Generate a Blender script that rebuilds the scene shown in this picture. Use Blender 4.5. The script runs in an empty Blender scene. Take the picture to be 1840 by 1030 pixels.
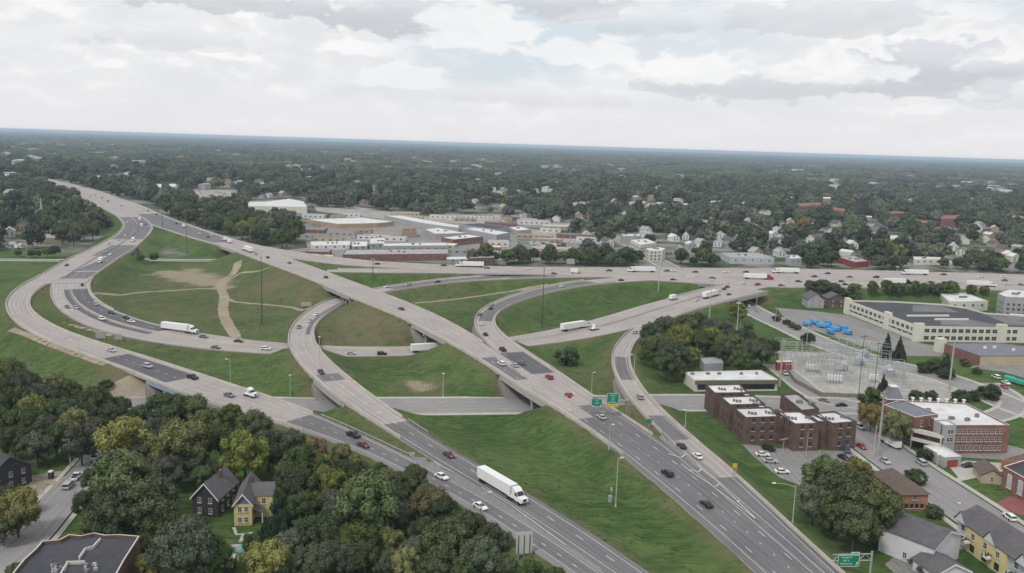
import bpy, bmesh, math, random
import numpy as np
from mathutils import Vector, Matrix

random.seed(7)
RNG = np.random.default_rng(11)
SC = bpy.context.scene
COL = SC.collection

# ------------------------------------------------------------------ camera
CAM_H = 100.0
FOC = 1560.0                     # focal length in photo pixels (photo 1840 x 1030)
ROLL = math.atan2(57, 1840)
PITCH = math.atan2(250.5 * math.cos(ROLL), FOC) + math.radians(0.18)
_c, _s, _cp, _sp = math.cos(ROLL), math.sin(ROLL), math.cos(PITCH), math.sin(PITCH)
cam_data = bpy.data.cameras.new('camera')
cam_data.sensor_width = 36.0
cam_data.lens = 36.0 * FOC / 1840.0
cam_data.clip_start = 1.0
cam_data.clip_end = 80000.0
cam = bpy.data.objects.new('camera', cam_data)
COL.objects.link(cam)
_right = Vector((_c, _s * _sp, _s * _cp))
_up = Vector((-_s, _c * _sp, _c * _cp))
_fwd = Vector((0, _cp, -_sp))
cam.matrix_world = Matrix(((_right.x, _up.x, -_fwd.x, 0), (_right.y, _up.y, -_fwd.y, 0),
                           (_right.z, _up.z, -_fwd.z, CAM_H), (0, 0, 0, 1)))
SC.camera = cam

# ------------------------------------------------------------------ view
SC.view_settings.view_transform = 'Standard'
SC.view_settings.look = 'None'
SC.view_settings.gamma = 1.0
SC.view_settings.exposure = 0.28
SC.render.engine = 'CYCLES'
SC.cycles.use_denoising = True
SC.cycles.max_bounces = 3
SC.cycles.diffuse_bounces = 2
SC.cycles.glossy_bounces = 2
SC.cycles.transmission_bounces = 2
SC.cycles.transparent_max_bounces = 4
SC.cycles.volume_bounces = 0
SC.cycles.sample_clamp_indirect = 4.0
SC.cycles.use_light_tree = False

# ------------------------------------------------------------------ sun and sky
SUN_EL, SUN_AZ = math.radians(50), math.radians(215)     # azimuth clockwise from +Y
sun_dir = Vector((math.sin(SUN_AZ) * math.cos(SUN_EL), math.cos(SUN_AZ) * math.cos(SUN_EL), math.sin(SUN_EL)))
sun_data = bpy.data.lights.new('sun', 'SUN')
sun_data.energy = 1.5
sun_data.angle = math.radians(11)
sun_data.color = (1.0, 0.965, 0.92)
sun = bpy.data.objects.new('sun', sun_data)
COL.objects.link(sun)
sun.location = (0, 0, 400)
sun.rotation_euler = (-sun_dir).to_track_quat('-Z', 'Y').to_euler()

world = bpy.data.worlds.new('World')
SC.world = world
world.use_nodes = True
world.cycles.sampling_method = 'NONE'          # an even overcast sky needs no importance map
wn, wl = world.node_tree.nodes, world.node_tree.links
wn.clear()


class NT:
    """short node-tree writer"""
    def __init__(s, tree):
        s.n, s.l = tree.nodes, tree.links

    def new(s, t, **kw):
        n = s.n.new(t)
        for k, v in kw.items():
            setattr(n, k, v)
        return n

    def put(s, sock, v):
        if v is None:
            return
        if hasattr(v, 'is_output'):
            s.l.new(v, sock)
        else:
            sock.default_value = v

    def math(s, op, a, b=None, c=None, clamp=False):
        n = s.new('ShaderNodeMath', operation=op)
        n.use_clamp = clamp
        s.put(n.inputs[0], a); s.put(n.inputs[1], b); s.put(n.inputs[2], c)
        return n.outputs[0]

    def vmath(s, op, a, b=None):
        n = s.new('ShaderNodeVectorMath', operation=op)
        s.put(n.inputs[0], a); s.put(n.inputs[1], b)
        return n.outputs[0]

    def mix(s, f, a, b):
        n = s.new('ShaderNodeMix', data_type='RGBA')
        s.put(n.inputs[0], f); s.put(n.inputs[6], a); s.put(n.inputs[7], b)
        return n.outputs[2]

    def noise(s, vec, scale, detail=3.0, rough=0.55, dist=0.0):
        n = s.new('ShaderNodeTexNoise')
        s.put(n.inputs['Vector'], vec)
        n.inputs['Scale'].default_value = scale
        n.inputs['Detail'].default_value = detail
        n.inputs['Roughness'].default_value = rough
        n.inputs['Distortion'].default_value = dist
        return n.outputs['Fac']

    def ramp(s, v, lo, hi, a=0.0, b=1.0, smooth=True):
        n = s.new('ShaderNodeMapRange')
        n.interpolation_type = 'SMOOTHSTEP' if smooth else 'LINEAR'
        s.put(n.inputs[0], v)
        n.inputs[1].default_value = lo; n.inputs[2].default_value = hi
        n.inputs[3].default_value = a; n.inputs[4].default_value = b
        return n.outputs[0]


def sky_dir(px, py):
    u, v = px - 920.0, py - 515.0
    uu, vv = u * _c + v * _s, -u * _s + v * _c
    d = Vector((uu, FOC * _cp - vv * _sp, -FOC * _sp - vv * _cp))
    return d.normalized()


W = NT(world.node_tree)
w_out = W.new('ShaderNodeOutputWorld')
w_bg = W.new('ShaderNodeBackground')
w_sky = W.new('ShaderNodeTexSky', sky_type='NISHITA')
w_sky.sun_disc = False
w_sky.sun_elevation = SUN_EL
w_sky.sun_rotation = SUN_AZ
w_sky.altitude = 250
w_sky.air_density = 1.2
w_sky.dust_density = 2.5
w_tc = W.new('ShaderNodeTexCoord')
w_sep = W.new('ShaderNodeSeparateXYZ')
W.l.new(w_tc.outputs['Generated'], w_sep.inputs[0])
dz = W.math('MAXIMUM', w_sep.outputs[2], 0.0)
sv = W.vmath('MULTIPLY', w_tc.outputs['Generated'], (1.0, 1.0, 2.3))
n1 = W.noise(sv, 12.0, 4.0, 0.58, 0.15)
n2 = W.noise(W.vmath('ADD', sv, (0.003, 0.0, 0.022)), 12.0, 2.0, 0.55, 0.15)
low = W.noise(sv, 2.6, 1.0, 0.5)
# pale blue air behind, thin veil, then broken cumulus with bright tops and grey bases
blue = W.mix(0.85, w_sky.outputs[0], (5.9, 6.5, 7.0, 1))
veil = W.mix(W.ramp(n1, 0.36, 0.62), (6.5, 6.6, 6.85, 1), (7.3, 7.3, 7.4, 1))
skyc = W.mix(W.math('MAXIMUM', W.ramp(low, 0.34, 0.52), W.ramp(dz, 0.09, 0.02)), blue, veil)
lit = W.ramp(W.math('SUBTRACT', n1, n2), -0.06, 0.09)
puff = W.mix(lit, (6.2, 6.3, 6.55, 1), (8.2, 8.15, 8.1, 1))
skyc = W.mix(W.math('MULTIPLY', W.ramp(n1, 0.49, 0.60, 0.0, 0.62), W.ramp(low, 0.36, 0.58, 0.35, 1.0)), skyc, puff)
CLOUDS = [  # the larger separate clouds around their own directions: photo x, y, half width, half height, grey
    (725, 36, 125, 44, 0.95), (1005, 8, 105, 38, 0.8), (1660, 138, 108, 58, 1.0), (1330, 158, 150, 36, 0.8),
    (1470, 36, 150, 44, 0.55), (430, 4, 140, 34, 0.8), (1818, 130, 58, 20, 0.9), (1815, 182, 60, 24, 0.4),
    (1160, 48, 90, 22, 0.4), (300, 75, 110, 24, 0.35), (980, 180, 150, 18, 0.35), (1240, 128, 75, 30, -0.9),
    (1050, 98, 90, 26, -0.8), (725, 142, 70, 24, -0.7), (860, 62, 90, 46, -0.9), (1480, 132, 110, 24, -0.7)]
bil = W.noise(sv, 30.0, 3.0, 0.55, 0.1)
bw = W.math('MULTIPLY', W.math('SUBTRACT', bil, 0.5), -2.3)
for (x, y, hw, hh, g) in CLOUDS:
    c = sky_dir(x, y)
    d = W.vmath('SUBTRACT', w_tc.outputs['Generated'], tuple(c))
    m = W.vmath('MULTIPLY', d, (FOC / hw * 0.92, FOC / hw * 0.92, FOC / hh * 0.98))
    sp = W.new('ShaderNodeSeparateXYZ'); W.l.new(m, sp.inputs[0])
    zz = W.math('MAXIMUM', sp.outputs[2], W.math('MULTIPLY', sp.outputs[2], -1.6))     # flat base, domed top
    cb = W.new('ShaderNodeCombineXYZ')
    W.l.new(sp.outputs[0], cb.inputs[0]); W.l.new(sp.outputs[1], cb.inputs[1]); W.l.new(zz, cb.inputs[2])
    ln = W.new('ShaderNodeVectorMath', operation='LENGTH')
    W.l.new(cb.outputs[0], ln.inputs[0])
    r = W.math('ADD', ln.outputs['Value'], bw)
    if g > 0:
        rim = W.math('MULTIPLY', W.ramp(r, 1.75, 1.05), W.ramp(sp.outputs[2], -0.1, 0.6))
        skyc = W.mix(W.math('MULTIPLY', rim, 0.7 * g), skyc, (7.9, 7.85, 7.8, 1))
        up = W.ramp(W.math('ADD', sp.outputs[2], W.math('MULTIPLY', bil, 0.8)), 0.1, 1.3)
        colr = W.mix(up, (4.9, 5.15, 5.5, 1), (6.05, 6.3, 6.6, 1))
        skyc = W.mix(W.math('MULTIPLY', W.ramp(r, 1.12, 0.84), g), skyc, colr)
    else:
        skyc = W.mix(W.math('MULTIPLY', W.ramp(r, 1.25, 0.8), -g * 0.8), skyc, (8.0, 7.95, 7.9, 1))
# milky air low over the horizon
skyc = W.mix(W.ramp(dz, 0.085, 0.0, 0.0, 0.9), skyc, (6.75, 6.7, 6.9, 1))
W.l.new(skyc, w_bg.inputs[0])
w_bg.inputs[1].default_value = 0.1
W.l.new(w_bg.outputs[0], w_out.inputs[0])


# ------------------------------------------------------------------ photo <-> place
def U(px, py, z=0.0):
    """the point of the horizontal plane z that the photograph shows at pixel (px, py)"""
    u, v = px - 920.0, py - 515.0
    uu, vv = u * _c + v * _s, -u * _s + v * _c
    dx, dy, dzz = uu, FOC * _cp - vv * _sp, -FOC * _sp - vv * _cp
    t = (z - CAM_H) / dzz
    return Vector((dx * t, dy * t, z))


def PJ(p):
    d = Vector(p) - Vector((0, 0, CAM_H))
    w = d.dot(_fwd)
    return 920.0 + FOC * d.dot(_right) / w, 515.0 - FOC * d.dot(_up) / w, w


def top_z(base, py):
    """height of the point straight above base that the photograph shows at row py"""
    lo, hi = base.z, base.z + 120
    for _ in range(40):
        m = (lo + hi) / 2
        if PJ((base.x, base.y, m))[1] > py:
            lo = m
        else:
            hi = m
    return (lo + hi) / 2


# ------------------------------------------------------------------ materials
MATS = {}


def mat(name, col, rough=0.85, var=0.12, scale=0.35, spec=0.3, metal=0.0, col2=None, coords='pos', bump=0.0):
    """plain surface with two octaves of tone variation"""
    if name in MATS:
        return MATS[name]
    m = bpy.data.materials.new(name)
    m.use_nodes = True
    t = NT(m.node_tree)
    bs = m.node_tree.nodes['Principled BSDF']
    if coords == 'pos':
        vec = t.new('ShaderNodeNewGeometry').outputs['Position']
    else:
        vec = t.new('ShaderNodeTexCoord').outputs['Object']
    a = t.noise(vec, scale, 4.0, 0.6)
    b = t.noise(vec, scale * 7.3, 3.0, 0.6)
    f = t.math('ADD', t.math('MULTIPLY', a, 0.6), t.math('MULTIPLY', b, 0.4))
    f = t.ramp(f, 0.3, 0.7)
    c1 = tuple(min(1, v * (1 - var)) for v in col[:3]) + (1,)
    c2 = tuple(min(1, v * (1 + var)) for v in (col2 or col)[:3]) + (1,)
    t.put(bs.inputs['Base Color'], t.mix(f, c1, c2))
    bs.inputs['Roughness'].default_value = rough
    bs.inputs['Metallic'].default_value = metal
    bs.inputs['Specular IOR Level'].default_value = spec
    MATS[name] = m
    return m


def road_mat(name, col, streak=0.16, joints=0.0, cracks=0.0):
    """pavement: tone along the lanes follows the UV map (u metres across, v metres along)"""
    m = bpy.data.materials.new(name)
    m.use_nodes = True
    t = NT(m.node_tree)
    bs = m.node_tree.nodes['Principled BSDF']
    uv = t.new('ShaderNodeUVMap').outputs[0]
    pos = t.new('ShaderNodeNewGeometry').outputs['Position']
    st = t.vmath('MULTIPLY', uv, (1.0, 0.02, 1.0))
    a = t.noise(st, 0.9, 4.0, 0.65)
    b = t.noise(pos, 0.06, 4.0, 0.6)
    c = t.noise(pos, 1.1, 4.0, 0.65)
    f = t.math('ADD', t.math('MULTIPLY', a, 0.5), t.math('ADD', t.math('MULTIPLY', b, 0.3), t.math('MULTIPLY', c, 0.2)))
    su = t.new('ShaderNodeSeparateXYZ'); t.l.new(uv, su.inputs[0])
    trk = t.math('COSINE', t.math('MULTIPLY', su.outputs[0], 3.43))     # wheel tracks in each lane
    f = t.math('ADD', f, t.math('MULTIPLY', trk, 0.035))
    f = t.ramp(f, 0.33, 0.67)
    cl = t.mix(f, tuple(v * (1 - streak) for v in col) + (1,), tuple(v * (1 + streak) for v in col) + (1,))
    if joints:
        sp = t.new('ShaderNodeSeparateXYZ'); t.l.new(uv, sp.inputs[0])
        fr = t.math('FRACT', t.math('MULTIPLY', sp.outputs[1], 1 / 6.1))
        j = t.math('LESS_THAN', fr, 0.03)
        cl = t.mix(t.math('MULTIPLY', j, joints), cl, tuple(v * 0.55 for v in col) + (1,))
    if cracks:
        v = t.new('ShaderNodeTexVoronoi', feature='DISTANCE_TO_EDGE')
        t.put(v.inputs['Vector'], pos); v.inputs['Scale'].default_value = 0.12
        k = t.math('LESS_THAN', v.outputs['Distance'], 0.012)
        cl = t.mix(t.math('MULTIPLY', k, cracks), cl, tuple(v * 0.5 for v in col) + (1,))
    t.put(bs.inputs['Base Color'], cl)
    bs.inputs['Roughness'].default_value = 0.85
    bs.inputs['Specular IOR Level'].default_value = 0.25
    MATS[name] = m
    return m


M_CONC = road_mat('concrete_pavement', (0.345, 0.312, 0.295), 0.19, 0.35)
M_ASPH = road_mat('asphalt_pavement', (0.150, 0.145, 0.150), 0.24)
M_DARK = road_mat('dark_asphalt', (0.112, 0.109, 0.116), 0.24)
M_SHLD = road_mat('shoulder_asphalt', (0.215, 0.205, 0.20), 0.14)
M_STREET = road_mat('street_asphalt', (0.255, 0.245, 0.245), 0.16, 0.0, 0.25)
M_LOT = road_mat('lot_asphalt', (0.235, 0.225, 0.215), 0.22, 0.0, 0.35)
M_WALK = mat('sidewalk_concrete', (0.42, 0.40, 0.36), 0.9, 0.1, 0.2)
M_PARA = mat('barrier_concrete', (0.47, 0.43, 0.38), 0.9, 0.16, 0.15)
M_PIER = mat('pier_concrete', (0.36, 0.34, 0.32), 0.9, 0.16, 0.2)
M_BEAM = mat('girder_paint', (0.25, 0.31, 0.38), 0.7, 0.12, 0.2)
M_SLOPE = mat('slope_paving', (0.225, 0.21, 0.195), 0.95, 0.2, 0.15)
M_PAINT = mat('road_paint', (0.56, 0.54, 0.52), 0.7, 0.22, 0.8)
M_DIRT = mat('bare_dirt', (0.30, 0.255, 0.19), 1.0, 0.22, 0.08, 0.1)
M_GRAVEL = mat('gravel', (0.33, 0.315, 0.29), 1.0, 0.32, 0.07, 0.1)
M_STEEL = mat('galvanised_steel', (0.42, 0.44, 0.43), 0.5, 0.1, 0.3, 0.5, 0.4)


def ground_material():
    m = bpy.data.materials.new('grass_ground')
    m.use_nodes = True
    t = NT(m.node_tree)
    bs = m.node_tree.nodes['Principled BSDF']
    pos = t.new('ShaderNodeNewGeometry').outputs['Position']
    a = t.noise(pos, 0.018, 4.0, 0.6, 0.5)
    b = t.noise(pos, 0.13, 5.0, 0.7, 0.6)
    st = t.vmath('MULTIPLY', pos, (0.22, 1.0, 1.0))
    c = t.noise(st, 0.7, 4.0, 0.72)
    f = t.math('ADD', t.math('MULTIPLY', a, 0.28), t.math('ADD', t.math('MULTIPLY', b, 0.34), t.math('MULTIPLY', c, 0.38)))
    g = t.mix(t.ramp(f, 0.40, 0.60), (0.034, 0.071, 0.018, 1), (0.094, 0.140, 0.044, 1))
    # dry straw, clover and worn spots
    d = t.noise(pos, 0.035, 6.0, 0.72, 0.9)
    g = t.mix(t.ramp(d, 0.54, 0.70, 0.0, 0.6), g, (0.128, 0.115, 0.055, 1))
    k = t.noise(t.vmath('MULTIPLY', pos, (0.3, 1.0, 1.0)), 0.55, 5.0, 0.75, 0.6)
    g = t.mix(t.ramp(k, 0.58, 0.72, 0.0, 0.6), g, (0.165, 0.165, 0.088, 1))
    g = t.mix(t.ramp(k, 0.40, 0.27, 0.0, 0.6), g, (0.026, 0.046, 0.016, 1))
    at = t.new('ShaderNodeAttribute', attribute_name='dry')
    dd = t.math('MULTIPLY', at.outputs['Fac'], t.ramp(t.noise(pos, 0.16, 5.0, 0.7), 0.25, 0.6))
    g = t.mix(dd, g, (0.150, 0.118, 0.075, 1))
    ab = t.new('ShaderNodeAttribute', attribute_name='bare')
    bb = t.ramp(t.math('ADD', ab.outputs['Fac'], t.math('MULTIPLY', t.math('SUBTRACT', t.noise(pos, 0.12, 5.0, 0.7), 0.5), 1.1)), 0.3, 0.75)
    g = t.mix(bb, g, t.mix(t.noise(pos, 0.3, 4.0, 0.7), (0.20, 0.165, 0.115, 1), (0.34, 0.285, 0.215, 1)))
    au = t.new('ShaderNodeAttribute', attribute_name='town')
    town = t.mix(t.ramp(t.noise(pos, 0.02, 5.0, 0.6), 0.42, 0.60), (0.055, 0.075, 0.034, 1), (0.24, 0.23, 0.21, 1))
    g = t.mix(au.outputs['Fac'], g, town)
    t.put(bs.inputs['Base Color'], g)
    bs.inputs['Roughness'].default_value = 1.0
    bs.inputs['Specular IOR Level'].default_value = 0.1
    bp = t.new('ShaderNodeBump')
    bp.inputs['Strength'].default_value = 0.6
    bp.inputs['Distance'].default_value = 0.5
    t.put(bp.inputs['Height'], t.noise(pos, 0.5, 4.0, 0.7))
    t.l.new(bp.outputs[0], bs.inputs['Normal'])
    return m


# ------------------------------------------------------------------ mesh writing
def tag(o, label=None, cat=None, group=None, kind=None):
    if label:
        o['label'] = label
    if cat:
        o['category'] = cat
    if group:
        o['group'] = group
    if kind:
        o['kind'] = kind
    return o


def empty(name, loc, rz=0.0):
    o = bpy.data.objects.new(name, None)
    o.empty_display_size = 0.5
    o.location = loc
    o.rotation_euler = (0, 0, rz)
    COL.objects.link(o)
    return o


class MB:
    def __init__(s):
        s.v, s.f, s.m, s.uv = [], [], [], None

    def face(s, pts, mi=0):
        i = len(s.v)
        s.v += [tuple(p) for p in pts]
        s.f.append(tuple(range(i, i + len(pts)))); s.m.append(mi)

    def box(s, c, d, mi=0, rz=0.0, top=None):
        """centre of the base c, size d; top = (scale x, scale y) of the upper face"""
        tx, ty = top or (1, 1)
        x, y, z = c
        cs, sn = math.cos(rz), math.sin(rz)
        i = len(s.v)
        for k, (zz, fx, fy) in enumerate(((z, 1, 1), (z + d[2], tx, ty))):
            for (a, b) in ((-1, -1), (1, -1), (1, 1), (-1, 1)):
                px, py = a * d[0] / 2 * fx, b * d[1] / 2 * fy
                s.v.append((x + px * cs - py * sn, y + px * sn + py * cs, zz))
        for q in ((3, 2, 1, 0), (4, 5, 6, 7), (0, 1, 5, 4), (1, 2, 6, 5), (2, 3, 7, 6), (3, 0, 4, 7)):
            s.f.append(tuple(i + k for k in q)); s.m.append(mi)
        return s

    def prism(s, poly, z0, z1, mi=0, cap=True, mtop=None):
        n = len(poly)
        if sum(poly[k][0] * poly[(k + 1) % n][1] - poly[(k + 1) % n][0] * poly[k][1] for k in range(n)) < 0:
            poly = poly[::-1]
        i = len(s.v)
        s.v += [(p[0], p[1], z0) for p in poly] + [(p[0], p[1], z1) for p in poly]
        for k in range(n):
            k2 = (k + 1) % n
            s.f.append((i + k, i + k2, i + n + k2, i + n + k)); s.m.append(mi)
        if cap:
            s.f.append(tuple(i + n + k for k in range(n))); s.m.append(mi if mtop is None else mtop)
            s.f.append(tuple(i + n - 1 - k for k in range(n))); s.m.append(mi)
        return s

    def cyl(s, a, b, r0, r1=None, n=8, mi=0):
        a, b = Vector(a), Vector(b)
        r1 = r0 if r1 is None else r1
        ax = (b - a).normalized()
        e = ax.orthogonal().normalized(); g = ax.cross(e)
        i = len(s.v)
        for (p, r) in ((a, r0), (b, r1)):
            for k in range(n):
                t = 2 * math.pi * k / n
                s.v.append(tuple(p + (e * math.cos(t) + g * math.sin(t)) * r))
        for k in range(n):
            k2 = (k + 1) % n
            s.f.append((i + k, i + k2, i + n + k2, i + n + k)); s.m.append(mi)
        s.f.append(tuple(i + n - 1 - k for k in range(n))); s.m.append(mi)
        s.f.append(tuple(i + n + k for k in range(n))); s.m.append(mi)
        return s

    def mesh(s, name, mats):
        me = bpy.data.meshes.new(name)
        me.from_pydata(s.v, [], s.f)
        for m in (mats if isinstance(mats, (list, tuple)) else [mats]):
            me.materials.append(m)
        if any(s.m):
            me.polygons.foreach_set('material_index', s.m)
        me.update()
        return me

    def build(s, name, mats, parent=None, loc=None):
        o = bpy.data.objects.new(name, s.mesh(name, mats))
        COL.objects.link(o)
        if parent is not None:
            o.parent = parent
        if loc is not None:
            o.location = loc
        return o


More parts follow.
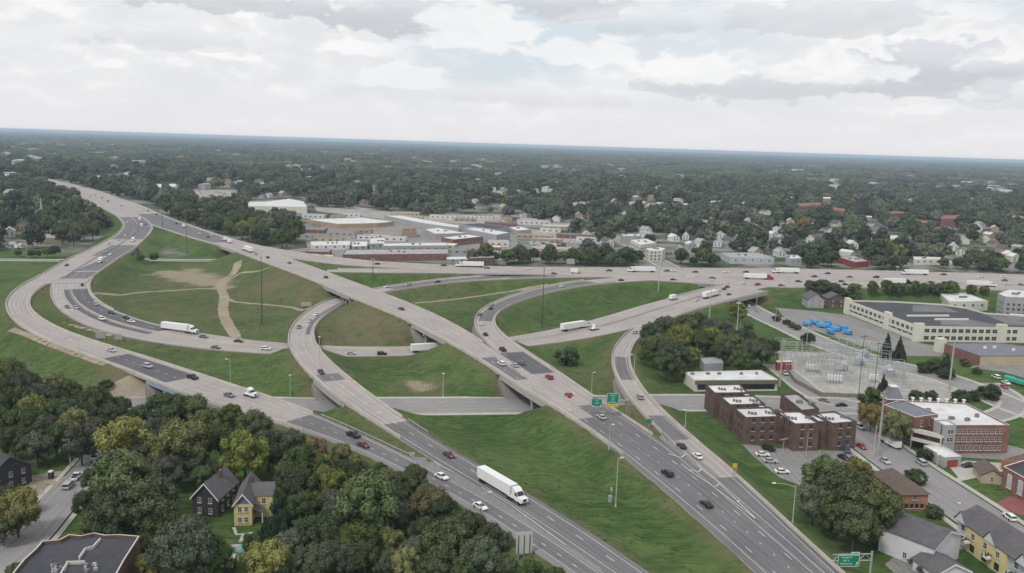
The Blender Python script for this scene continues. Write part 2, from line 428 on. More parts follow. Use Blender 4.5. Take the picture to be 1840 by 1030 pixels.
def link_mesh(name, me, parent=None, loc=(0, 0, 0), rz=0.0, scale=None):
    o = bpy.data.objects.new(name, me)
    COL.objects.link(o)
    o.parent = parent
    o.location = loc
    o.rotation_euler = (0, 0, rz)
    if scale is not None:
        o.scale = scale
    return o
ROADS = {
 'M': [(-1040,1847.2,3,12.3),(-1014.3,1821.8,3.1,12.3),(-989.7,1795.4,3.2,11.4),(-965.9,1768.3,3.3,10.6),(-942.9,1740.4,3.4,10.8),(-920.3,1712.2,3.5,11.5),(-897.7,1684,3.6,12.2),(-875.1,1655.9,3.7,12.9),(-852.5,1627.7,3.8,13.6),(-830.3,1599.2,3.8,13.8),(-808.5,1570.4,3.9,13.4),(-786.8,1541.5,4,13),(-765.1,1512.6,4.1,12.7),(-743.8,1483.5,4.2,12.7),(-722.5,1454.3,4.3,12.9),(-701.2,1425.1,4.4,13),(-680.3,1395.7,4.5,12.8),(-659.5,1366.1,4.6,12.3),(-638.8,1336.5,4.7,11.8),(-618.4,1306.7,4.8,11.6),(-598.6,1276.6,4.9,12.1),(-578.8,1246.3,5,12.8),(-558.9,1216.2,5.1,13.7),(-539,1186,5.2,14.6),(-519.1,1155.9,5.3,15.4),(-499.6,1125.5,5.5,15.8),(-480.6,1094.8,5.6,15.9),(-461.8,1064,5.8,16),(-443,1033.1,5.9,16.1),(-424.2,1002.2,6,16.2),(-405.3,971.5,6.2,16.4),(-385.7,941.1,6.4,16.7),(-365.8,911,6.6,16.8),(-345.5,881.1,6.9,16.6),(-324.9,851.4,7.2,16),(-304.2,821.8,7.5,15.4),(-283.1,792.6,7.8,14.6),(-261.6,763.5,8.2,13.6),(-240.3,734.4,8.6,12.5),(-219.8,704.6,9,11.8),(-213.1,694.6,9.1,11.7),(-206.5,684.5,9.2,11.7),(-199.9,674.5,9.3,11.7),(-193.3,664.4,9.4,11.6),(-186.7,654.3,9.6,11.6),(-180.1,644.3,9.6,11.5),(-173.4,634.2,9.8,11.4),(-166.8,624.2,9.8,11.2),(-160.1,614.2,9.9,11),(-153.4,604.2,10,10.8),(-146.7,594.2,10.1,10.7),(-140,584.2,10.1,10.5),(-133.3,574.2,10.2,10.4),(-126.7,564.1,10.2,10.4),(-120,554.1,10.2,10.4),(-113.4,544,10.2,10.4),(-106.9,533.9,10.2,10.5),(-100.3,523.8,10.2,10.6),(-93.8,513.7,10.2,10.7),(-87.2,503.6,10.2,10.8),(-80.6,493.6,10.1,10.8),(-73.9,483.6,10,10.8),(-67.2,473.5,10,10.6),(-60.6,463.5,9.9,10.3),(-54.1,453.4,9.8,10),(-47.8,443.1,9.7,9.6),(-41.8,432.6,9.6,9.4),(-36,422.1,9.4,9.1),(-30.4,411.4,9.2,8.8),(-25,400.7,9.1,8.3),(-19.7,389.8,8.9,7.7),(-14.5,379,8.7,7.1),(-9.3,368.1,8.4,6.6),(-4.2,357.2,8.2,6.3),(0.8,346.3,8,6.1),(5.7,335.3,7.7,5.9),(10.6,324.3,7.4,5.6),(15.6,313.4,7.2,5.2),(20.7,302.4,7,4.6),(25.7,291.5,6.7,4.2),(30.4,280.4,6.5,3.9),(34.9,269.2,6.3,3.9),(39.1,258,6.1,3.9),(43.2,246.6,5.9,4),(47.2,235.3,5.7,4.1),(50.9,223.8,5.6,4.2),(54.5,212.3,5.4,4.2),(57.9,200.8,5.3,4.2),(61.1,189.2,5.2,4.2),(64.4,177.6,5,4.2)],
 'W': [(-1020.4,1807.9,3,10.8),(-996.6,1780.8,3.1,11.2),(-973.6,1753,3.1,11.8),(-951.2,1724.8,3.2,12.1),(-928.9,1696.5,3.2,12.2),(-906.6,1668.1,3.3,12.5),(-884.5,1639.7,3.4,12.8),(-862.3,1611.2,3.4,13.2),(-840.2,1582.8,3.5,13.6),(-818,1554.4,3.6,14),(-796,1525.8,3.6,14.2),(-774.4,1496.9,3.7,13.9),(-753.5,1467.6,3.8,13.5),(-733.2,1437.8,3.9,13.7),(-713,1407.9,4,14.2),(-692.8,1378,4.1,14.6),(-672.7,1348.1,4.2,15.1),(-652.5,1318.2,4.3,15.6),(-632.4,1288.4,4.4,16),(-612.4,1258.4,4.5,16.2),(-592.6,1228.2,4.7,15.9),(-572.8,1198.1,4.8,15.5),(-553,1168,5,15.1),(-533.3,1137.8,5.2,14.7),(-513.6,1107.6,5.4,14.4),(-494.1,1077.3,5.6,14.2),(-475.2,1046.6,5.8,13.9),(-456.6,1015.7,6,13.3),(-438.2,984.7,6.2,12.9),(-420.5,953.3,6.5,13.2),(-403.3,921.6,6.7,13.6),(-387.2,889.4,6.9,13.8),(-372.8,856.3,7,14.4),(-360.3,822.5,7.2,14.2),(-348.6,788.4,7.4,14),(-338.1,753.9,7.6,14.7),(-328.1,719.3,7.8,15.5),(-322,696,7.9,16),(-319.2,684.4,7.9,16.2),(-316.5,672.6,7.9,16.4),(-313.8,660.9,8,16.6),(-311.1,649.2,8,16.7),(-308.4,637.5,8,16.8),(-305.6,625.8,8,16.9),(-302.7,614.2,8,16.8),(-299.7,602.5,8,16.8),(-296.6,590.9,8,16.6),(-293.6,579.3,8,16.5),(-290.5,567.7,8,16.5),(-287.4,556,8,16.4),(-284.3,544.4,8,16.4),(-281.2,532.8,8,16.5),(-277.9,521.3,8,16.6)],
 'A': [(-315,642.5,8,11.4),(-312.4,630.7,8,11.3),(-309.8,618.9,8,11),(-307.3,607,8,10.5),(-304.9,595.2,8,9.9),(-302.4,583.3,8,9.2),(-299.8,571.5,8,8.5),(-297.2,559.6,8,8),(-294.7,547.8,8,7.4),(-292,536,8,7),(-289.3,524.2,8,6.7),(-286.4,512.5,8,6.5),(-283,500.8,8,6.3),(-279.2,489.3,8,6.2),(-274.8,478,8,6),(-269.8,467,8,5.9),(-264.3,456.3,8,5.9),(-258.1,445.8,8,5.8),(-251.5,435.7,8,5.8),(-244.4,425.9,8,5.9),(-236.9,416.4,8,6),(-229,407.2,8,6.2),(-220.7,398.4,8,6.3),(-212.1,389.9,8,6.5),(-203.1,381.7,8,6.7),(-193.9,373.9,8,6.9),(-184.4,366.4,7.9,7.1),(-174.8,359.1,7.9,7.3),(-165.1,351.8,7.8,7.5),(-155.4,344.5,7.8,7.7),(-145.8,337.1,7.7,7.9),(-136.3,329.6,7.6,8.2),(-126.8,322.1,7.5,8.5),(-117.3,314.6,7.4,8.8),(-107.7,307.3,7.2,9),(-97.9,300.1,7.1,9),(-88,293.2,6.9,8.6),(-78.1,286.2,6.7,8),(-68.3,279.1,6.5,7.1),(-58.8,271.6,6.3,6.2),(-49.6,263.7,6.1,5.4),(-40.7,255.5,5.9,4.8),(-32.1,247,5.7,4.5),(-23.8,238.2,5.5,4.3),(-15.7,229.2,5.4,4.2),(-7.9,219.9,5.3,4.2),(-0.5,210.4,5.2,4.1),(6.6,200.6,5.1,4.1),(13.5,190.6,5.1,4),(20.2,180.5,5,4),(26.7,170.3,5,3.8)],
 'C': [(-286.7,571.3,8,11.5),(-283.2,559.6,7.9,11.2),(-279.4,548.1,7.8,11),(-275.2,536.6,7.7,10.9),(-270.6,525.4,7.6,10.9),(-265.5,514.3,7.4,10.8),(-260,503.4,7.2,10.8),(-254.1,492.8,6.9,10.8),(-247.7,482.5,6.6,10.9),(-240.8,472.4,6.2,11.1),(-233.4,462.8,5.8,11.4),(-225.3,453.7,5.3,11.8),(-216.5,445.3,4.8,12.3),(-207.2,437.5,4.2,12.8),(-197.2,430.5,3.6,13.1),(-186.6,424.4,3.1,13.2),(-175.6,419.2,2.5,13.2),(-164.3,414.9,2,13),(-152.6,411.3,1.6,12.7),(-140.8,408.4,1.2,12.3),(-128.9,406.1,0.8,11.8),(-116.8,404.5,0.6,11.3),(-104.7,403.5,0.4,10.7),(-92.5,403.2,0.3,10.3),(-80.4,403.5,0.2,9.9),(-68.2,404.6,0.2,9.7),(-56.2,406.6,0.2,9.5),(-44.4,409.6,0.3,9.3),(-32.9,413.6,0.4,9.2),(-21.7,418.3,0.6,9.3),(-10.6,423.4,0.9,9.6),(0.3,428.8,1.2,10.3),(10.9,434.6,1.6,11.1),(21.2,441.1,2,12),(31.2,448.1,2.5,12.8),(40.7,455.8,3,13.4),(49.7,463.9,3.5,13.8),(58.2,472.6,4,14),(66.3,481.7,4.5,14),(74.1,491.1,4.9,13.9),(81.7,500.5,5.4,13.8),(89.3,510,5.8,13.6),(97,519.5,6.1,13.4),(104.7,528.9,6.4,13.2),(112.4,538.3,6.7,12.9),(120.2,547.7,7,12.8),(127.9,557.1,7.2,12.6),(135.6,566.5,7.4,12.6),(143.4,575.9,7.6,12.5),(151.3,585.1,7.7,12.4),(159.8,593.9,7.8,12),(168.8,602,7.9,11.4),(178.6,609.3,7.9,10.7),(188.8,615.8,8,9.8),(199.6,621.5,8,9),(210.7,626.4,8,8.2)],
 'B': [(66,623.9,8,6.5),(53.8,623.7,7.6,7),(41.7,623.1,7.3,7.5),(29.5,622,7,8.1),(17.4,620.3,6.6,8.6),(5.5,617.7,6.3,8.9),(-6.2,614.3,6,8.9),(-17.6,610,5.7,8.6),(-28.6,604.8,5.5,8.3),(-39.1,598.5,5.2,8),(-48.8,591.3,5,7.7),(-57.9,583.1,4.8,7.5),(-66.2,574.2,4.7,7.3),(-74,564.8,4.6,7.2),(-81.3,555,4.5,7.2),(-87.9,544.8,4.4,7.4),(-93.7,534.1,4.5,7.6),(-98.4,522.8,4.6,7.7),(-101.9,511.1,4.6,7.7),(-104.2,499.2,4.8,7.4),(-105.5,487,5,7),(-106.3,474.9,5.1,6.6),(-106.6,462.7,5.3,6.4),(-106.4,450.5,5.5,6.2),(-105.6,438.3,5.7,6.1),(-104.1,426.2,5.9,6),(-102,414.2,6.1,6.1),(-99.2,402.3,6.3,6.2),(-95.9,390.6,6.4,6.3),(-91.9,379.1,6.6,6.4),(-87.5,367.7,6.7,6.4),(-82.6,356.5,6.8,6.5),(-77.4,345.5,6.9,6.6),(-71.8,334.7,6.9,6.5),(-66,324,6.9,6.5),(-59.9,313.4,6.8,6.3),(-53.5,303,6.8,6),(-47,292.7,6.6,5.7),(-40.2,282.6,6.5,5.4),(-33.3,272.5,6.3,5.1),(-26.3,262.6,6.1,4.9),(-19.1,252.7,5.9,4.8),(-11.8,243,5.7,4.7),(-4.4,233.2,5.5,4.6),(2.7,223.3,5.4,4.6),(9.7,213.3,5.2,4.5),(16.4,203.1,5.2,4.5),(22.9,192.8,5.1,4.4),(29.3,182.4,5,4.2),(35.5,172,5,4.1)],
 'E': [(105.1,623.6,8,10.4),(94.6,617.3,8,9.9),(84.2,611,8,9.4),(73.8,604.4,8,9),(63.9,597.3,8,8.8),(54.5,589.5,8.1,8.7),(45.6,581.1,8.1,8.6),(37.4,572,8.1,8.3),(29.8,562.4,8.1,8),(22.8,552.4,8.2,7.6),(16.4,542,8.2,7.2),(10.5,531.3,8.2,6.9),(5,520.3,8.3,6.6),(-0,509.2,8.3,6.3),(-4.5,497.8,8.4,6),(-8.3,486.2,8.4,5.8),(-11.2,474.3,8.4,5.6),(-13,462.2,8.4,5.5),(-13.7,450,8.4,5.5),(-13.3,437.8,8.4,5.6),(-11.9,425.7,8.4,5.8),(-9.5,413.7,8.3,6),(-6.4,401.9,8.2,6.3),(-2.7,390.2,8.1,6.6),(1.4,378.7,8,6.6),(5.9,367.3,7.8,6.6),(10.6,356,7.7,6.3),(15.2,344.7,7.5,6),(19.8,333.4,7.3,5.7),(24.3,322,7,5.5),(28.8,310.6,6.8,5.5),(33.4,299.3,6.6,5.5),(38,288,6.4,5.5),(42.5,276.6,6.2,5.4),(46.7,265.1,6,5.2),(50.7,253.6,5.8,4.9),(54.3,241.9,5.7,4.5),(57.8,230.2,5.5,4),(61.1,218.4,5.4,3.6),(64.3,206.6,5.2,3.3),(67.4,194.8,5.1,3),(70.4,182.9,5,2.9)],
 'D': [(167.6,579.5,7.9,6.2),(159.5,570.4,7.8,6.2),(151.4,561.3,7.7,6.1),(143.3,552.2,7.6,6.1),(135.2,543.1,7.6,6),(127.2,533.9,7.4,5.9),(119.4,524.6,7.3,5.8),(111.8,515,7.2,5.6),(104.5,505.3,7.1,5.3),(97.4,495.4,7,5.1),(90.7,485.2,6.9,5),(84.3,474.8,6.8,4.8),(78.3,464.2,6.7,4.8),(72.7,453.4,6.6,4.7),(67.6,442.4,6.6,4.6),(63,431.1,6.6,4.5),(59,419.6,6.6,4.4),(55.5,407.9,6.6,4.4),(52.7,396,6.6,4.4),(50.5,384,6.7,4.3),(49.1,372,6.7,4.3),(48.3,359.8,6.7,4.3),(48.2,347.6,6.7,4.3),(48.5,335.4,6.7,4.3),(49.3,323.3,6.6,4.3),(50.6,311.2,6.5,4.3),(52.3,299.1,6.4,4.4),(54.3,287.1,6.3,4.5),(56.7,275.1,6.1,4.6),(59.2,263.2,5.9,4.6),(61.9,251.3,5.8,4.5),(64.5,239.4,5.6,4.2),(67,227.5,5.4,3.9),(69.4,215.6,5.3,3.5),(71.8,203.6,5.2,3.1),(74.2,191.7,5.1,2.8),(76.6,179.7,5,2.6)],
 'F': [(-260.5,776.8,8.6,3.5),(-238.5,747.6,8.7,4.5),(-215.9,718.9,8.6,7.4),(-190,693.1,8.4,10.5),(-180.7,685.2,8.4,11.2),(-171,677.8,8.3,11.8),(-161.1,670.8,8.2,12.3),(-150.7,664.4,8.2,12.7),(-140,658.5,8.1,12.9),(-129.1,653.2,8.1,13),(-117.8,648.7,8,12.8),(-106.1,645.2,8,12.5),(-94.1,642.8,8,12),(-82,641.3,8,11.4),(-69.9,640.4,8,10.8),(-57.7,640,8,10.3),(-45.5,639.9,8,9.7),(-33.3,640,8,9.3),(-21.2,640.4,8,8.9),(-9,641,8,8.7),(3.2,641.8,8,8.7),(15.3,643,8,9),(27.4,644.4,8,9.4),(39.5,645.9,8,9.9),(51.6,647.4,8,10.5),(63.7,649,8,11.1),(75.8,650.5,8,11.8),(87.9,652,8,12.6),(100,653.3,8,13.5),(112.1,654.4,8,14.6),(124.2,655.4,8,15.8),(136.4,656.3,8,17.2),(148.6,657.1,8,18.6),(160.7,657.9,8,19.9),(172.9,658.8,8,21.3),(185,659.7,8,22.5),(197.2,660.6,8,23.5),(209.3,661.5,8,24.3),(221.5,662.3,8,24.9),(233.7,663,8,25.3),(245.8,663.7,8,25.7),(258,664.4,8,26),(270.2,665.2,8,26.2),(282.3,665.9,8,26.4),(294.5,666.6,8,26.4),(306.7,667.3,8,26.3),(318.8,667.8,8,26.1),(331,668.4,8,25.8),(343.2,668.8,8,25.5),(355.4,669.4,8,25.2),(367.5,669.9,8,24.8),(379.7,670.4,8,24.5),(391.9,671,8,24.1),(404,671.6,8,23.6),(416.2,672.3,8,23.2),(428.4,672.9,8,22.8),(440.6,673.4,8,22.5),(452.7,673.7,8,22.3)],
 'J': [(-132.5,612.4,7,5.6),(-120.4,613.2,7.2,6),(-108.2,613.9,7.4,6.5),(-96.1,614.8,7.5,6.8),(-84,616,7.6,7),(-71.9,617.3,7.8,7.1),(-59.8,618.7,7.8,7.1),(-47.7,620.1,7.9,6.9),(-35.6,621.6,7.9,6.6),(-23.5,623,8,6.4),(-11.4,624.3,8,6.2),(0.7,625.5,8,6.1),(12.9,626.4,8,6.2),(25,627.1,8,6.5),(37.2,627.5,8,7.1),(49.4,627.6,8,8),(61.6,627.4,8,9.1),(73.7,626.8,8,10.6),(85.9,625.8,8,12.4),(97.9,624.2,8,14.3),(110,622.4,8,16.2),(122,620.5,8,17.7),(134.1,618.9,8,18.7),(146.2,617.8,8,19.4),(158.4,616.9,8,19.8),(170.5,615.9,8,20.2),(182.6,615.2,8,20.4),(194.8,615,8,20.4),(207,615.4,8,20.1),(219.1,616.4,8,19.4),(231.2,617.7,8,18.5),(243.3,619.1,8,17.5),(255.4,620.5,8,16.5),(267.5,621.9,8,15.6),(279.6,623.1,8,14.9),(291.8,624.1,8,14.6),(303.9,624.9,8,14.5),(316.1,625.6,8,14.6),(328.2,626.1,8,14.8),(340.4,626.7,8,15),(352.6,627.2,8,15.2),(364.7,627.8,8,15.5),(376.9,628.5,8,15.7),(389.1,629.2,8,16),(401.2,630,8,16.2),(413.4,630.8,8,16.4),(425.5,631.8,8,16.6)],
}


# ------------------------------------------------------------------ roads: centre line x, y, z and half width
class Road:
    def __init__(s, key, st, step=3.5):
        s.key = key
        a = np.array(st, float)
        d = np.r_[0, np.cumsum(np.linalg.norm(np.diff(a[:, :2], axis=0), axis=1))]
        n = max(3, int(d[-1] / step))
        t = np.linspace(0, d[-1], n)
        # Catmull-Rom through the stations
        k = np.clip(np.searchsorted(d, t, side='right') - 1, 0, len(d) - 2)
        m = np.gradient(a, d, axis=0)
        h = (d[k + 1] - d[k])[:, None]; u = ((t - d[k]) / (d[k + 1] - d[k]))[:, None]
        c = ((2 * u**3 - 3 * u**2 + 1) * a[k] + (u**3 - 2 * u**2 + u) * h * m[k]
             + (-2 * u**3 + 3 * u**2) * a[k + 1] + (u**3 - u**2) * h * m[k + 1])
        s.p = c[:, :3]; s.hw = c[:, 3]; s.s = t
        T = np.gradient(s.p[:, :2], axis=0)
        T /= np.linalg.norm(T, axis=1)[:, None]
        s.T = T
        s.N = np.stack([-T[:, 1], T[:, 0]], 1)      # towards the left of the direction of the stations
        s.bridge = np.zeros(n, bool)

    def at(s, sv):
        x = [np.interp(sv, s.s, s.p[:, k]) for k in range(3)]
        t = np.array([np.interp(sv, s.s, s.T[:, k]) for k in range(2)])
        t /= np.linalg.norm(t)
        return np.array(x), t, float(np.interp(sv, s.s, s.hw))

    def near(s, px, py):
        """arc length and side offset of the road point the photograph shows at (px, py)"""
        z = float(s.p[:, 2].mean())
        for _ in range(6):
            q = U(px, py, z)
            d = (s.p[:, 0] - q.x)**2 + (s.p[:, 1] - q.y)**2
            i = int(d.argmin()); z = float(s.p[i, 2])
        off = float((q.x - s.p[i, 0]) * s.N[i, 0] + (q.y - s.p[i, 1]) * s.N[i, 1])
        sv = float(s.s[i] + (q.x - s.p[i, 0]) * s.T[i, 0] + (q.y - s.p[i, 1]) * s.T[i, 1])
        return sv, off


RD = {k: Road(k, v) for k, v in ROADS.items()}


def street(pts, hw, z=0.0, step=4.0):
    st = []
    for q in pts:
        p = U(q[0], q[1], z)
        st.append((p.x, p.y, z, q[2] if len(q) > 2 else hw))
    return Road('street', st, step)


S_MAIN = street([(-60, 729), (120, 729), (300, 729), (700, 730), (940, 728), (1100, 725), (1270, 724), (1400, 727), (1500, 729), (1560, 729)], 9.0)
S_RAIL = street([(-80, 466), (120, 468), (250, 467), (400, 467), (470, 459), (540, 450), (620, 440)], 9.0)
S_UNDER = street([(1900, 757), (1840, 737), (1760, 703), (1700, 680), (1600, 655), (1500, 625), (1420, 590), (1360, 562), (1322, 541), (1290, 525), (1250, 507), (1205, 482), (1165, 460), (1117, 433), (1060, 417)], 7.5)
S_DIAG = street([(1498, 742), (1530, 770), (1570, 800), (1640, 850), (1700, 890), (1780, 945), (1860, 1002), (1950, 1064)], 8.5)
S_WEST = street([(-120, 1092), (-40, 1042), (33, 985), (94, 918), (140, 868), (180, 822), (215, 775), (242, 737)], 5.0)
STREETS = [S_MAIN, S_RAIL, S_UNDER, S_DIAG, S_WEST]

# where a road runs over a lower one it is a bridge
ALL = list(RD.values()) + STREETS
for r in RD.values():
    for q in ALL:
        if q is r:
            continue
        d2 = (r.p[:, None, 0] - q.p[None, :, 0])**2 + (r.p[:, None, 1] - q.p[None, :, 1])**2
        d = np.sqrt(d2)
        low = r.p[:, None, 2] - q.p[None, :, 2] > 4.0
        r.bridge |= ((d < q.hw[None, :] + (13.0 if r.key == 'M' else 9.0)) & low & (d < 60)).any(axis=1)
    # no lone gaps
    b = r.bridge.copy()
    for i in range(3, len(b) - 3):
        if not b[i] and b[i - 3:i].any() and b[i + 1:i + 4].any():
            r.bridge[i] = True

# ------------------------------------------------------------------ terrain
def grid_axis(lo, hi, step, far_lo, far_hi, grow=1.18):
    mid = list(np.arange(lo, hi + 0.1, step))
    a, s = [], step
    x = lo
    while x > far_lo:
        s *= grow; x -= s; a.append(max(x, far_lo))
    b, s, x = [], step, hi
    while x < far_hi:
        s *= grow; x += s; b.append(min(x, far_hi))
    return np.array(sorted(a) + mid + b)


GX = grid_axis(-470, 480, 4.0, -34000, 34000)
GY = grid_axis(110, 1010, 4.0, -400, 36000)
XX, YY = np.meshgrid(GX, GY)
ZT = np.zeros_like(XX)
inner = (XX > -560) & (XX < 560) & (YY > 60) & (YY < 1150)
qx, qy = XX[inner], YY[inner]
sup = np.zeros(qx.shape)
cap = np.full(qx.shape, 1e9)
FILLS = []      # level ground between carriageways: photo polyline, z, half width
def fill(pts, z, hw):
    FILLS.append(street(pts, hw, z, 6.0))
fill([(760, 800), (900, 850), (1060, 920), (1200, 990), (1350, 1080)], 3.6, 9)
fill([(640, 780), (700, 800)], 4.5, 3)
fill([(1010, 650), (1050, 690)], 2.5, 6)
for r in list(RD.values()) + STREETS + FILLS:
    pts = np.c_[r.p[:, :2], r.p[:, 2], r.hw, r.bridge]
    pts = pts[(abs(pts[:, 0]) < 700) & (pts[:, 1] < 1300)]
    isfill = r in FILLS
    for (x, y, z, hw, br) in pts:
        near = (abs(qx - x) < 60) & (abs(qy - y) < 60)
        if not near.any():
            continue
        d = np.sqrt((qx[near] - x)**2 + (qy[near] - y)**2)
        if not br:
            v = z - 0.22 - np.maximum(0, d - hw - 1.6) * (0.25 if isfill else 0.46)
            sup[near] = np.maximum(sup[near], v)
        if not isfill:
            v = z - 0.22 + np.maximum(0, d - hw - 2.5) * 0.75
            cap[near] = np.minimum(cap[near], v)
hz = np.minimum(np.maximum(sup, 0.0), np.maximum(cap, -0.22))
ZT[inner] = hz
# soft natural unevenness away from pavements
ZT[inner] += np.where(cap[:] > 30, 0.25 * np.sin(qx * 0.11) * np.sin(qy * 0.07 + 1), 0) * (hz > 0.4)


def GH(x, y):
    """terrain height"""
    i = np.clip(np.searchsorted(GX, x) - 1, 0, len(GX) - 2); j = np.clip(np.searchsorted(GY, y) - 1, 0, len(GY) - 2)
    u = (x - GX[i]) / (GX[i + 1] - GX[i]); v = (y - GY[j]) / (GY[j + 1] - GY[j])
    return ((ZT[j, i] * (1 - u) + ZT[j, i + 1] * u) * (1 - v) + (ZT[j + 1, i] * (1 - u) + ZT[j + 1, i + 1] * u) * v)


def G(px, py, h=0.0):
    """terrain point (raised by h) that the photograph shows at a pixel"""
    z = h
    for _ in range(12):
        q = U(px, py, z)
        z = 0.5 * z + 0.5 * (float(GH(q.x, q.y)) + h)
    q = U(px, py, z)
    return Vector((q.x, q.y, z))


ny, nx = XX.shape
verts = np.c_[XX.ravel(), YY.ravel(), ZT.ravel()]
idx = np.arange(ny * nx).reshape(ny, nx)
faces = np.stack([idx[:-1, :-1], idx[:-1, 1:], idx[1:, 1:], idx[1:, :-1]], -1).reshape(-1, 4)
me = bpy.data.meshes.new('ground')
me.from_pydata(verts.tolist(), [], faces.tolist())
me.materials.append(ground_material())
me.polygons.foreach_set('use_smooth', [True] * len(faces))
DRY = [(660, 590, 34, 1.0), (500, 515, 30, 0.95), (560, 535, 22, 0.8), (720, 600, 26, 0.9), (470, 550, 22, 0.5), (330, 500, 45, 0.6), (330, 560, 60, 0.5), (240, 545, 50, 0.45), (440, 575, 40, 0.4), (230, 500, 30, 0.3),
       (800, 530, 30, 0.4), (160, 620, 20, 0.5), (1010, 690, 16, 0.6), (1110, 690, 16, 0.6), (760, 690, 10, 0.8), (620, 470, 30, 0.6), (250, 690, 20, 0.9), (480, 580, 25, 0.4)]
dry = np.zeros(len(verts)); town = np.zeros(len(verts))
for (x, y, r, a) in DRY:
    c = U(x, y, 2.0)
    d = np.hypot(verts[:, 0] - c.x, (verts[:, 1] - c.y) * 0.7)
    dry = np.maximum(dry, a * np.exp(-(d / r)**2))
# beyond the interchange the ground is yards, lanes and tree shade
fx = np.clip((verts[:, 1] - 690) / 60, 0, 1)
town = np.where(verts[:, 2] > 0.3, 0, fx)
edge = np.zeros(len(verts))
for r in RD.values():
    for i in range(0, len(r.p)):
        if r.p[i, 1] > 800:
            continue
        k = np.where((abs(verts[:, 0] - r.p[i, 0]) < r.hw[i] + 6) & (abs(verts[:, 1] - r.p[i, 1]) < r.hw[i] + 6))[0]
        if len(k):
            dd = np.hypot(verts[k, 0] - r.p[i, 0], verts[k, 1] - r.p[i, 1])
            edge[k] = np.maximum(edge[k], 0.75 * np.exp(-((dd - r.hw[i]) / 3.0)**2))
dry = np.maximum(dry, edge)
bare = np.zeros(len(verts))
for (x, y, r, a) in ((300, 489, 12, 0.9), (325, 492, 17, 1.0), (352, 498, 20, 1.0), (380, 506, 17, 1.0), (402, 515, 9, 1.0), (265, 492, 10, 0.5), (345, 485, 14, 0.7), (742, 688, 7, 0.7), (764, 694, 6, 0.9), (250, 684, 9, 0.8), (150, 500, 5, 0.4)):
    c = U(x, y, 0.5)
    d = np.hypot(verts[:, 0] - c.x, (verts[:, 1] - c.y) * 0.8)
    bare = np.maximum(bare, a * np.exp(-(d / r)**2))
for nm, arr in (('dry', dry), ('town', town), ('bare', bare)):
    at = me.attributes.new(nm, 'FLOAT', 'POINT')
    at.data.foreach_set('value', arr)
GROUND = bpy.data.objects.new('ground', me)
COL.objects.link(GROUND)
tag(GROUND, 'grass covered ground and embankments around the interchange', 'ground', kind='structure')


# ------------------------------------------------------------------ pavement ribbons
def ribbon(r, lats, zoff, mat_of, z_extra=None, i0=0, i1=None):
    """sheet along a road: lats = list of functions of (half width) giving side offsets"""
    i1 = len(r.p) if i1 is None else i1
    v, f, mi, uv = [], [], [], []
    nl = len(lats)
    for i in range(i0, i1):
        for fn in lats:
            o = fn(r.hw[i])
            v.append((r.p[i, 0] + r.N[i, 0] * o, r.p[i, 1] + r.N[i, 1] * o, r.p[i, 2] + zoff))
            uv.append((o, r.s[i]))
    for i in range(i1 - i0 - 1):
        for k in range(nl - 1):
            a = i * nl + k
            f.append((a + 1, a, a + nl, a + nl + 1))
            mi.append(mat_of(r.s[i0 + i], k))
    return v, f, mi, uv


def mesh_uv(name, v, f, mi, uv, mats):
    me = bpy.data.meshes.new(name)
    me.from_pydata(v, [], f)
    for m in mats:
        me.materials.append(m)
    me.polygons.foreach_set('material_index', mi)
    l = me.uv_layers.new(name='UVMap')
    lv = np.empty(len(me.loops), np.int32); me.loops.foreach_get('vertex_index', lv)
    l.data.foreach_set('uv', np.array(uv, np.float32)[lv].ravel())
    me.update()
    return me


ROAD_MATS = [M_CONC, M_ASPH, M_DARK, M_SHLD, M_PIER]


def sweep(r, name, off, prof, m, parent, s0=None, s1=None, z=0.0):
    """closed profile (side, up) carried along a road at side offset off(i)"""
    ii = [i for i in range(len(r.p)) if (s0 is None or r.s[i] >= s0) and (s1 is None or r.s[i] <= s1)]
    if len(ii) < 2:
        return None
    b = MB(); n = len(prof)
    for i in ii:
        o = off(i)
        for (a, h) in prof:
            b.v.append((r.p[i, 0] + r.N[i, 0] * (o + a), r.p[i, 1] + r.N[i, 1] * (o + a), r.p[i, 2] + z + h))
    for j in range(len(ii) - 1):
        for k in range(n):
            k2 = (k + 1) % n
            b.f.append((j * n + k, j * n + k2, (j + 1) * n + k2, (j + 1) * n + k)); b.m.append(0)
    b.f.append(tuple(range(n))[::-1]); b.m.append(0)
    e = (len(ii) - 1) * n
    b.f.append(tuple(e + k for k in range(n))); b.m.append(0)
    return b.build(name, m, parent)


PARAPET = [(-0.22, -0.05), (-0.11, 0.95), (0.11, 0.95), (0.22, -0.05)]
RAIL = [(-0.06, 0.45), (-0.06, 0.8), (0.06, 0.8), (0.06, 0.45)]


def stripes(r, name, off, parent, zoff, s0=None, s1=None, dash=None, w=0.16, m=None, phase=0.0):
    """painted line; dash = (length, spacing)"""
    s0 = r.s[0] if s0 is None else max(s0, r.s[0]); s1 = r.s[-1] if s1 is None else min(s1, r.s[-1])
    b = MB()
    segs = []
    if dash:
        x = s0 + phase
        while x + dash[0] < s1:
            segs.append((x, x + dash[0])); x += dash[1]
    else:
        segs = [(s0, s1)]
    for (a, c) in segs:
        n = max(1, int((c - a) / 4.0))
        ss = np.linspace(a, c, n + 1)
        prev = None
        for q in ss:
            p, t, hw = r.at(q)
            o = off(hw)
            nx_, ny_ = -t[1], t[0]
            cur = [(p[0] + nx_ * (o + w), p[1] + ny_ * (o + w), p[2] + zoff), (p[0] + nx_ * (o - w), p[1] + ny_ * (o - w), p[2] + zoff)]
            if prev:
                b.face([prev[0], prev[1], cur[1], cur[0]])
            prev = cur
    if not b.f:
        return None
    return b.build(name, m or M_PAINT, parent)


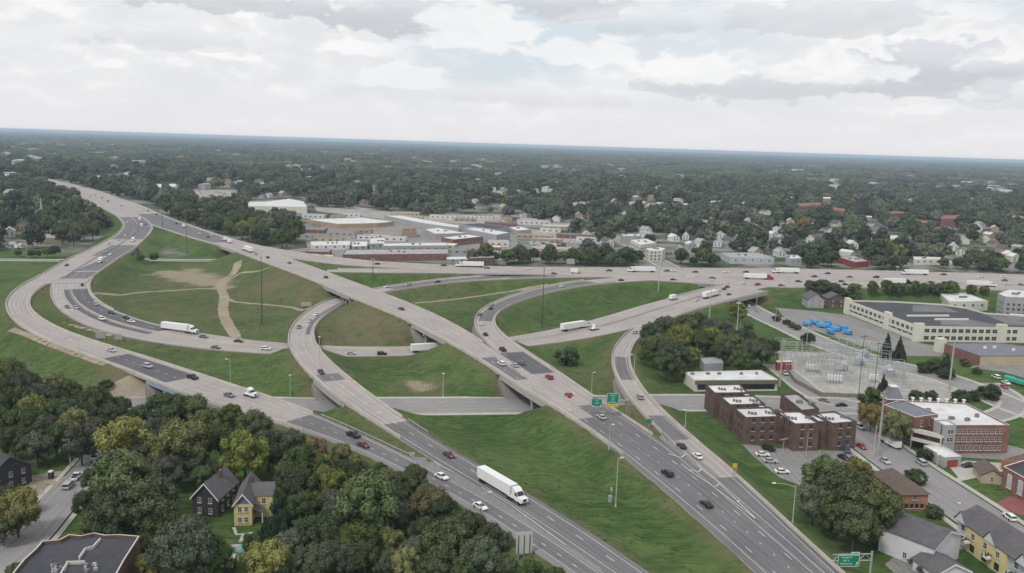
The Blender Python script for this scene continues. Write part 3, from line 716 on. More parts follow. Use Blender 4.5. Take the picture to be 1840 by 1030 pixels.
ROAD_INFO = {  # name, label
    'M': ('highway', 'long concrete viaduct carriageway crossing the interchange diagonally from far top to lower edge'),
    'W': ('highway', 'wide concrete highway sweeping in from the distance and bending before the loop'),
    'A': ('highway_ramp', 'outer curved ramp nearest the wood, bridging the street on painted girders'),
    'C': ('highway', 'ground level carriageway passing beneath the two bridges with a median barrier'),
    'B': ('highway_ramp', 'tightly curved concrete ramp that dives under the long viaduct and joins the outer ramp'),
    'E': ('highway_ramp', 'curved ramp that swings in from the interstate and merges with the long viaduct'),
    'D': ('highway_ramp', 'slender curved ramp beside the wooded lot descending past the brick apartments'),
    'F': ('highway', 'far carriageway of the busy interstate running across behind the interchange'),
    'J': ('highway', 'near carriageway of the busy interstate running across behind the interchange'),
}
ROAD_Z = {k: 0.012 * i for i, k in enumerate(['W', 'F', 'J', 'C', 'D', 'A', 'B', 'E', 'M'])}
# surfaces: road -> list of (photo point from, photo point to, first column, last column, material)
PATCH = {
    'C': [((91, 520), (245, 605), 1, 2, 2), ],
    'A': [((205, 637), (325, 678), 1, 3, 2), ((520, 755), (1100, 1090), 1, 3, 1), ((520, 755), (1100, 1090), 0, 0, 3), ((520, 755), (1100, 1090), 4, 4, 3)],
    'B': [((700, 757), (1240, 1080), 0, 4, 1), ((585, 672), (600, 682), 1, 3, 1), ((1000, 496), (700, 518), 1, 3, 1), ((600, 535), (520, 600), 1, 1, 1)],
    'E': [((1070, 507), (862, 575), 1, 3, 1), ((905, 632), (965, 672), 1, 4, 2), ((1045, 725), (1440, 1040), 0, 4, 1)],
    'M': [((1020, 750), (1440, 1060), 0, 4, 1), ((880, 640), (945, 680), 2, 3, 1), ((240, 385), (400, 435), 1, 3, 1)],
    'D': [((1100, 640), (1118, 680), 1, 3, 1), ((1165, 745), (1210, 785), 1, 4, 1), ((1290, 855), (1560, 1072), 0, 4, 1), ((1215, 790), (1290, 855), 3, 4, 3)],
    'W': [((235, 390), (215, 430), 1, 3, 1), ((225, 440), (130, 500), 1, 2, 1)],
}
ROAD_OBJ = {}
for k, r in RD.items():
    nm, lb = ROAD_INFO[k]
    rules = []
    for (pa, pb, c0, c1, mi) in PATCH.get(k, []):
        sa, sb = r.near(*pa)[0], r.near(*pb)[0]
        rules.append((min(sa, sb), max(sa, sb), c0, c1, mi))

    def mo(s, c, rules=rules):
        for (a, b, c0, c1, mi) in rules:
            if a <= s <= b and c0 <= c <= c1:
                return mi
        return 0
    z = ROAD_Z[k]
    sh = 1.6
    lats = [lambda h: h, lambda h: max(h - 1.6, h * 0.72), lambda h: h * 0.33, lambda h: -h * 0.33, lambda h: -max(h - 2.2, h * 0.6), lambda h: -h]
    v, f, mi, uv = ribbon(r, lats, z, mo)
    # slab sides and underside
    n0 = len(v); n = len(r.p)
    for i in range(n):
        th = 0.75 if r.bridge[i] else 1.0
        for sgn in (1, -1):
            o = sgn * r.hw[i]
            v.append((r.p[i, 0] + r.N[i, 0] * o, r.p[i, 1] + r.N[i, 1] * o, r.p[i, 2] + z - th)); uv.append((o, r.s[i]))
    for i in range(n - 1):
        a, b = n0 + 2 * i, n0 + 2 * i + 2
        f.append((i * 6, a, b, i * 6 + 6)); mi.append(4)
        f.append((a + 1, i * 6 + 5, i * 6 + 11, b + 1)); mi.append(4)
        f.append((a, a + 1, b + 1, b)); mi.append(4)
    f.append((0, 5, n0 + 1, n0)); mi.append(4)
    f.append(((n - 1) * 6 + 5, (n - 1) * 6, n0 + 2 * n - 2, n0 + 2 * n - 1)); mi.append(4)
    o = bpy.data.objects.new(nm, mesh_uv(nm, v, f, mi, uv, ROAD_MATS))
    COL.objects.link(o)
    tag(o, lb, 'road', kind='structure')
    ROAD_OBJ[k] = o


def sp(k, x, y):
    return RD[k].near(x, y)[0]


# parapets: road, side (+1 = left of station direction), photo from, photo to
PARAS = [
    ('A', -1, (75, 493), (560, 776)), ('A', 1, (84, 510), (570, 742)),
    ('B', 1, (920, 502), (725, 752)), ('B', -1, (920, 493), (725, 795)),
    ('E', 1, (1110, 507), (1188, 789)), ('E', -1, (1046, 503), (874, 616)),
    ('D', -1, (1134, 591), (1188, 784)), ('D', 1, (1380, 524), (1560, 1072)),
    ('M', -1, (300, 415), (1120, 824)), ('M', 1, (160, 338), (875, 617)),
    ('W', -1, (141, 356), (75, 493)), ('W', 1, (262, 425), (164, 499)),
    ('C', 1, (164, 499), (200, 560)), ('C', -1, (88, 515), (110, 560)), ('C', 1, (1200, 538), (1303, 509)), 
    ('F', 1, (410, 428), (1950, 499)), ('J', -1, (1205, 509), (1310, 511)), ('J', -1, (1400, 518), (1950, 526)), ('J', 1, (600, 485), (1950, 513)),
]
for (k, sgn, pa, pb) in PARAS:
    r = RD[k]
    # side sign: +1 left of the station direction
    sa, sb = r.near(*pa)[0], r.near(*pb)[0]
    off = r.near(*pa)[1] + r.near(*pb)[1]
    sg = 1 if off > 0 else -1
    sweep(r, 'parapet', lambda i, r=r, sg=sg: sg * (r.hw[i] - 0.35), PARAPET, M_PARA, ROAD_OBJ[k], min(sa, sb), max(sa, sb), ROAD_Z[k])
# median barrier of the lower carriageway and of the far highway
for (k, fr, pa, pb) in (('C', 0.02, (122, 520), (1290, 520)), ('W', 0.0, (150, 350), (140, 500))):
    r = RD[k]
    sa, sb = sp(k, *pa), sp(k, *pb)
    sweep(r, 'median_barrier', lambda i, r=r, fr=fr: fr * r.hw[i], PARAPET, M_PARA, ROAD_OBJ[k], min(sa, sb), max(sa, sb), ROAD_Z[k])

# painted lines
D40 = (3.1, 12.2)
def lines(k, edges, dashes, a=None, b=None, dl=D40):
    r = RD[k]
    s0 = None if a is None else sp(k, *a); s1 = None if b is None else sp(k, *b)
    if s0 is not None and s1 is not None and s0 > s1:
        s0, s1 = s1, s0
    zz = ROAD_Z[k] + 0.02 + 0.12 * 0
    for e in edges:
        stripes(r, 'edge_line', e, ROAD_OBJ[k], zz, s0, s1, None, 0.085)
    for j, e in enumerate(dashes):
        stripes(r, 'lane_dashes', e, ROAD_OBJ[k], zz, s0, s1, dl, 0.11, None, 3.0 * j)
lines('A', [lambda h: h - 1.5, lambda h: -(h - 1.9)], [lambda h: 0.0], dl=(1.6, 6.1))
lines('B', [lambda h: h - 1.7, lambda h: -(h - 1.5)], [lambda h: 0.1 * h], (600, 540), (1240, 1080))
lines('B', [lambda h: h - 1.7, lambda h: -(h - 1.5)], [], (1000, 496), (690, 520))
lines('C', [lambda h: h - 1.6, lambda h: -(h - 1.6), lambda h: 1.0, lambda h: -0.7], [lambda h: h * 0.5, lambda h: -h * 0.5])
lines('D', [lambda h: h - 1.9, lambda h: -(h - 1.2)], [])
lines('E', [lambda h: h - 0.6, lambda h: -(h - 2.0)], [], (1100, 505), (900, 640))
lines('E', [lambda h: h - 1.6], [lambda h: 0.05 * h], (1003, 706), (1440, 1040))
lines('E', [], [lambda h: -h + 0.25], (1040, 732), (1440, 1040), dl=(1.0, 6.1))
lines('E', [lambda h: -h + 0.25], [], (880, 625), (1003, 706))
lines('M', [lambda h: -(h - 2.1)], [lambda h: -0.02 * h], (960, 700), (1440, 1060))
lines('M', [lambda h: h - 2.0, lambda h: -(h - 2.2)], [lambda h: h * 0.3, lambda h: -h * 0.3], (300, 405), (960, 700))
lines('F', [lambda h: h - 2, lambda h: -h + 2], [lambda h: h * 0.33, lambda h: -h * 0.33, lambda h: 0.0], (700, 477), (1960, 506))
lines('J', [lambda h: h - 2, lambda h: -h + 2], [lambda h: h * 0.33, lambda h: -h * 0.33], (800, 487), (1960, 520))
lines('W', [lambda h: h - 2, lambda h: -h + 2], [lambda h: h * 0.6, lambda h: -h * 0.6, lambda h: h * 0.25, lambda h: -h * 0.25], (140, 350), (110, 500))


# paved wedge between the two ramps after they meet
def wedge(parent, La, Lb, z, name='gore_pavement'):
    v, f, uv = [], [], []
    for (a, b) in zip(La, Lb):
        for (x, y) in (a, b):
            p = U(x, y, z[0] + (z[1] - z[0]) * len(v) / (2 * len(La)))
            v.append(tuple(p)); uv.append((p.x, p.y))
    for i in range(len(La) - 1):
        f.append((2 * i, 2 * i + 1, 2 * i + 3, 2 * i + 2))
    o = bpy.data.objects.new(name, mesh_uv(name, v, f, [0] * len(f), uv, [M_SHLD]))
    COL.objects.link(o); o.parent = parent
    return o


wedge(ROAD_OBJ['B'], [(729, 814), (760, 836), (800, 857), (860, 888), (920, 923), (980, 960), (1030, 992), (1080, 1026)], [(740, 800), (780, 826), (820, 846), (870, 873), (930, 908), (990, 950), (1036, 986), (1084, 1020)], (5.55, 4.96))


wedge(ROAD_OBJ['D'], [(1184, 787), (1196, 797), (1222, 818), (1258, 850), (1298, 884), (1350, 929), (1380, 955)], [(1190, 780), (1206, 793), (1232, 812), (1270, 843), (1310, 878), (1362, 925), (1390, 950)], (6.06, 5.02))


# chevrons of the two gores
def paint_poly(parent, pts, z, w=0.35, name='gore_marking'):
    b = MB()
    for i in range(len(pts) - 1):
        a, c = U(*pts[i], z), U(*pts[i + 1], z)
        t = (c - a).normalized(); n = Vector((-t.y, t.x, 0)) * w / 2
        b.face([a + n, a - n, c - n, c + n])
    return b.build(name, M_PAINT, parent)


zg = 0.16
for (q, z) in ([[(1200, 815), (1224, 822.5), (1234, 815)], 6.0], [[(1238, 844), (1255, 848), (1262, 842)], 5.75], [[(1276, 869), (1287, 874), (1293, 868.5)], 5.5],
               [[(1320, 902), (1324, 903), (1328, 899)], 5.35]):
    paint_poly(ROAD_OBJ['D'], q, z + zg, 0.4)
paint_poly(ROAD_OBJ['D'], [(1206, 785), (1240, 823), (1262, 843), (1293, 869), (1330, 905), (1357, 931)], 5.7 + zg, 0.26)
paint_poly(ROAD_OBJ['D'], [(1190, 808), (1240, 846), (1276, 870), (1316, 900), (1357, 932)], 5.7 + zg, 0.26)
paint_poly(ROAD_OBJ['B'], [(741, 803), (791, 837), (854, 868.5), (920, 909), (1016, 979)], 5.4 + zg, 0.24)


# ------------------------------------------------------------------ bridge furniture: piers, girders, abutments
for k, r in RD.items():
    i = 0
    n = len(r.p)
    while i < n:
        if not r.bridge[i]:
            i += 1; continue
        j = i
        while j + 1 < n and r.bridge[j + 1]:
            j += 1
        L = r.s[j] - r.s[i]
        if L > 8:
            par = ROAD_OBJ[k]
            # girders
            ng = max(3, int(2 * r.hw[i:j + 1].mean() / 3.2))
            for g in range(ng):
                fr = -0.965 + 1.93 * g / (ng - 1)
                sweep(r, 'girder', lambda q, r=r, fr=fr: fr * r.hw[q], [(-0.2, -2.3), (-0.2, -0.7), (0.2, -0.7), (0.2, -2.3)],
                      M_BEAM if k == 'A' else M_PIER, par, r.s[i], r.s[j], ROAD_Z[k])
            # end walls and paved slopes
            for (q, sg) in ((i, 1), (j, -1)):
                if q in (0, n - 1):
                    continue
                p, t, hw = r.at(r.s[q])
                ang = math.atan2(t[1], t[0])
                top = p[2] - 1.55
                gz = float(GH(p[0] + t[0] * sg * 12, p[1] + t[1] * sg * 12))
                b = MB()
                b.box((p[0], p[1], min(gz, top) - 0.5), (1.2, 2 * hw - 0.5, max(0.8, top - gz + 0.5)), 0, ang)
                b.build('abutment', M_PIER, par)
                hgt = top - gz - 0.6
                if hgt > 1:
                    run = min(hgt * 1.7, L * 0.4)
                    f = Vector((t[0], t[1], 0)) * sg; s_ = Vector((-t[1], t[0], 0)) * (hw + 0.8)
                    P = Vector((p[0], p[1], 0)) + f * 0.6
                    a0, a1 = P + s_ + Vector((0, 0, top - 0.5)), P - s_ + Vector((0, 0, top - 0.5))
                    b0, b1 = a0 + f * run, a1 + f * run
                    b0.z = b1.z = gz + 0.1
                    dn = Vector((0, 0, -6))
                    b = MB()
                    b.face([a0, a1, b1, b0]); b.face([a0, b0, b0 + dn, a0 + dn]); b.face([b1, a1, a1 + dn, b1 + dn]); b.face([b0, b1, b1 + dn, b0 + dn])
                    b.build('slope_paving', M_SLOPE, par)
            # piers clear of the roads below
            m = max(1, int(L / 16))
            for q in range(1, m + 1):
                sv = r.s[i] + L * q / (m + 1)
                p, t, hw = r.at(sv)
                gz = float(GH(p[0], p[1]))
                bad = False
                for o2 in ALL:
                    if o2 is r:
                        continue
                    dd = np.hypot(o2.p[:, 0] - p[0], o2.p[:, 1] - p[1])
                    w = int(dd.argmin())
                    if o2.p[w, 2] < p[2] - 3.5 and dd[w] < o2.hw[w] * 0.75:
                        bad = True
                if bad or p[2] - gz < 3:
                    continue
                ang = math.atan2(t[1], t[0])
                b = MB()
                b.box((p[0], p[1], p[2] - 3.5), (1.3, 2 * hw - 1.0, 1.0), 0, ang)
                nc = max(2, int(2 * hw / 6))
                for c in range(nc):
                    fr = (-0.8 + 1.6 * c / (nc - 1)) * hw
                    b.cyl((p[0] - t[1] * fr, p[1] + t[0] * fr, gz - 0.5), (p[0] - t[1] * fr, p[1] + t[0] * fr, p[2] - 3.45), 0.5, 0.5, 10)
                b.build('pier', M_PIER, par)
        i = j + 1


# ------------------------------------------------------------------ streets, paths, lots
def drape(name, pts, w, m, lift=0.05, label=None, step=3.0, wob=0.0):
    """path laid on the terrain; pts in photo pixels (optionally with own half width)"""
    q = [G(p[0], p[1]) for p in pts]
    st = [(a.x, a.y, 0, (p[2] if len(p) > 2 else w)) for a, p in zip(q, pts)]
    r = Road('path', st, step)
    rnd = np.random.default_rng(len(pts) * 7 + int(abs(pts[0][0])))
    v, f, mi, uv = [], [], [], []
    L4 = (1, 0.33, -0.33, -1)
    for i in range(len(r.p)):
        for c in L4:
            o = c * r.hw[i] * (1 + (rnd.uniform(-wob, wob) if abs(c) == 1 else 0))
            x, y = r.p[i, 0] + r.N[i, 0] * o, r.p[i, 1] + r.N[i, 1] * o
            v.append((x, y, float(GH(x, y)) + lift)); uv.append((o, r.s[i]))
    for i in range(len(r.p) - 1):
        for k in range(3):
            a = i * 4 + k
            f.append((a + 1, a, a + 4, a + 5)); mi.append(0)
    o = bpy.data.objects.new(name, mesh_uv(name, v, f, mi, uv, [m]))
    COL.objects.link(o)
    tag(o, label, None, kind='structure')
    return o


def flat(name, pts, m, z, label, thick=0.0, zz=0.0):
    """level paved area, outline in photo pixels"""
    P = [U(x, y, zz) for (x, y) in pts]
    c = [(p.x, p.y) for p in P]
    n = len(c)
    if sum(c[i][0] * c[(i + 1) % n][1] - c[(i + 1) % n][0] * c[i][1] for i in range(n)) < 0:
        c = c[::-1]
    v = [(x, y, zz + z) for x, y in c]
    uv = [(x, y) for x, y in c]
    f = [tuple(range(n))]
    if thick:
        v += [(x, y, zz + z - thick) for x, y in c]; uv += uv
        f += [(k, k + n, (k + 1) % n + n, (k + 1) % n) for k in range(n)]
    o = bpy.data.objects.new(name, mesh_uv(name, v, f, [0] * len(f), uv, [m]))
    COL.objects.link(o)
    tag(o, label, None, kind='structure')
    return o


def street_obj(r, name, label, m, z, walk=True, dash=True, walk_w=1.8, gap=0.2):
    v, f, mi, uv = ribbon(r, [lambda h: h, lambda h: h * .4, lambda h: -h * .4, lambda h: -h], z, lambda s, c: 0)
    o = bpy.data.objects.new(name, mesh_uv(name, v, f, mi, uv, [m]))
    COL.objects.link(o)
    tag(o, label, None, kind='structure')
    if walk:
        for sg in (1, -1):
            sweep(r, 'kerb', lambda i: sg * (r.hw[i] + 0.1), [(-0.1, -0.1), (-0.1, 0.13), (0.1, 0.13), (0.1, -0.1)], M_WALK, o, None, None, z)
            sweep(r, 'sidewalk', lambda i: sg * (r.hw[i] + 0.2 + gap + walk_w / 2), [(-walk_w / 2, -0.1), (-walk_w / 2, 0.11), (walk_w / 2, 0.11), (walk_w / 2, -0.1)], M_WALK, o, None, None, z)
    if dash:
        stripes(r, 'centre_line', lambda h: 0.0, o, z + 0.012, None, None, None, 0.10, M_YELLOW)
        for q in (0.5, -0.5):
            stripes(r, 'lane_dashes', lambda h, q=q: q * h, o, z + 0.012, None, None, D40, 0.09)
    return o


M_YELLOW = mat('yellow_road_paint', (0.45, 0.33, 0.08), 0.8, 0.15, 0.6)
street_obj(S_MAIN, 'street', 'city street running under the four highway bridges', M_STREET, 0.06, True, True, 2.2, 0.4)
street_obj(S_UNDER, 'street', 'street passing behind the substation and under the interstate', M_STREET, 0.052, True, True)
street_obj(S_DIAG, 'street', 'wide street running diagonally between brick apartments and church', M_STREET, 0.068, True, False, 1.8, 1.0)
street_obj(S_WEST, 'street', 'narrow street with parked vehicles climbing past the wood', M_STREET, 0.06, True, False, 1.4, 0.6)
r = S_RAIL
for off in (4.2, -4.2):
    sweep(r, 'trail', lambda i: off, [(-1.9, -0.1), (-1.9, 0.12), (1.9, 0.12), (1.9, -0.1)], M_WALK, GROUND)
drape('dirt_path', [(430, 612, 1.6), (420, 600), (408, 580), (401, 560), (402, 545), (402, 530), (396, 515), (408, 500), (424, 484), (428, 470)], 2.9, M_DIRT, 0.06, 'pale dirt track winding through the grass inside the loop', 3, 0.15)
drape('dirt_path', [(165, 529), (250, 526), (320, 522), (365, 519), (392, 520)], 1.7, M_DIRT, 0.07, 'thin dirt path running straight across the loop grass', 3, 0.2)
drape('dirt_path', [(404, 536), (425, 543), (470, 547), (520, 552), (560, 555)], 1.8, M_DIRT, 0.08, 'dirt path leading towards the curved ramp', 3, 0.2)
drape('dirt_path', [(405, 505), (430, 492), (470, 486), (520, 478)], 1.2, M_DIRT, 0.085, 'faint dirt path climbing towards the viaduct', 3, 0.2)
drape('dirt_path', [(745, 545), (800, 540), (870, 531), (930, 522), (985, 513)], 1.6, M_DIRT, 0.06, 'pale track between the viaduct and the curved ramp', 3, 0.15)
drape('dirt_path', [(20, 592), (45, 600), (80, 615), (130, 634), (190, 655)], 1.6, M_DIRT, 0.06, 'worn strip of earth below the outer ramp', 3, 0.1)
drape('dirt_slope', [(246, 674, 3), (243, 686, 9), (240, 700, 13), (238, 717, 16)], 8, M_DIRT, 0.07, 'bare earth slope under the end of the outer ramp bridge', 2.5, 0.06)
drape('dirt_path', [(112, 580), (150, 590), (200, 603)], 1.2, M_DIRT, 0.06, 'thin worn strip between ramp and lower carriageway', 3, 0.2)


# ------------------------------------------------------------------ lots and yards
flat('parking_lot', [(1332, 797), (1400, 806), (1540, 812), (1560, 830), (1600, 872), (1560, 900), (1470, 885), (1400, 858), (1356, 822)], M_LOT, 0.03, 'cracked parking lot in front of the dark brick apartments')
flat('parking_lot', [(1395, 553), (1470, 560), (1522, 566), (1655, 617), (1700, 625), (1692, 640), (1600, 640), (1520, 612), (1450, 590), (1410, 572)], M_LOT, 0.03, 'wide paved yard beside the long cream factory')
flat('parking_lot', [(1690, 800), (1730, 822), (1860, 830), (1860, 812), (1812, 800)], M_LOT, 0.034, 'pale paved court behind the red brick building')
flat('parking_lot', [(1735, 660), (1800, 668), (1880, 690), (1880, 654), (1760, 656)], M_LOT, 0.032, 'paved forecourt of the blue roofed building')
flat('gravel_yard', [(1396, 630), (1470, 634), (1560, 634), (1640, 660), (1726, 702), (1700, 722), (1640, 724), (1545, 716), (1475, 713), (1428, 688), (1404, 655)], M_GRAVEL, 0.036, 'pale gravel yard of the electrical substation')
flat('driveway', [(1705, 838), (1735, 828), (1800, 832), (1815, 846), (1760, 852), (1725, 862)], M_WALK, 0.04, 'concrete drive between garage and church lawn')
flat('driveway', [(1590, 1015), (1645, 965), (1720, 962), (1735, 985), (1700, 1000), (1750, 1040), (1790, 1060), (1640, 1060)], M_LOT, 0.03, 'paved court between the white house and the townhouses')
flat('factory_yard', [(556, 408), (700, 402), (760, 396), (850, 402), (930, 420), (930, 470), (840, 472), (700, 470), (556, 458), (548, 430)], M_LOT, 0.03, 'grey paved yards between the factory sheds')
flat('factory_yard', [(796, 386), (897, 386), (911, 400), (825, 400)], M_GRAVEL, 0.034, 'bare pinkish lot beside the tree line')
flat('factory_yard', [(352, 340), (420, 343), (436, 356), (430, 366), (362, 366), (330, 350)], M_GRAVEL, 0.034, 'car filled lot by the white warehouse')
flat('factory_yard', [(560, 365), (640, 372), (760, 388), (900, 402), (990, 418), (1060, 432), (1080, 440), (960, 430), (850, 412), (700, 395), (570, 380)], M_GRAVEL, 0.026, 'railway yard strip behind the factory sheds')
flat('construction_site', [(30, 858), (110, 846), (118, 862), (88, 900), (20, 900)], M_DIRT, 0.03, 'bare construction lot beside the narrow street')
flat('lawn_path', [(1716, 860), (1760, 852), (1778, 846), (1782, 850), (1762, 857), (1722, 866)], M_WALK, 0.045, 'pale footpath over the church lawn')
S_SUB = street([(1392, 655), (1428, 682), (1455, 703), (1490, 720), (1545, 729)], 4.5)
street_obj(S_SUB, 'street', 'short curved lane between white roofed building and substation', M_STREET, 0.05, True, False, 1.2, 0.3)
S_SLIP = street([(1772, 688), (1806, 706), (1822, 725), (1806, 742), (1770, 752), (1730, 756)], 4.0)
street_obj(S_SLIP, 'street', 'slip lane curving round the grass island', M_STREET, 0.044, True, False, 1.6, 0.1)

# ------------------------------------------------------------------ trees
def leaf_mat(name, c1, c2, spread=0.28):
    m = bpy.data.materials.new(name)
    m.use_nodes = True
    t = NT(m.node_tree)
    bs = m.node_tree.nodes['Principled BSDF']
    oi = t.new('ShaderNodeObjectInfo').outputs['Random']
    ob = t.new('ShaderNodeTexCoord').outputs['Object']
    f = t.noise(ob, 5.0, 3.0, 0.6)
    col = t.mix(t.ramp(f, 0.3, 0.7), c1 + (1,), c2 + (1,))
    hs = t.new('ShaderNodeHueSaturation')
    t.put(hs.inputs['Hue'], t.ramp(t.math('FRACT', t.math('MULTIPLY', oi, 7.31)), 0, 1, 0.478, 0.522, False))
    t.put(hs.inputs['Saturation'], t.ramp(t.math('FRACT', t.math('MULTIPLY', oi, 3.7)), 0, 1, 0.75, 1.1, False))
    t.put(hs.inputs['Value'], t.ramp(oi, 0, 1, 1 - spread, 1 + spread, False))
    t.put(hs.inputs['Color'], col)
    t.l.new(hs.outputs[0], bs.inputs['Base Color'])
    bs.inputs['Roughness'].default_value = 0.8
    bs.inputs['Specular IOR Level'].default_value = 0.15
    return m


LEAF = {'d': leaf_mat('foliage_dark', (0.040, 0.060, 0.023), (0.090, 0.114, 0.047)),
        'm': leaf_mat('foliage_green', (0.052, 0.078, 0.024), (0.125, 0.155, 0.056)),
        'y': leaf_mat('foliage_yellow_green', (0.100, 0.115, 0.028), (0.250, 0.252, 0.082)),
        'a': leaf_mat('foliage_autumn', (0.12, 0.085, 0.026), (0.22, 0.175, 0.06)),
        'g': leaf_mat('foliage_grey_green', (0.062, 0.080, 0.044), (0.128, 0.145, 0.092)),
        'c': leaf_mat('foliage_conifer', (0.014, 0.028, 0.016), (0.034, 0.052, 0.030))}
M_BARK = mat('bark', (0.10, 0.085, 0.07), 0.95, 0.2, 0.6)


def crown_mesh(name, seed, leaves, size, kind='round', m=None):
    """unit tree: height 1, spread 1; many small leaf sprays over the lobes of a crown"""
    g = np.random.default_rng(seed)
    L = []
    if kind == 'cone':
        for k in range(16):
            z = 0.12 + 0.84 * k / 15
            rr = 0.46 * (1 - (z - 0.1) / 0.95)
            for q in range(max(1, int(7 * (1 - k / 15)) )):
                a = g.uniform(0, 6.28)
                L.append((math.cos(a) * rr * 0.75, math.sin(a) * rr * 0.75, z, 0.05 + rr * 0.30))
    else:
        low, cz, rz = (0.30, 0.60, 0.34) if kind == 'round' else (0.18, 0.54, 0.40)
        if kind == 'bush':
            low, cz, rz = 0.05, 0.42, 0.46
        n = 34 if leaves > 1000 else 18
        for k in range(n):
            z = g.uniform(-0.8, 1.0)
            a = k * 2.4 + g.uniform(-0.5, 0.5)
            rad = math.sqrt(max(0, 1 - z * z)) * g.uniform(0.78, 1.04)
            lr = g.uniform(0.075, 0.15) if leaves > 1000 else g.uniform(0.11, 0.19)
            L.append((math.cos(a) * rad * (0.5 - lr * 0.55), math.sin(a) * rad * (0.5 - lr * 0.55), cz + z * (rz - lr * 0.4), lr))
        L.append((0, 0, cz, 0.27)); L.append((0, 0, cz + rz * 0.45, 0.2))
    L = np.array(L)
    w = L[:, 3]**2
    li = g.choice(len(L), leaves * 2, p=w / w.sum())
    d = g.normal(size=(len(li), 3)); d[:, 2] += 0.25
    d /= np.linalg.norm(d, axis=1)[:, None]
    p = L[li, :3] + d * (L[li, 3] * np.where(g.uniform(size=len(li)) < 0.2, g.uniform(1.0, 1.35, len(li)), g.uniform(0.82, 1.08, len(li))))[:, None]
    # drop sprays buried inside other lobes
    keep = np.ones(len(p), bool)
    for (x, y, z, r) in L:
        keep &= ((p[:, 0] - x)**2 + (p[:, 1] - y)**2 + (p[:, 2] - z)**2) > (r * 0.80)**2
    p, d = p[keep][:leaves], d[keep][:leaves]
    nrm = d + g.normal(scale=0.42 if leaves > 1000 else 0.25, size=d.shape)
    nrm /= np.linalg.norm(nrm, axis=1)[:, None]
    e = np.cross(nrm, g.normal(size=d.shape)); e /= np.linalg.norm(e, axis=1)[:, None]
    f = np.cross(nrm, e)
    s = (size * g.uniform(0.6, 1.35, len(p)))[:, None]
    v = np.stack([p + e * s, p + f * s * 0.8, p - e * s, p - f * s * 0.8], 1).reshape(-1, 3)
    q = np.arange(len(v)).reshape(-1, 4)
    # dense inside of the crown: rough lobes a little below the sprays
    iv, iq, base = [], [], len(v)
    for (x, y, z, r) in L:
        rr = r * 0.84
        ring = []
        for (zz, cr) in ((-0.75, 0.62), (0.0, 1.0), (0.75, 0.62)):
            for k in range(6):
                a = k * math.pi / 3 + (0.5 if zz else 0)
                j = g.uniform(0.88, 1.1)
                iv.append((x + math.cos(a) * cr * rr * j, y + math.sin(a) * cr * rr * j, z + zz * rr * j))
        b0 = base + len(iv) - 18
        for row in (0, 6):
            for k in range(6):
                iq.append((b0 + row + k, b0 + row + (k + 1) % 6, b0 + row + 6 + (k + 1) % 6, b0 + row + 6 + k))
        iq.append(tuple(b0 + 12 + k for k in range(6)))
    me = bpy.data.meshes.new(name)
    me.from_pydata(np.vstack([v, np.array(iv)]).tolist(), [], q.tolist() + iq)
    me.materials.append(m)
    me.update()
    return me


def trunk_mesh(seed):
    g = random.Random(seed)
    b = MB()
    b.cyl((0, 0, -0.03), (0.005, 0.0, 0.32), 0.028, 0.020, 7)
    for k in range(5):
        a = k * 1.26 + g.uniform(-.3, .3)
        b.cyl((0.005, 0, 0.26 + 0.02 * k), (math.cos(a) * 0.24, math.sin(a) * 0.24, 0.50 + g.uniform(0, .16)), 0.014, 0.005, 5)
    b.cyl((0.005, 0, 0.3), (0, 0, 0.8), 0.017, 0.005, 6)
    return b.mesh('trunk', M_BARK)


TRUNK = [trunk_mesh(1), trunk_mesh(2)]
CROWN = {}


def crown(c, v, kind='round', big=True):
    k = (c, v, kind, big)
    if k not in CROWN:
        CROWN[k] = crown_mesh('crown', v * 13 + ord(c), 4600 if big else 1300, 0.021 if big else 0.040, kind, LEAF[c])
    return CROWN[k]


TREES = []      # (x, y, radius) taken by single trees
TREE_OBJ = []


def tree_at(x, y, z, spread, height, c='m', kind='round', big=True, name='tree', ph=None):
    root = empty(name, (x, y, z), 0)
    v = len(TREE_OBJ) % 4
    sc = (spread, spread, height)
    a = (len(TREE_OBJ) * 2.399) % 6.28
    link_mesh('trunk', TRUNK[v % 2], root, (0, 0, 0), a, sc)
    link_mesh('crown', crown(c, v if big else v % 3, kind, big), root, (0, 0, 0), a, sc)
    TREES.append((x, y, spread / 2))
    TREE_OBJ.append((root, c, kind, ph, spread))
    return root


def tree_px(cx, cy, dpx, c='m', kind='round', ratio=None, big=True, name='tree', ph=None):
    """tree whose crown the photograph shows centred at (cx, cy), dpx pixels wide"""
    q = G(cx, cy)
    for _ in range(4):
        sp_ = dpx * PJ((q.x, q.y, q.z + 4))[2] / FOC
        h = sp_ * (ratio or (1.12 if kind == 'round' else 1.0))
        q = G(cx, cy, h * (0.60 if kind == 'round' else 0.5))
    z = float(GH(q.x, q.y))
    return tree_at(q.x, q.y, z - 0.1, sp_, h, c, kind, big, name, ph)


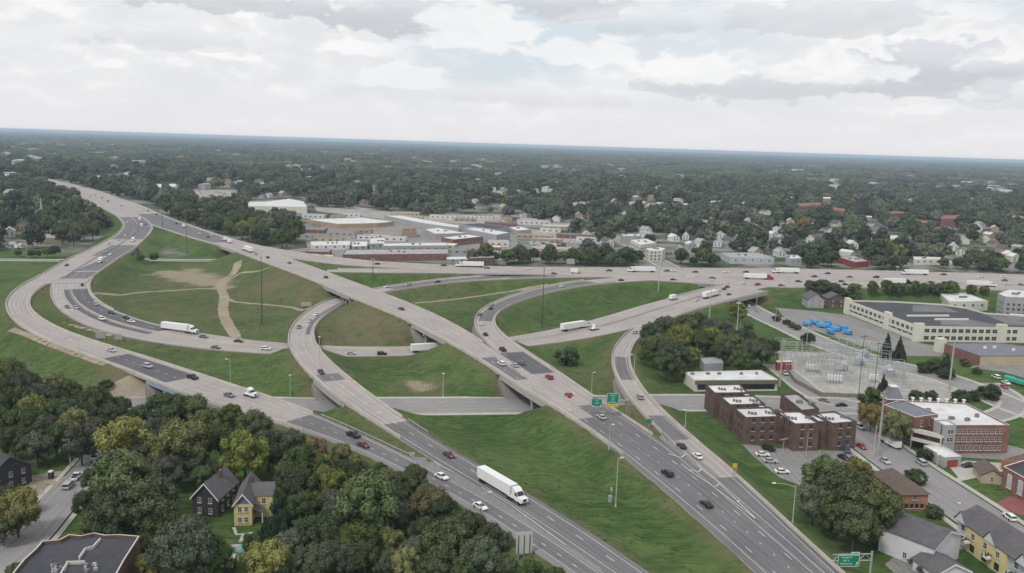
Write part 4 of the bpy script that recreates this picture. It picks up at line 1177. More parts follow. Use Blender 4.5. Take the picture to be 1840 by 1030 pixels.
NEAR = '''15 668 56 d;42 690 58 g;20 722 66 d;76 716 64 d;98 690 50 y;50 757 70 m;112 738 58 d;132 762 64 d;172 722 62 d;197 746 52 d;145 792 70 g;
300 738 80 d;346 736 64 d;225 790 98 y;320 796 100 y;372 762 62 m;396 792 64 d;440 815 88 y;482 802 72 d;455 766 66 m;522 800 64 g;562 812 62 a;612 815 44 y;
545 832 74 m;540 872 74 d;592 872 74 d;662 905 128 m;500 942 84 c;572 962 84 d;640 972 80 d;220 868 128 m;268 905 108 d;158 905 56 d;200 928 88 d;300 846 62 d;
330 988 128 g;384 1004 72 m;742 862 62 d;772 900 72 d;803 922 62 d;842 950 72 d;800 975 100 m;752 992 64 g;690 1012 46 g;730 1010 60 y;862 1002 84 g;905 1022 60 d;955 1030 54 m;1000 1036 40 d;
884 962 52 d;482 1005 84 y;560 1012 72 g;622 1003 62 d;30 915 84 y;4 945 60 m;66 802 60 g;30 1028 40 m;262 978 46 d;275 1015 60 d;100 786 60 d;80 770 56 g;250 745 44 d;
700 945 70 d;720 925 56 g;5 700 50 d;5 760 60 d;170 770 50 g;415 745 44 m;600 930 60 d;780 1024 60 m;520 1024 60 d;830 1022 60 m;60 735 60 d;25 790 56 d;120 705 50 d;155 745 54 d;215 730 40 d;265 815 66 m;285 775 60 g;350 830 56 d;365 855 44 m;400 845 44 d;520 850 60 d;575 840 56 d;625 850 56 d;690 865 54 d;720 890 56 d;545 910 64 d;600 905 56 g;460 975 50 d;520 980 66 d;590 1000 64 g;655 1000 60 d;700 975 60 d;760 955 60 d;820 1000 60 d;340 950 60 d;290 940 70 d;170 945 60 m;180 860 60 d;240 930 60 d;20 895 54 d;640 830 34 d;680 845 34 d;715 862 34 d;755 885 34 d;790 900 34 d;820 925 34 d;905 968 34 d'''
GREEN_LOT = '''1172 600 46 d;1198 590 52 g;1222 606 52 d;1185 622 52 m;1205 634 56 d;1232 586 46 d;1278 607 42 y;1302 590 34 g;1246 637 32 y;1262 612 46 d;1314 622 52 d;1337 611 46 d;
1350 632 52 d;1281 590 42 g;1198 652 50 d;1219 664 36 m;1325 558 36 d;1370 632 42 d;1330 648 42 d;1255 580 40 d;1165 618 34 m;1160 640 26 m;1296 630 42 d;1225 640 40 m;1390 622 26 d'''
FRONT_R = '''1481 857 84 m;1536 852 66 y;1521 890 108 m;1567 910 108 m;1463 901 68 d;1536 940 88 d;1575 857 24 y;1597 944 48 m;1566 720 52 m;1566 746 50 a;1607 764 60 d;1500 930 64 d;1640 752 30 m'''
for blk, ph in ((NEAR, 'wood below the outer ramp'), (GREEN_LOT, 'thicket beside the slender curved ramp'), (FRONT_R, 'planting near the brick apartments')):
    for it in blk.replace('\n', '').split(';'):
        a = it.split()
        cc = a[3]
        if cc == 'd':
            nd = globals().get('ND', 0) + 1; ND = nd
            cc = 'dmdgdydm'[nd % 8]
        tree_px(float(a[0]), float(a[1]), float(a[2]), cc, 'cone' if cc == 'c' else 'round', 1.5 if cc == 'c' else None, True, 'conifer_tree' if cc == 'c' else 'tree', ph)
for (x, y, d, r) in ((1594, 622, 24, 2.0), (1617, 627, 25, 1.8), (1588, 690, 22, 1.6), (1700, 655, 30, 1.4)):
    tree_px(x, y, d, 'c', 'cone', r, True, 'conifer_tree', 'substation edge')
SHRUBS = '''1645 856 42 d;1678 918 36 d;1646 710 28 d;1674 709 26 d;1726 709 32 d;1752 710 26 d;1779 703 42 d;1663 815 32 d;1682 656 36 d;1660 660 30 d;1735 650 22 a;1756 665 18 d;1451 606 28 d;1371 615 26 d;1020 638 48 d;
1414 578 16 d;1424 584 16 d;1432 588 16 d;1396 572 16 d;1700 670 30 d;190 690 26 d;620 690 16 d;1345 585 18 m;1478 516 44 m;1514 527 26 d;1536 537 24 d;1500 516 24 m;1700 540 18 m;1640 1002 26 d;1660 1024 26 d;1610 985 20 d'''
for it in SHRUBS.replace('\n', '').split(';'):
    a = it.split()
    tree_px(float(a[0]), float(a[1]), float(a[2]), a[3], 'bush', 0.75, True, 'shrub', 'verge')

# belts of single trees: photo polyline, count, depth spread (px), size in metres
def belt(pts, n, jy, smin, smax, cols, ph, rz=1.05):
    pts = np.array(pts, float)
    s = np.r_[0, np.cumsum(np.hypot(*np.diff(pts, axis=0).T))]
    k = 0
    for i in range(n * 6):
        if k >= n:
            break
        t = random.uniform(0, s[-1])
        x = np.interp(t, s, pts[:, 0]); y = np.interp(t, s, pts[:, 1]) + random.uniform(-jy, jy)
        if ph == 'strip behind the interstate' and (1285 < x < 1446 or 1496 < x < 1570 or 1150 < x < 1200 or 1640 < x < 1694):
            continue
        q = G(x, y)
        sp_ = random.uniform(smin, smax)
        if any(np.hypot(r.p[:, 0] - q.x, r.p[:, 1] - q.y).min() < r.hw.max() * 0.9 + sp_ * 0.5 for r in ALL):
            continue
        if any((q.x - a)**2 + (q.y - b)**2 < (0.62 * (sp_ / 2 + r_))**2 for (a, b, r_) in TREES):
            continue
        tree_at(q.x, q.y, float(GH(q.x, q.y)) - 0.1, sp_, sp_ * rz * random.uniform(0.9, 1.2), random.choice(cols), 'round', False, 'tree', ph)
        k += 1


belt([(300, 388), (380, 412), (470, 436), (535, 448)], 34, 6, 12, 19, 'ddmmgy', 'belt along the viaduct')
belt([(320, 378), (400, 396), (500, 425), (545, 435)], 22, 8, 12, 19, 'ddmmg', 'belt along the viaduct')
belt([(845, 472), (1000, 474), (1100, 476), (1180, 477)], 34, 3, 8, 14, 'ddmmg', 'strip behind the interstate')
belt([(1180, 477), (1300, 478), (1480, 481), (1700, 484), (1840, 490)], 34, 3, 8, 14, 'ddmmg', 'strip behind the interstate')
belt([(0, 345), (90, 360), (160, 385), (190, 400)], 26, 14, 12, 19, 'ddmmg', 'grove beside the far highway')
belt([(0, 400), (60, 400), (120, 430), (170, 425)], 26, 22, 11, 18, 'ddmmg', 'grove beside the far highway')
belt([(1450, 520), (1520, 534), (1600, 530), (1660, 528), (1780, 528)], 14, 4, 7, 11, 'dmm', 'strip below the interstate')
belt([(20, 462), (60, 464), (280, 470), (320, 466), (360, 468)], 8, 2, 5, 9, 'dm', 'trail side')


# ------------------------------------------------------------------ buildings
M_GLASS = mat('window_glass', (0.028, 0.032, 0.038), 0.2, 0.2, 0.5, 0.6)
M_TRIM = mat('white_trim', (0.68, 0.67, 0.64), 0.7, 0.06, 0.4)
M_LIME = mat('limestone_sill', (0.52, 0.49, 0.44), 0.85, 0.08, 0.5)
M_WROOF = mat('white_roof_membrane', (0.60, 0.595, 0.59), 0.75, 0.20, 0.16)
M_GROOF = mat('grey_roof_membrane', (0.34, 0.335, 0.33), 0.8, 0.24, 0.13)
M_DROOF = mat('tar_roof', (0.060, 0.060, 0.070), 0.85, 0.25, 0.1)
M_SHING = mat('grey_shingles', (0.115, 0.108, 0.115), 0.95, 0.16, 0.6)
M_BSHING = mat('brown_shingles', (0.13, 0.10, 0.085), 0.95, 0.16, 0.6)
M_SLATE = mat('slate_blue_roof', (0.17, 0.175, 0.205), 0.8, 0.12, 0.2)
M_BLACK = mat('dark_coping', (0.03, 0.03, 0.032), 0.7, 0.1, 0.5)
M_UNIT = mat('rooftop_unit', (0.18, 0.18, 0.18), 0.6, 0.2, 0.7)


def brick_mat(name, c, c2):
    m = mat(name, c, 0.95, 0.16, 0.35, 0.15, 0.0, c2)
    t = NT(m.node_tree)
    bs = m.node_tree.nodes['Principled BSDF']
    pos = t.new('ShaderNodeNewGeometry').outputs['Position']
    sp_ = t.new('ShaderNodeSeparateXYZ'); t.l.new(pos, sp_.inputs[0])
    fr = t.math('FRACT', t.math('MULTIPLY', sp_.outputs[2], 1 / 0.45))
    old = bs.inputs['Base Color'].links[0].from_socket
    cl = t.mix(t.math('MULTIPLY', t.math('LESS_THAN', fr, 0.14), 0.35), old, (0.3, 0.27, 0.25, 1))
    t.put(bs.inputs['Base Color'], cl)
    return m


M_BRICKD = brick_mat('dark_brick', (0.095, 0.060, 0.050), (0.138, 0.090, 0.074))
M_BRICKR = brick_mat('red_brick', (0.185, 0.085, 0.072), (0.235, 0.120, 0.102))
M_BRICKO = brick_mat('orange_brick', (0.31, 0.15, 0.09), (0.36, 0.19, 0.12))
M_BRICKT = brick_mat('tan_brick', (0.34, 0.25, 0.18), (0.40, 0.30, 0.22))
M_CREAM = mat('cream_paint', (0.60, 0.585, 0.50), 0.85, 0.08, 0.15)
M_WHITEW = mat('white_siding', (0.60, 0.60, 0.62), 0.8, 0.06, 0.3)
M_YELLOWW = mat('yellow_siding', (0.60, 0.50, 0.25), 0.8, 0.06, 0.3)
M_GREYW = mat('grey_wall', (0.34, 0.34, 0.35), 0.85, 0.10, 0.2)
M_BLUEGREYW = mat('blue_grey_wall', (0.42, 0.44, 0.48), 0.85, 0.08, 0.2)
M_PURPLE = mat('purple_siding', (0.155, 0.14, 0.24), 0.85, 0.08, 0.4)
M_DARKW = mat('dark_siding', (0.045, 0.043, 0.05), 0.85, 0.12, 0.4)
M_REDW = mat('red_painted_wall', (0.27, 0.055, 0.05), 0.85, 0.12, 0.2)
M_OLIVE = mat('olive_fascia', (0.13, 0.145, 0.095), 0.85, 0.1, 0.3)
M_TAN = mat('tan_wall', (0.42, 0.36, 0.25), 0.85, 0.1, 0.2)
M_TEAL = mat('teal_copper', (0.19, 0.33, 0.31), 0.6, 0.15, 0.8)
M_REDPAVE = mat('red_brick_paving', (0.24, 0.09, 0.085), 0.95, 0.12, 0.4)
M_BLUE = mat('blue_tarpaulin', (0.07, 0.27, 0.52), 0.7, 0.45, 0.5)
M_GREENC = mat('green_tarpaulin', (0.05, 0.33, 0.24), 0.6, 0.15, 0.6)
def in_box(q, f, m):
    return min(p[0] for p in f) - m < q.x < max(p[0] for p in f) + m and min(p[1] for p in f) - m < q.y < max(p[1] for p in f) + m


FOOT = []           # building outlines for keeping trees away


class Bld:
    def __init__(s, name, label, cat, at, group=None):
        s.root = empty(name, at)
        s.o = -Vector(at)
        tag(s.root, label, cat, group)

    def add(s, b, name, m, parent=None):
        return b.build(name, m, parent or s.root, s.o if parent is None else None)

    def block(s, poly, z0, z1, wall, roof, para=0.7, coping=None, name='wall'):
        """walls with a parapet, roof sheet behind it"""
        poly = [(p[0], p[1]) for p in poly]
        n = len(poly)
        if sum(poly[k][0] * poly[(k + 1) % n][1] - poly[(k + 1) % n][0] * poly[k][1] for k in range(n)) < 0:
            poly = poly[::-1]
        FOOT.append(poly)
        # inner outline
        inn = []
        t = 0.35
        for k in range(n):
            a, b, c = Vector(poly[k - 1]), Vector(poly[k]), Vector(poly[(k + 1) % n])
            e1, e2 = (b - a).normalized(), (c - b).normalized()
            n1, n2 = Vector((-e1.y, e1.x)), Vector((-e2.y, e2.x))
            d = n1 + n2
            d = d / max(0.35, d.dot(n1))
            inn.append(tuple(b + d * t))
        w = MB()
        for k in range(n):
            k2 = (k + 1) % n
            w.face([(*poly[k], z0), (*poly[k2], z0), (*poly[k2], z1), (*poly[k], z1)])
            w.face([(*inn[k2], z1 - para), (*inn[k], z1 - para), (*inn[k], z1), (*inn[k2], z1)])
        wo = s.add(w, name, wall)
        c = MB()
        for k in range(n):
            k2 = (k + 1) % n
            c.face([(*poly[k], z1 + 0.0), (*poly[k2], z1 + 0.0), (*inn[k2], z1 + 0.0), (*inn[k], z1 + 0.0)])
        s.add(c, 'coping', coping or wall)
        r = MB(); r.face([(*p, z1 - para) for p in inn])
        ro = s.add(r, 'roof', roof)
        return wo, ro

    def windows(s, a, b, zs, n, w, h, inset=0.8, frame=M_TRIM, name='window', arch=False, sill=True, skip=(), glass=None):
        """n windows on each level along the outer wall foot a -> b (outside on the right hand)"""
        a, b = Vector((a[0], a[1])), Vector((b[0], b[1]))
        L = (b - a).length
        t = (b - a) / L
        nrm = Vector((t.y, -t.x))
        key = ('win', w, h, frame.name, arch, sill, glass.name if glass else '')
        if key not in MATS:
            q = MB()
            q.box((0, 0.0, 0), (w + 0.16, 0.10, h + 0.08), 0)
            q.box((0, -0.045, 0.08), (w, 0.06, h - 0.06), 1)
            q.box((0, -0.06, h * 0.5), (w, 0.05, 0.07), 0)
            q.box((0, -0.061, 0.08), (0.06, 0.05, h - 0.08), 0)
            if sill:
                q.box((0, -0.10, -0.16), (w + 0.3, 0.25, 0.16), 2)
            if arch:
                for k in range(5):
                    an = math.pi * (k + 0.5) / 5
                    q.box((math.cos(an) * w * 0.4, 0, h + 0.02 + math.sin(an) * w * 0.22), (w * 0.33, 0.09, 0.2), 0)
            MATS[key] = q.mesh('window', [frame, glass or M_GLASS, M_LIME])
        rz = math.atan2(t.y, t.x)
        for z in zs:
            for k in range(n):
                if (k, z) in skip:
                    continue
                d = inset + (L - 2 * inset) * (k + 0.5) / n
                p = a + t * d + nrm * 0.03
                link_mesh(name, MATS[key], s.root, (p.x + s.o.x, p.y + s.o.y, z + s.o.z), rz)

    def units(s, spots, z, size=(1.2, 0.9, 0.8), m=None):
        for k, (x, y) in enumerate(spots):
            b = MB()
            b.box((x, y, z), size, 0, 0.3 * k)
            b.box((x, y, z + size[2]), (size[0] * 0.6, size[1] * 0.6, 0.15), 0, 0.3 * k)
            s.add(b, 'rooftop_unit', m or M_UNIT)


def px_poly(pts, z):
    return [U(x, y, z) for (x, y) in pts]


def centre(poly):
    return Vector((sum(p[0] for p in poly) / len(poly), sum(p[1] for p in poly) / len(poly), 0.0))


def flat_building(name, label, cat, roof_px, h, wall, roof, para=0.6, coping=None, group=None):
    P = px_poly(roof_px, h)
    b = Bld(name, label, cat, centre(P), group)
    n = len(P)
    c = [(p.x, p.y) for p in P]
    if sum(c[k][0] * c[(k + 1) % n][1] - c[(k + 1) % n][0] * c[k][1] for k in range(n)) < 0:
        c = c[::-1]
    b.poly = c
    b.h = h
    b.block(c, -0.2, h, wall, roof, para, coping)
    return b


def fronts(b):
    """edges of a building outline that face the camera, left to right as seen"""
    out = []
    n = len(b.poly)
    for k in range(n):
        a, c = Vector(b.poly[k]), Vector(b.poly[(k + 1) % n])
        t = (c - a).normalized(); nr = Vector((t.y, -t.x))
        m = (a + c) / 2
        if nr.dot(-m) > 0.15 * m.length and (c - a).length > 3:
            out.append((a, c))
    return out


# --- dark brick apartment complex
HB = top_z(U(1337, 799), 750)
wings = [[(1268, 690.6), (1329, 689), (1344, 705), (1284, 706)], [(1294, 712), (1354, 710), (1375, 725.5), (1311.7, 727)],
         [(1319, 732.6), (1383, 731), (1403, 748), (1339.7, 750)], [(1400, 740), (1441, 737), (1473, 760.5), (1428, 761.4)],
         [(1468, 739.5), (1514.5, 738.7), (1540, 757), (1497, 760.5)]]
apt = Bld('apartment_building', 'dark brick three storey apartment complex of stepped wings with white roofs', 'apartment', U(1400, 790))
for wi, wg in enumerate(wings):
    P = px_poly(wg, HB)
    back_l, back_r, front_r, front_l = P
    # square the wing from its front edge
    t = (front_r - front_l); L = t.length; t.normalize()
    nrm = Vector((-t.y, t.x, 0))
    dep = ((back_l - front_l).dot(nrm) + (back_r - front_r).dot(nrm)) / 2
    sh = 0.0
    poly = [front_l, front_r, front_r + nrm * dep + t * sh, front_l + nrm * dep + t * sh]
    if wi < 3:      # these wings are seen along their left side: keep the true skew
        poly = [front_l, front_r, back_r, back_l]
    pc = [(p.x, p.y) for p in poly]
    apt.block(pc, -0.2, HB, M_BRICKD, M_WROOF, 0.55, M_BLACK)
    zs = [1.6, 1.6 + HB / 3.15, 1.6 + 2 * HB / 3.15]
    apt.windows(pc[0], pc[1], zs, 2 if wi > 2 else 3, 1.05, 1.5, 1.4, M_BRICKD, arch=wi > 2)
    apt.windows(pc[3], pc[0], zs, 3, 0.9, 1.4, 1.4, M_BRICKD, sill=False)
    c = centre(pc)
    for k in (-1, 1):
        apt.units([(c.x + t.x * 3.2 * k, c.y + t.y * 3.2 * k), (c.x + t.x * 3.2 * k + 0.9, c.y + t.y * 3.2 * k - 0.8), (c.x + t.x * 3.2 * k + 2.0, c.y + t.y * 3.2 * k - 1.0)], HB - 0.52, (0.7, 0.7, 0.8))
for (qa, hh) in ((((1330, 700), (1340, 700), (1352, 712), (1338, 712)), HB - 0.4), (((1352, 724), (1366, 723), (1382, 733), (1368, 734)), HB - 0.4),
                 (((1390, 741), (1406, 740), (1416, 750), (1400, 751)), HB - 0.3), (((1452, 745), (1474, 744), (1490, 757), (1470, 757)), HB - 0.3)):
    apt.block([(p.x, p.y) for p in px_poly(qa, hh)], -0.2, hh, M_BRICKD, M_WROOF, 0.4, M_BLACK)
zz = U(1395, 742, HB)
ch = MB(); ch.box((zz.x, zz.y, HB - 1), (1.1, 1.1, 2.2)); apt.add(ch, 'chimney', M_BRICKD)

b = flat_building('annex_building', 'dark roofed low block with wavy parapet behind the apartments', 'building', [(1403, 707), (1434, 705), (1472, 734), (1440, 737)], 6, M_BRICKD, M_GROOF, 0.9, M_BLACK)
b.units([(centre(b.poly).x, centre(b.poly).y), (centre(b.poly).x + 4, centre(b.poly).y - 2)], 4.8, (2.2, 1.6, 1.4))
# --- long low building with white roof
b = flat_building('office_building', 'long low building with bright white roof and cream end wall', 'building', [(1229.6, 668.5), (1367, 665), (1398, 682), (1249, 683)], 5, M_CREAM, M_WROOF, 0.4, M_TRIM)
a0, a1 = b.poly[0], b.poly[1]
fr = max(fronts(b), key=lambda e: (e[1] - e[0]).length)
t = (fr[1] - fr[0]).normalized(); nr = Vector((t.y, -t.x))
q = MB(); m_ = (fr[0] + fr[1]) / 2 + nr * 0.6
q.box((m_.x, m_.y, 3.4), ((fr[1] - fr[0]).length, 1.2, 1.5), 0, math.atan2(t.y, t.x)); b.add(q, 'fascia', M_OLIVE)
b.windows(fr[0], fr[1], [0.8], 14, 2.6, 2.2, 1.5, M_BLACK, sill=False)
cc = centre(b.poly)
b.units([(cc.x + t.x * k, cc.y + t.y * k + 3) for k in (-16, -9, -4, 6, 13)], 4.6, (1.6, 1.0, 0.8))

flat_building('small_office', 'small pale roofed building half hidden in the thicket', 'building', [(1258, 643), (1293, 641), (1300, 652), (1266, 654)], 4.5, M_GREYW, M_GROOF, 0.3)
# --- red brick building with mansard tower
rb = Bld('brick_building', 'red brick former school with white roof, mansard tower and grey stair block', 'building', U(1710, 800))
HR = top_z(U(1760, 815), 764)
P = [(p.x, p.y) for p in px_poly([(1623, 719), (1735, 723.7), (1815.5, 764), (1693, 764), (1676, 752)], HR)]
rb.block(P, -0.2, HR, M_BRICKR, M_WROOF, 0.5, M_LIME)
rb.windows(P[3], P[2], [1.2, HR * 0.42, HR * 0.70], 12, 0.9, 1.6, 2.2, M_TRIM, arch=False)
PW = [(p.x, p.y) for p in px_poly([(1588, 727), (1622, 718), (1686, 744), (1645, 750)], HR + 0.8)]
rb.block(PW, -0.2, HR + 0.8, M_BRICKR, M_SLATE, 0.3, M_TRIM)
rb.windows(PW[0], PW[3], [1.2, HR * 0.40, HR * 0.72], 8, 1.0, 2.0, 1.5, M_TRIM)
rb.windows(PW[3], PW[2], [HR * 0.72], 2, 1.0, 2.0, 1.5, M_TRIM)
PG = [(p.x, p.y) for p in px_poly([(1681, 755), (1700, 753), (1719, 763.5), (1699, 765)], HR + 0.3)]
PG = [PG[3], PG[2], (PG[2][0], PG[2][1] + 6), (PG[3][0] - 1, PG[3][1] + 6)]
rb.block(PG, -0.2, HR + 0.3, M_GREYW, M_WROOF, 0.4, M_GREYW)
rb.windows(PG[0], PG[1], [HR * 0.45, HR * 0.72], 2, 1.1, 1.5, 1.0, M_TRIM)
# balconies
f0 = Vector((PW[3][0], PW[3][1], 0)); f1 = Vector((PG[0][0], PG[0][1], 0))
for z in (HR * 0.33, HR * 0.62):
    q = MB()
    d = (f1 - f0); L = d.length; an = math.atan2(d.y, d.x); c = (f0 + f1) / 2
    q.box((c.x, c.y, z), (L, 5.0, 0.25), 0, an)
    nv = Vector((d.y, -d.x, 0)).normalized() * 2.4
    q.box((c.x + nv.x, c.y + nv.y, z + 0.25), (L, 0.15, 1.0), 0, an)
    for k in (0.02, 0.98):
        pp = f0 + d * k + nv
        q.box((pp.x, pp.y, 0), (0.35, 0.35, z), 0, an)
    rb.add(q, 'balcony', M_LIME)
c0 = U(1603, 716, HR + 0.8)
q = MB(); q.box((c0.x, c0.y, HR * 0.6), (5.2, 5.2, HR * 0.4 + 1.2)); rb.add(q, 'tower', M_BRICKR)
q = MB(); q.box((c0.x, c0.y, HR + 1.2), (5.8, 5.8, 4.2), 0, 0, (0.45, 0.45)); tr = rb.add(q, 'mansard_roof', M_SLATE)
q = MB(); q.box((c0.x, c0.y, HR + 1.0), (6.2, 6.2, 0.35)); rb.add(q, 'cornice', M_TRIM)
q = MB(); q.box((c0.x, c0.y, HR + 5.4), (2.9, 2.9, 0.3)); rb.add(q, 'cornice', M_TRIM)
e0, e1 = Vector(P[0]), Vector(P[1])
for k in range(7):
    p = e0 + (e1 - e0) * (0.15 + 0.82 * k / 6)
    q = MB(); q.box((p.x, p.y, HR - 0.4), (0.7, 0.7, 1.3)); q.box((p.x, p.y, HR + 0.9), (1.3, 1.1, 0.35), 0, 0, (0.7, 0.7))
    rb.add(q, 'roof_vent', M_TRIM)
cc = centre(P)
rb.units([(cc.x - 6, cc.y + 4), (cc.x - 2, cc.y - 5), (cc.x + 3, cc.y - 6), (cc.x + 9, cc.y - 1)], HR - 0.5, (1.8, 1.2, 1.0))
gar = flat_building('garage', 'low garage with white roof and red door beside the brick building', 'garage', [(1660, 800), (1692, 799), (1728, 820), (1697, 822)], 3.6, M_GREYW, M_WROOF, 0.2, M_TRIM)
e = max(fronts(gar), key=lambda e: -abs((e[1] - e[0]).y))
d = (e[1] - e[0]); m_ = (e[0] + e[1]) / 2; t = d.normalized(); nr = Vector((t.y, -t.x))
q = MB(); q.box((m_.x + nr.x * .05, m_.y + nr.y * .05, 0), (d.length * 0.6, 0.12, 2.5), 0, math.atan2(t.y, t.x)); gar.add(q, 'garage_door', M_REDW)

# --- long cream factory
HC = top_z(U(1652, 614), 586)
cf = flat_building('factory', 'long cream two storey factory with black roof and white end pavilion', 'factory',
                   [(1521.6, 539), (1651, 586), (1840, 588.5), (1925, 590), (1925, 572), (1770, 562), (1735, 552), (1690, 546), (1610, 541.5)], HC, M_CREAM, M_DROOF, 0.9, M_TRIM)
pc = [U(1521.6, 539, HC), U(1651, 586, HC), U(1840, 588.5, HC)]
cf.windows(pc[0], pc[1], [HC * 0.56], 15, 3.0, 2.0, 3, M_TRIM, sill=False)
cf.windows(pc[0], pc[1], [HC * 0.28], 12, 5.0, 0.8, 3, M_BLACK, sill=False)
cf.windows(pc[1], pc[2], [HC * 0.60, HC * 0.14], 14, 2.6, 2.0, 3, M_CREAM, sill=False)
for (x, y) in ((1524, 540), (1596, 565.5), (1651, 585.5), (1800, 587.5)):
    p = U(x, y, HC)
    q = MB(); q.box((p.x, p.y, -0.2), (5.5, 2.2, HC + 1.7), 0, math.atan2((pc[1] - pc[0]).y, (pc[1] - pc[0]).x) if x < 1640 else 0.02); cf.add(q, 'pier', M_CREAM)
for (xa, ya, xb, yb) in ((1630, 566, 1705, 566), (1680, 572.5, 1740, 572.5)):
    pa, pb = U(xa, ya, HC), U(xb, yb, HC)
    q = MB(); m_ = (pa + pb) / 2; q.box((m_.x, m_.y, HC - 0.9), ((pb - pa).length, 1.0, 0.9), 0, math.atan2((pb - pa).y, (pb - pa).x)); cf.add(q, 'roof_divider', M_TRIM)
for pts_ in ([(1690, 574), (1742, 574), (1800, 586), (1690, 585)], [(1770, 565), (1900, 574), (1900, 586), (1815, 585)], [(1640, 548), (1690, 548.5), (1722, 561), (1640, 560)]):
    q = MB(); q.face([(p.x, p.y, HC - 0.86) for p in px_poly(pts_, HC - 0.86)][::-1]); cf.add(q, 'roof_section', mat('weathered_roof', (0.15, 0.15, 0.15), 0.9, 0.3, 0.08))
b = flat_building('warehouse', 'low brick warehouse with slate blue roof and tan side wall', 'warehouse', [(1695, 616), (1795, 616), (1870, 625), (1870, 639), (1761, 639.5)], 5.0, M_BRICKR, M_SLATE, 0.25, M_SLATE)
for k, e in enumerate(fronts(b)):
    d = e[1] - e[0]; t = d.normalized(); nr = Vector((t.y, -t.x)); m_ = (e[0] + e[1]) / 2
    if k == 0 or PJ((e[0].x, e[0].y, 0))[0] < 1700:
        q = MB(); q.box((m_.x + nr.x * .06, m_.y + nr.y * .06, 0), (d.length - 0.5, 0.1, 4.6), 0, math.atan2(t.y, t.x)); b.add(q, 'side_wall', M_TAN)
        break
cc = centre(b.poly)
b.units([(cc.x - 8, cc.y), (cc.x - 2, cc.y + 2), (cc.x + 5, cc.y - 3)], 4.8, (1.4, 1.1, 1.1), M_TRIM)
tw = U(1688, 632); q = Bld('stair_tower', 'small cream tower standing at the corner of the blue roofed warehouse', 'tower', tw)
q.block([(tw.x - 2.2, tw.y - 2), (tw.x + 2.2, tw.y - 2), (tw.x + 2.2, tw.y + 2), (tw.x - 2.2, tw.y + 2)], -0.2, 7.2, M_CREAM, M_TRIM, 0.3)

# --- houses with pitched roofs
def gable_house(name, label, fl, fr, depth, eave, ridge, wall, roof, cat='house', gable=None, win=(2, 2), over=0.45, z0=None, trim=True, door=True, chim=False, side=3, group=None):
    """fl, fr: photo feet of the gabled front; ridge runs away from it"""
    A, B = U(*fl), U(*fr)
    t = (B - A); w = t.length; t.normalize()
    n = Vector((-t.y, t.x, 0))
    b = Bld(name, label, cat, A + t * w / 2 + n * depth / 2, group)
    C, D = B + n * depth, A + n * depth
    FOOT.append([(p.x, p.y) for p in (A, B, C, D)])
    up = lambda p, z: (p.x, p.y, z)
    q = MB()
    for (p0, p1) in ((A, B), (B, C), (C, D), (D, A)):
        q.face([up(p0, -0.2), up(p1, -0.2), up(p1, eave), up(p0, eave)])
    b.add(q, 'wall', wall)
    mf, mb = (A + B) / 2, (C + D) / 2
    q = MB(); q.face([up(A, eave), up(B, eave), up(mf, ridge)]); b.add(q, 'gable', gable or wall)
    q = MB(); q.face([up(C, eave), up(D, eave), up(mb, ridge)]); b.add(q, 'gable', gable or wall)
    sl = (ridge - eave) / (w / 2)
    th = 0.22
    for (e0, e1, sg) in ((A, D, -1), (B, C, 1)):
        o = t * sg * over
        p0, p1 = e0 + o - n * over, e1 + o + n * over
        r0, r1 = mf - n * over, mb + n * over
        zl = eave - over * sl + 0.06
        q = MB()
        top = [up(p0, zl + th), up(p1, zl + th), up(r1, ridge + th + 0.06), up(r0, ridge + th + 0.06)]
        bot = [up(p0, zl), up(p1, zl), up(r1, ridge + 0.06), up(r0, ridge + 0.06)]
        if sg > 0:
            q.face(top); q.face(bot[::-1])
        else:
            q.face(top[::-1]); q.face(bot)
        for k in range(4):
            q.face([bot[k], bot[(k + 1) % 4], top[(k + 1) % 4], top[k]])
        b.add(q, 'roof', roof)
        if trim:
            q = MB()
            dirv = (Vector(up(r0, ridge)) - Vector(up(p0, zl)))
            for k in range(1):
                s0, s1 = Vector(up(p0, zl + 0.02)) - n * 0.08, Vector(up(r0, ridge + 0.08)) - n * 0.08
                q.face([s0 - Vector((0, 0, 0.3)), s1 - Vector((0, 0, 0.3)), s1 + Vector((0, 0, th)), s0 + Vector((0, 0, th))])
            b.add(q, 'barge_board', M_TRIM)
    nw, nl = win
    zs = [0.9 + k * 2.9 for k in range(nl)]
    b.windows(A, B, zs, nw, 0.8, 1.35, 0.6, M_TRIM)
    if side:
        b.windows(B, C, zs, side, 0.9, 1.4, 1.0, M_TRIM)
        b.windows(D, A, zs, side, 0.9, 1.4, 1.0, M_TRIM)
    if chim:
        p = mf + n * depth * 0.6
        q = MB(); q.box((p.x + t.x, p.y + t.y, ridge - 1), (0.8, 0.8, 2.2)); b.add(q, 'chimney', M_BRICKD)
    b.frame = (A, B, C, D, t, n)
    return b


yh = gable_house('house', 'yellow two storey house with purple gable and grey roof amid the wood', (421, 945), (453, 944), 15, 5.9, 8.6, M_YELLOWW, M_SHING, gable=M_PURPLE, chim=True)
A, B, C, D, t, n = yh.frame
q = MB()
wa, wb = B + n * 5, B + n * 5 + t * 4.6
poly = [wa, wb, wb + n * 8, wa + n * 8]
q.prism([(p.x, p.y) for p in poly], -0.2, 5.9); yh.add(q, 'wing', M_YELLOWW)
yh.windows(wa, wb, [3.8], 1, 0.9, 1.5, 0.8, M_TRIM)
q = MB(); m0 = wa + n * 4; m1 = m0 + t * 4.6
q.face([(wa.x - t.x, wa.y - t.y - 0.3, 5.95), (wb.x + t.x * .4, wb.y + t.y * .4 - 0.3, 5.95), (m1.x + t.x * .4, m1.y + t.y * .4, 8.3), (m0.x - t.x * 3, m0.y - t.y * 3, 8.3)])
b2, b3 = wb + n * 8.3, wa + n * 8.3
